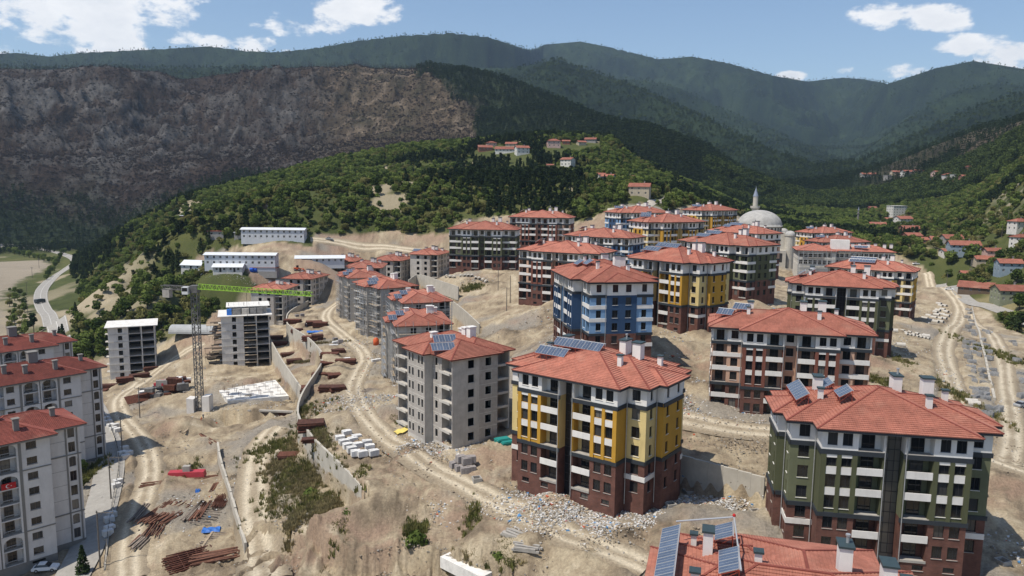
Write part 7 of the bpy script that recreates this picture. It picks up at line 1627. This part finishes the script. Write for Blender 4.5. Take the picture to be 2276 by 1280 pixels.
# ------------------------------------------------------------------ vehicles
def wheel(r, x, y, rad):
    m = MB(); m.tube([(x, y - .11, rad), (x, y + .11, rad)], rad, 12); w = m.build('wheel', M['tyre'], r); m = MB(); m.tube([(x, y - .12, rad), (x, y + .12, rad)], rad * .55, 10); m.build('rim', M['steel'], w)
def car(px, py, yaw, paint, label):
    p = hit(px, py); r = empty('parked_car', (p[0], p[1], p[2] + .05), yaw, label, 'car'); w = .86
    prof = [(-2.15, .35), (-2.2, .75), (-1.95, .95), (-1.2, 1.02), (.75, 1.0), (1.9, .86), (2.2, .65), (2.2, .35)]
    m = MB(); n = len(prof); 
    for i in range(n): a, b = prof[i], prof[(i + 1) % n]; m.quad((a[0], -w, a[1]), (b[0], -w, b[1]), (b[0], w, b[1]), (a[0], w, a[1]))
    m.poly([(x, -w, z) for x, z in prof]); m.poly([(x, w, z) for x, z in reversed(prof)]); m.build('body', M[paint], r)
    cab = [(-1.75, .97), (-1.1, 1.42), (.15, 1.45), (.95, .99)]; g_ = MB(); k = .66
    P = lambda q, s: (q[0], s * (w - .04 if q[1] < 1.1 else k), q[1])
    for a, b in ((0, 1), (2, 3)): g_.quad(P(cab[a], -1), P(cab[b], -1), P(cab[b], 1), P(cab[a], 1))
    g_.poly([P(q, -1) for q in cab][::-1]); g_.poly([P(q, 1) for q in cab]); g_.build('windows', M['glass'], r)
    rf = MB(); rf.box(-1.12, -k - .01, 1.415, .18, k + .01, 1.475); rf.build('car_roof', M[paint], r)
    for x in (-1.35, 1.35):
        for y in (-.78, .78): wheel(r, x, y, .33)
    for y in (-.6, .6): m = MB(); m.box(2.12, y - .2, .6, 2.215, y + .2, .72); m.build('headlight', M['wframe'], r)
M['dark_paint'] = mat('dark_car_paint', (.05, .06, .07), .3, spec=.5); M['grey_paint'] = mat('grey_car_paint', (.3, .31, .32), .3, spec=.5)
for a in [(102, 1268, .2, 'white_paint', 'white saloon car parked at the foot of the nearest town block'), (732, 533, -.1, 'grey_paint', 'grey car on the dirt path right of the upper dormitory'), (581, 588, .05, 'white_paint', 'white car in front of the lower dormitory'), (2036, 588, .1, 'white_paint', 'white car at the top of the right-hand track'), (2258, 610, .1, 'white_paint', 'white car parked beside the bright blue house'), (2110, 645, -.6, 'white_paint', 'white car beside the track above the pipes'), (2272, 905, .4, 'grey_paint', 'grey car at the right edge by the outer track')]: car(*a)
def truck():
    p = hit(90, 674); r = empty('truck', (p[0], p[1], p[2] + .2), R(75), 'dark lorry driving along the valley road', 'truck')
    m = MB(); m.box(-4.2, -1.2, .9, 1.4, 1.2, 3.1); m.build('cargo_box', M['dark_paint'], r); m = MB(); m.hexa([(1.6, -1.15, .6), (3.6, -1.15, .6), (3.6, 1.15, .6), (1.6, 1.15, .6), (1.6, -1.1, 2.8), (3.2, -1.1, 2.8), (3.2, 1.1, 2.8), (1.6, 1.1, 2.8)]); cb_ = m.build('cab', M['dark_paint'], r)
    m = MB(); m.quad((3.34, -1.0, 1.9), (3.34, 1.0, 1.9), (3.24, 1.0, 2.6), (3.24, -1.0, 2.6)); m.build('windscreen', M['glass'], cb_); m = MB(); m.box(-4.2, -.5, .55, 3.4, .5, .88); m.build('chassis', M['tyre'], r)
    for x in (-3.4, -2.2, 2.6):
        for y in (-1.0, 1.0): wheel(r, x, y, .5)
truck()
p = hit(661, 601); ex = empty('wheel_loader', (p[0], p[1], p[2]), .2, 'small orange loader on the slope behind the grey blocks', 'loader')
m = MB(); m.hexa([(-1.8, -.8, .7), (1.2, -.8, .7), (1.2, .8, .7), (-1.8, .8, .7), (-1.8, -.7, 1.6), (.6, -.7, 1.6), (.6, .7, 1.6), (-1.8, .7, 1.6)]); m.build('body', M['orange'], ex)
m = MB(); m.box(-.5, -.65, 1.6, .7, .65, 2.8); m.build('cab', M['glass'], ex); m = MB(); m.bar((.8, -.5, 1.3), (3.0, -.5, .7), .2); m.bar((.8, .5, 1.3), (3.0, .5, .7), .2); m.build('lift_arm', M['orange'], ex)
m = MB(); m.hexa([(2.8, -1.1, .1), (3.9, -1.1, .1), (3.9, 1.1, .1), (2.8, 1.1, .1), (2.8, -1.1, 1.1), (3.1, -1.1, 1.1), (3.1, 1.1, 1.1), (2.8, 1.1, 1.1)]); m.build('bucket', M['orange'], ex)
for x in (-1.2, .9):
    for y in (-.85, .85): wheel(ex, x, y, .6)
for (px, py, lab) in [(560, 604, 'left blue water tank by the open shed'), (569, 604, 'right blue water tank by the open shed')]:
    p = hit(px, py); m = MB(); m.lathe([(0, 0), (1.2, 0), (1.25, 1.6), (1.0, 2.0), (.3, 2.2), (0, 2.2)], 16); tag(m.build('water_tank', M['bluepl'], None, p, 0, True), lab, 'tank')
for (px, py, lab) in [(1117, 990, 'left teal rubbish skip between the grey and yellow blocks'), (1128, 996, 'right teal rubbish skip between the grey and yellow blocks')]:
    p = hit(px, py); r = empty('skip', p, .5, lab, 'skip'); m = MB(); m.hexa([(-1.2, -.8, 0), (1.2, -.8, 0), (1.2, .8, 0), (-1.2, .8, 0), (-1.5, -1.0, 1.4), (1.5, -1.0, 1.4), (1.5, 1.0, 1.4), (-1.5, 1.0, 1.4)]); m.build('body', M['teal'], r); m = MB(); m.box(-1.3, -.8, 1.38, 1.3, .8, 1.55); m.build('load', M['teal'], r)
p = hit(836, 768); m = MB(); m.lathe([(0, 0), (1.0, 0), (1.0, 2.2), (.6, 2.5), (.6, 2.7), (0, 2.7)], 14); tag(m.build('red_container', M['orange'], None, p, 0, True), 'orange red container standing in front of the scaffolded blocks', 'container')
p = hit(905, 962); m = MB()
for i in range(8):
    for j in range(4): P = lambda a, b: (a * .7 - 2.6, b * .6 - 1 + .35 * a, .15 + .12 * math.sin(a * 2 + b)); m.quad(P(i, j), P(i + 1, j), P(i + 1, j + 1), P(i, j + 1))
tag(m.build('plastic_sheet', M['yellowsheet'], None, (p[0], p[1], p[2] + .2), .5, True), 'yellow plastic sheet at the corner of the nearest grey block', 'sheet')
p = hit(1035, 1262); r = empty('broken_beam', (p[0], p[1], p[2]), -.75, 'broken concrete slab jutting from the bank at the bottom', 'beam'); m = MB(); m.box(-4.5, -1.1, -1.2, 4.5, 1.1, .6); m.build('slab', M['roof_slab'], r)
for i in range(5): m = MB(); m.bar((-3.5 + i, .8, .5), (-3.2 + i, 1.8, 1.1), .05); m.build('bent_rebar', M['rust'], r)
# window frames leaning at the green block
for (px, py, lab) in [(2150, 1268, 'white window frame leaning at the foot of the green block, right'), (2110, 1275, 'white window frame leaning at the foot of the green block, middle'), (2085, 1272, 'white window frame leaning at the foot of the green block, left')]:
    p = hit(px, py); o = obj('loose_window_frame', win_mesh(1.6, 1.9, 'white', True)[0], None, (p[0], p[1], p[2] + .1), -.2); setrot(o, R(-18)); tag(o, lab, 'window frame')
# inspection chambers
for (px, py, lab) in [(1490, 1128, 'small concrete chamber right of the yellow block, nearer'), (1530, 1098, 'small concrete chamber right of the yellow block, farther'), (1680, 1145, 'small concrete chamber left of the green block'), (2228, 1255, 'concrete chamber at the right edge below the green block'), (1060, 1070, 'twin open concrete chamber by the track')]:
    p = hit(px, py); r = empty('manhole_chamber', p, .3, lab, 'chamber'); m = MB()
    for (x0, y0, x1, y1) in ((-.8, -.8, .8, -.62), (-.8, .62, .8, .8), (-.8, -.61, -.62, .61), (.62, -.61, .8, .61)): m.box(x0, y0, -.5, x1, y1, .8)
    m.build('walls', M['slab'], r); m = MB(); m.box(-.6, -.6, -.5, .6, .6, .0); m.build('floor', M['void'], r)
# ------------------------------------------------------------------ people at work
M['cloth_dark'] = mat('work_clothes', (.05, .06, .09), .9); M['cloth_red'] = mat('orange_vest', (.5, .12, .03), .9); M['skin'] = mat('skin', (.35, .21, .15), .7)
def person(px, py, yaw, vest, label, bend=0.0):
    p = hit(px, py); r = empty('person', p, yaw, label, 'person')
    J = {'pel': (0, 0, .95), 'che': (.25 * bend, 0, 1.38 - .1 * bend), 'nec': (.34 * bend, 0, 1.52 - .15 * bend), 'lk': (.06, .1, .5), 'lf': (0, .11, .05), 'rk': (.02, -.1, .5), 'rf': (-.05, -.12, .05), 'ls': (.25 * bend, .2, 1.42 - .1 * bend), 'le': (.1 + .3 * bend, .27, 1.15), 'lh': (.3 + .2 * bend, .2, .98), 'rs': (.25 * bend, -.2, 1.42 - .1 * bend), 're': (.05 + .3 * bend, -.27, 1.15), 'rh': (.25 + .2 * bend, -.22, .95), 'lt': (.14, .12, .03), 'rt': (.1, -.13, .03)}
    E_ = [('pel', 'che'), ('che', 'nec'), ('pel', 'lk'), ('lk', 'lf'), ('lf', 'lt'), ('pel', 'rk'), ('rk', 'rf'), ('rf', 'rt'), ('che', 'ls'), ('ls', 'le'), ('le', 'lh'), ('che', 'rs'), ('rs', 're'), ('re', 'rh')]
    rad = {'pel': .15, 'che': .17, 'nec': .06, 'lk': .075, 'rk': .075, 'lf': .05, 'rf': .05, 'ls': .075, 'rs': .075, 'le': .05, 're': .05, 'lh': .04, 'rh': .04, 'lt': .04, 'rt': .04}
    ks = list(J); me = bpy.data.meshes.new('body'); me.from_pydata([J[k] for k in ks], [(ks.index(a), ks.index(b)) for a, b in E_], []); me.materials.append(M['cloth_dark' if not vest else 'cloth_red'])
    o = obj('body', me, r); sk = o.modifiers.new('skin', 'SKIN'); me.skin_vertices.new() if not me.skin_vertices else None
    sv = me.skin_vertices[0].data
    for i, k in enumerate(ks): sv[i].radius = (rad[k], rad[k]); sv[i].use_root = (k == 'pel')
    o.modifiers.new('smooth', 'SUBSURF').levels = 1
    h = MB(); hx_, hz_ = J['nec'][0] + .03, J['nec'][2] + .14; h.lathe([(.0, -.14), (.07, -.11), (.095, 0), (.085, .08), (.0, .13)], 10); hd_ = h.build('head', M['skin'], r, (hx_, 0, hz_), smooth=True)
    h = MB(); h.lathe([(.115, .03), (.11, .08), (.07, .14), (0, .16)], 10); h.build('helmet', M['yellowsheet' if vest else 'white_paint'], hd_, smooth=True)
for a in [(447, 938, .5, True, 'worker in an orange vest left of the blue sheet in front of the crane', .5), (452, 932, 2, False, 'worker in dark clothes bending in front of the crane', .8), (511, 945, 1.2, False, 'worker in dark clothes standing at the excavation wall', 0), (678, 727, .3, False, 'left worker in dark clothes in the upper storage yard', .2), (682, 728, 2.4, False, 'right worker in dark clothes in the upper storage yard', .3), (686, 528, 1, False, 'person in dark clothes at the corner of the upper dormitory', 0)]: person(*a)
# ------------------------------------------------------------------ rubble, scraps and weeds (nobody could count them)
def rubble(name, areas, n, smin, smax, mts, label, seed, flat=.6):
    r_ = np.random.default_rng(seed); pts = []
    tot = sum(a[4] for a in areas)
    P = []
    for (px, py, rx, ry, w) in areas:
        k = int(n * w / tot); c = np.array(hit(px, py)); e = np.array(hit(px + rx, py)); f = np.array(hit(px, py - ry)); dx = np.linalg.norm(e[:2] - c[:2]); dy = np.linalg.norm(f[:2] - c[:2])
        g2 = r_.normal(0, .55, (k, 2)); P.append(np.stack([c[0] + g2[:, 0] * dx, c[1] + g2[:, 1] * dy], 1))
    P = np.concatenate(P); z = zt_rel(P[:, 0], P[:, 1]) + CZ + .12
    mods = []
    for mt in mts:
        for q in range(2):
            m = MB(); ss = r_.uniform(.5, 1, 3); h = [tuple(np.array(v) * ss + r_.uniform(-.15, .15, 3)) for v in ((-.5, -.5, -.1), (.5, -.5, -.1), (.5, .5, -.1), (-.5, .5, -.1), (-.5, -.5, flat), (.5, -.5, flat), (.5, .5, flat), (-.5, .5, flat))]
            m.hexa(h); mods.append(m.mesh('scrap', [M[mt]]))
    scatter(name, np.stack([P[:, 0], P[:, 1], z], 1), r_.uniform(smin, smax, len(P)) * r_.uniform(.6, 1.4, len(P)), mods, seed, label)
M['scrapw'] = mat('white_scrap', (.55, .54, .52), .8, .2, 2); M['scrapr'] = mat('red_scrap', (.42, .09, .04), .8, .2, 2); M['scrapb'] = mat('blue_scrap', (.08, .22, .42), .7, .2, 2)
M['stonec'] = mat('dirt_clod', (.36, .295, .215), .95, .25, 2); M['stoneg'] = mat('grey_stone', (.30, .28, .25), .95, .25, 2); M['stoned'] = mat('dark_clod', (.20, .165, .125), .95, .25, 2)
ar = [(1180, 1115, 60, 25, 3), (1260, 1140, 80, 25, 4), (1340, 1165, 70, 20, 3), (1430, 1150, 80, 25, 3), (1500, 1110, 70, 30, 3), (1580, 1120, 80, 35, 3), (1660, 1150, 60, 40, 2), (930, 990, 60, 22, 2), (1010, 1005, 60, 14, 1.5), (1080, 990, 50, 12, 1), (860, 880, 60, 20, 2.5), (880, 860, 40, 15, 1.5), (760, 900, 60, 30, 2), (720, 930, 40, 20, 1), (700, 1010, 40, 20, .7), (1570, 860, 40, 30, 2), (1550, 900, 50, 22, 2), (1660, 920, 70, 14, 1.5), (1500, 770, 50, 16, 1.5), (1560, 745, 60, 12, 1.5), (1700, 680, 50, 12, 1.2), (1220, 690, 50, 10, 1.2), (1980, 760, 60, 22, 1.5), (2000, 700, 50, 30, 1.5), (680, 1140, 30, 15, .8), (1150, 1200, 60, 18, 1), (1010, 1140, 120, 30, 1), (800, 760, 40, 18, 1), (830, 800, 20, 25, .6), (2140, 870, 50, 40, 1.2), (540, 620, 60, 6, .6), (580, 850, 60, 20, .6), (480, 950, 60, 18, .8), (430, 1120, 80, 50, .8), (1040, 625, 60, 8, .6), (2220, 1200, 40, 40, 1), (1720, 930, 60, 12, 1), (1850, 905, 50, 10, .8), (1640, 700, 40, 14, 1), (1010, 1000, 40, 10, 1), (1240, 760, 40, 20, 1), (2000, 800, 60, 30, 1), (350, 850, 80, 25, 1), (560, 900, 80, 16, .8), (2060, 690, 60, 30, 1)]
rubble('building_rubble', ar, 22000, .08, .36, ['scrapw', 'stoneg', 'stonec', 'scrapw'], 'white and grey building rubble around the blocks', 31)
rubble('coloured_scraps', ar, 900, .2, .5, ['scrapr', 'scrapb', 'plank'], 'scattered red, blue and wooden scraps around the blocks', 32, .3)
rubble('stones_and_clods', [(x, y, w * 2.2, h * 2.6, k) for x, y, w, h, k in ar] + [(850, 1230, 200, 40, 6), (1050, 1250, 200, 30, 4), (620, 1200, 60, 60, 2), (400, 980, 120, 60, 3), (330, 880, 80, 40, 2), (620, 960, 60, 40, 2), (1130, 730, 60, 40, 2), (1640, 990, 120, 20, 2), (2230, 1000, 80, 60, 2), (2180, 800, 80, 60, 2), (900, 530, 120, 14, 2), (960, 580, 60, 16, 1.5)], 16000, .10, .38, ['stonec', 'stoneg', 'stoned'], 'stones and clods of earth on the bare ground', 33)
def weeds(name, areas, n, mt, label, seed, hgt=1.0):
    r_ = np.random.default_rng(seed); me = []
    for q in range(2):
        m = MB()
        for i in range(16):
            a = r_.uniform(0, 6.28); l = r_.uniform(.5, 1.0) * hgt; b = (r_.uniform(-.35, .35), r_.uniform(-.35, .35), 0); t = (b[0] + math.cos(a) * .35 * l, b[1] + math.sin(a) * .35 * l, l); w_ = .09
            m.quad((b[0] - w_ * math.sin(a), b[1] + w_ * math.cos(a), 0), (b[0] + w_ * math.sin(a), b[1] - w_ * math.cos(a), 0), (t[0] + .03, t[1], l), (t[0] - .03, t[1], l))
        me.append(m.mesh('weed_tuft', [M[mt]]))
    P = []; tot = sum(a[4] for a in areas)
    for (px, py, rx, ry, w) in areas:
        k = int(n * w / tot); c = np.array(hit(px, py)); e = np.array(hit(px + rx, py)); f = np.array(hit(px, py - ry)); g2 = r_.normal(0, .5, (k, 2)); dx = np.linalg.norm(e[:2] - c[:2]); dy = np.linalg.norm(f[:2] - c[:2]); P.append(np.stack([c[0] + g2[:, 0] * dx, c[1] + g2[:, 1] * dy], 1))
    P = np.concatenate(P); z = zt_rel(P[:, 0], P[:, 1]) + CZ + .02; scatter(name, np.stack([P[:, 0], P[:, 1], z], 1), r_.uniform(.5, 1.4, len(P)), me, seed, label)
weeds('green_weeds', [(660, 1060, 50, 55, 4), (700, 1115, 40, 30, 2), (765, 1150, 22, 30, 3), (640, 985, 25, 25, 2), (920, 1180, 30, 18, 1), (1050, 1170, 20, 40, 1), (1120, 1240, 30, 30, 1.5), (1050, 640, 25, 7, 2), (2080, 850, 18, 50, 2), (2250, 800, 30, 40, 3), (880, 930, 20, 8, .3), (190, 1060, 20, 30, 2), (1965, 850, 20, 10, .6), (590, 1000, 40, 20, .5), (410, 1050, 25, 25, .5)], 2600, 'scrub', 'green weeds growing on the banks', 41, 1.0)
weeds('dry_weeds', [(680, 1070, 40, 40, 4), (655, 1160, 16, 20, 1), (720, 1130, 30, 20, 2), (640, 1020, 30, 30, 2), (740, 820, 20, 12, .6), (690, 800, 15, 12, .6), (1090, 1230, 60, 30, 1), (2060, 840, 20, 50, 1)], 2600, 'drygrass', 'dry yellow weeds on the banks', 42, .9)
for (px, py, k, s, lab) in [(183, 1052, 'leafB', .55, 'young green tree behind the second town block, upper'), (187, 1086, 'leafC', .55, 'young green tree beside the town street'), (185, 1275, 'pineB', .62, 'small dark fir at the bottom of the town street'), (133, 762, 'pineB', .95, 'left dark cypress behind the old town roofs'), (140, 760, 'pineB', 1.05, 'right dark cypress behind the old town roofs'), (76, 745, 'pineA', 1.3, 'big dark pine beside the valley road'), (2160, 590, 'leafA', 2.0, 'big round green tree at the top of the right-hand track'), (2110, 588, 'leafB', 1.5, 'green tree left of the big round one'), (2180, 645, 'leafB', 1.1, 'tree in front of the old dark timber house'), (2265, 690, 'leafA', 1.2, 'tree in front of the greenish house'), (2140, 622, 'leafC', .9, 'small tree left of the old dark timber house'),
                            (925, 1205, 'bushB', 1.1, 'dark bush on the edge of the bank'), (1105, 1245, 'bushB', .9, 'bush below the lower roadside'), (1062, 1180, 'bushA', .9, 'small bush on the bank left of the pale beams'), (772, 1150, 'bushB', .9, 'green bush at the end of the curved wall'), (690, 1100, 'bushB', .9, 'green bush below the curved wall')]:
    p = hit(px, py); nm = 'bush' if 'bush' in k else ('pine_tree' if 'pine' in k else 'broadleaf_tree'); tree(k, p, s, rg.uniform(0, 6), lab, None, nm, 'bush' if 'bush' in k else 'tree')
for i, p in enumerate(hits([(104 + i * 4.5, 622 - i * 7 + (i % 2)) for i in range(11)])): tree('leafB', p, .9 + .2 * (i % 3), i, 'roadside tree in the row along the valley road bend', 'row of trees at the valley road', 'broadleaf_tree', 'tree')
for i, p in enumerate(hits([(22 + (i % 4) * 11, 648 + i * 4.2) for i in range(26)])): tree('leafA' if i % 2 else 'leafC', p, .6 + .2 * (i % 3), i * 1.3, 'bushy tree between the valley road and the river bed', 'trees between road and river', 'broadleaf_tree', 'tree')
for i, p in enumerate(hits([(10 + i * 11, 560 + i * 2.6) for i in range(11)])): tree('leafB', p, 1.1 + .2 * (i % 3), i * 1.7, 'tree on the far bank beside the river bed', 'trees on the far river bank', 'broadleaf_tree', 'tree')
# ------------------------------------------------------------------ air
hz_m = bpy.data.materials.new('pale_haze'); hz_m.use_nodes = True; nt = hz_m.node_tree; nt.nodes.clear()
out = nt.nodes.new('ShaderNodeOutputMaterial'); pv = nt.nodes.new('ShaderNodeVolumePrincipled'); pv.inputs['Color'].default_value = (.55, .75, 1.0, 1); pv.inputs['Density'].default_value = .000055; pv.inputs['Anisotropy'].default_value = .2
nt.links.new(pv.outputs[0], out.inputs['Volume'])
hb = MB(); hb.box(-7600, -300, -40, 7600, 7700, 1180); tag(hb.build('haze', hz_m), kind='stuff')

# ------------------------------------------------------------------ look-alikes: say which one, counted across the picture
def _ordinal(n): return '%d%s' % (n, 'th' if 10 <= n % 100 <= 20 else {1: 'st', 2: 'nd', 3: 'rd'}.get(n % 10, 'th'))
_by = {}
for o in sc.objects:
    if o.parent is None and o.get('label') and o.get('category'): _by.setdefault(o['label'], []).append(o)
for lab, L_ in _by.items():
    if len(L_) < 2: continue
    xs = [o.location.x / max(o.location.y, 1) for o in L_]; ds_ = [o.location.length for o in L_]
    wide = (max(xs) - min(xs)) >= .6 * (max(ds_) - min(ds_)) / (sum(ds_) / len(ds_))
    L_.sort(key=lambda o: o.location.x / max(o.location.y, 1) if wide else o.location.length)
    for i, o in enumerate(L_): o['label'] = '%s, %s %s' % (lab, _ordinal(i + 1), 'from left' if wide else 'nearest')
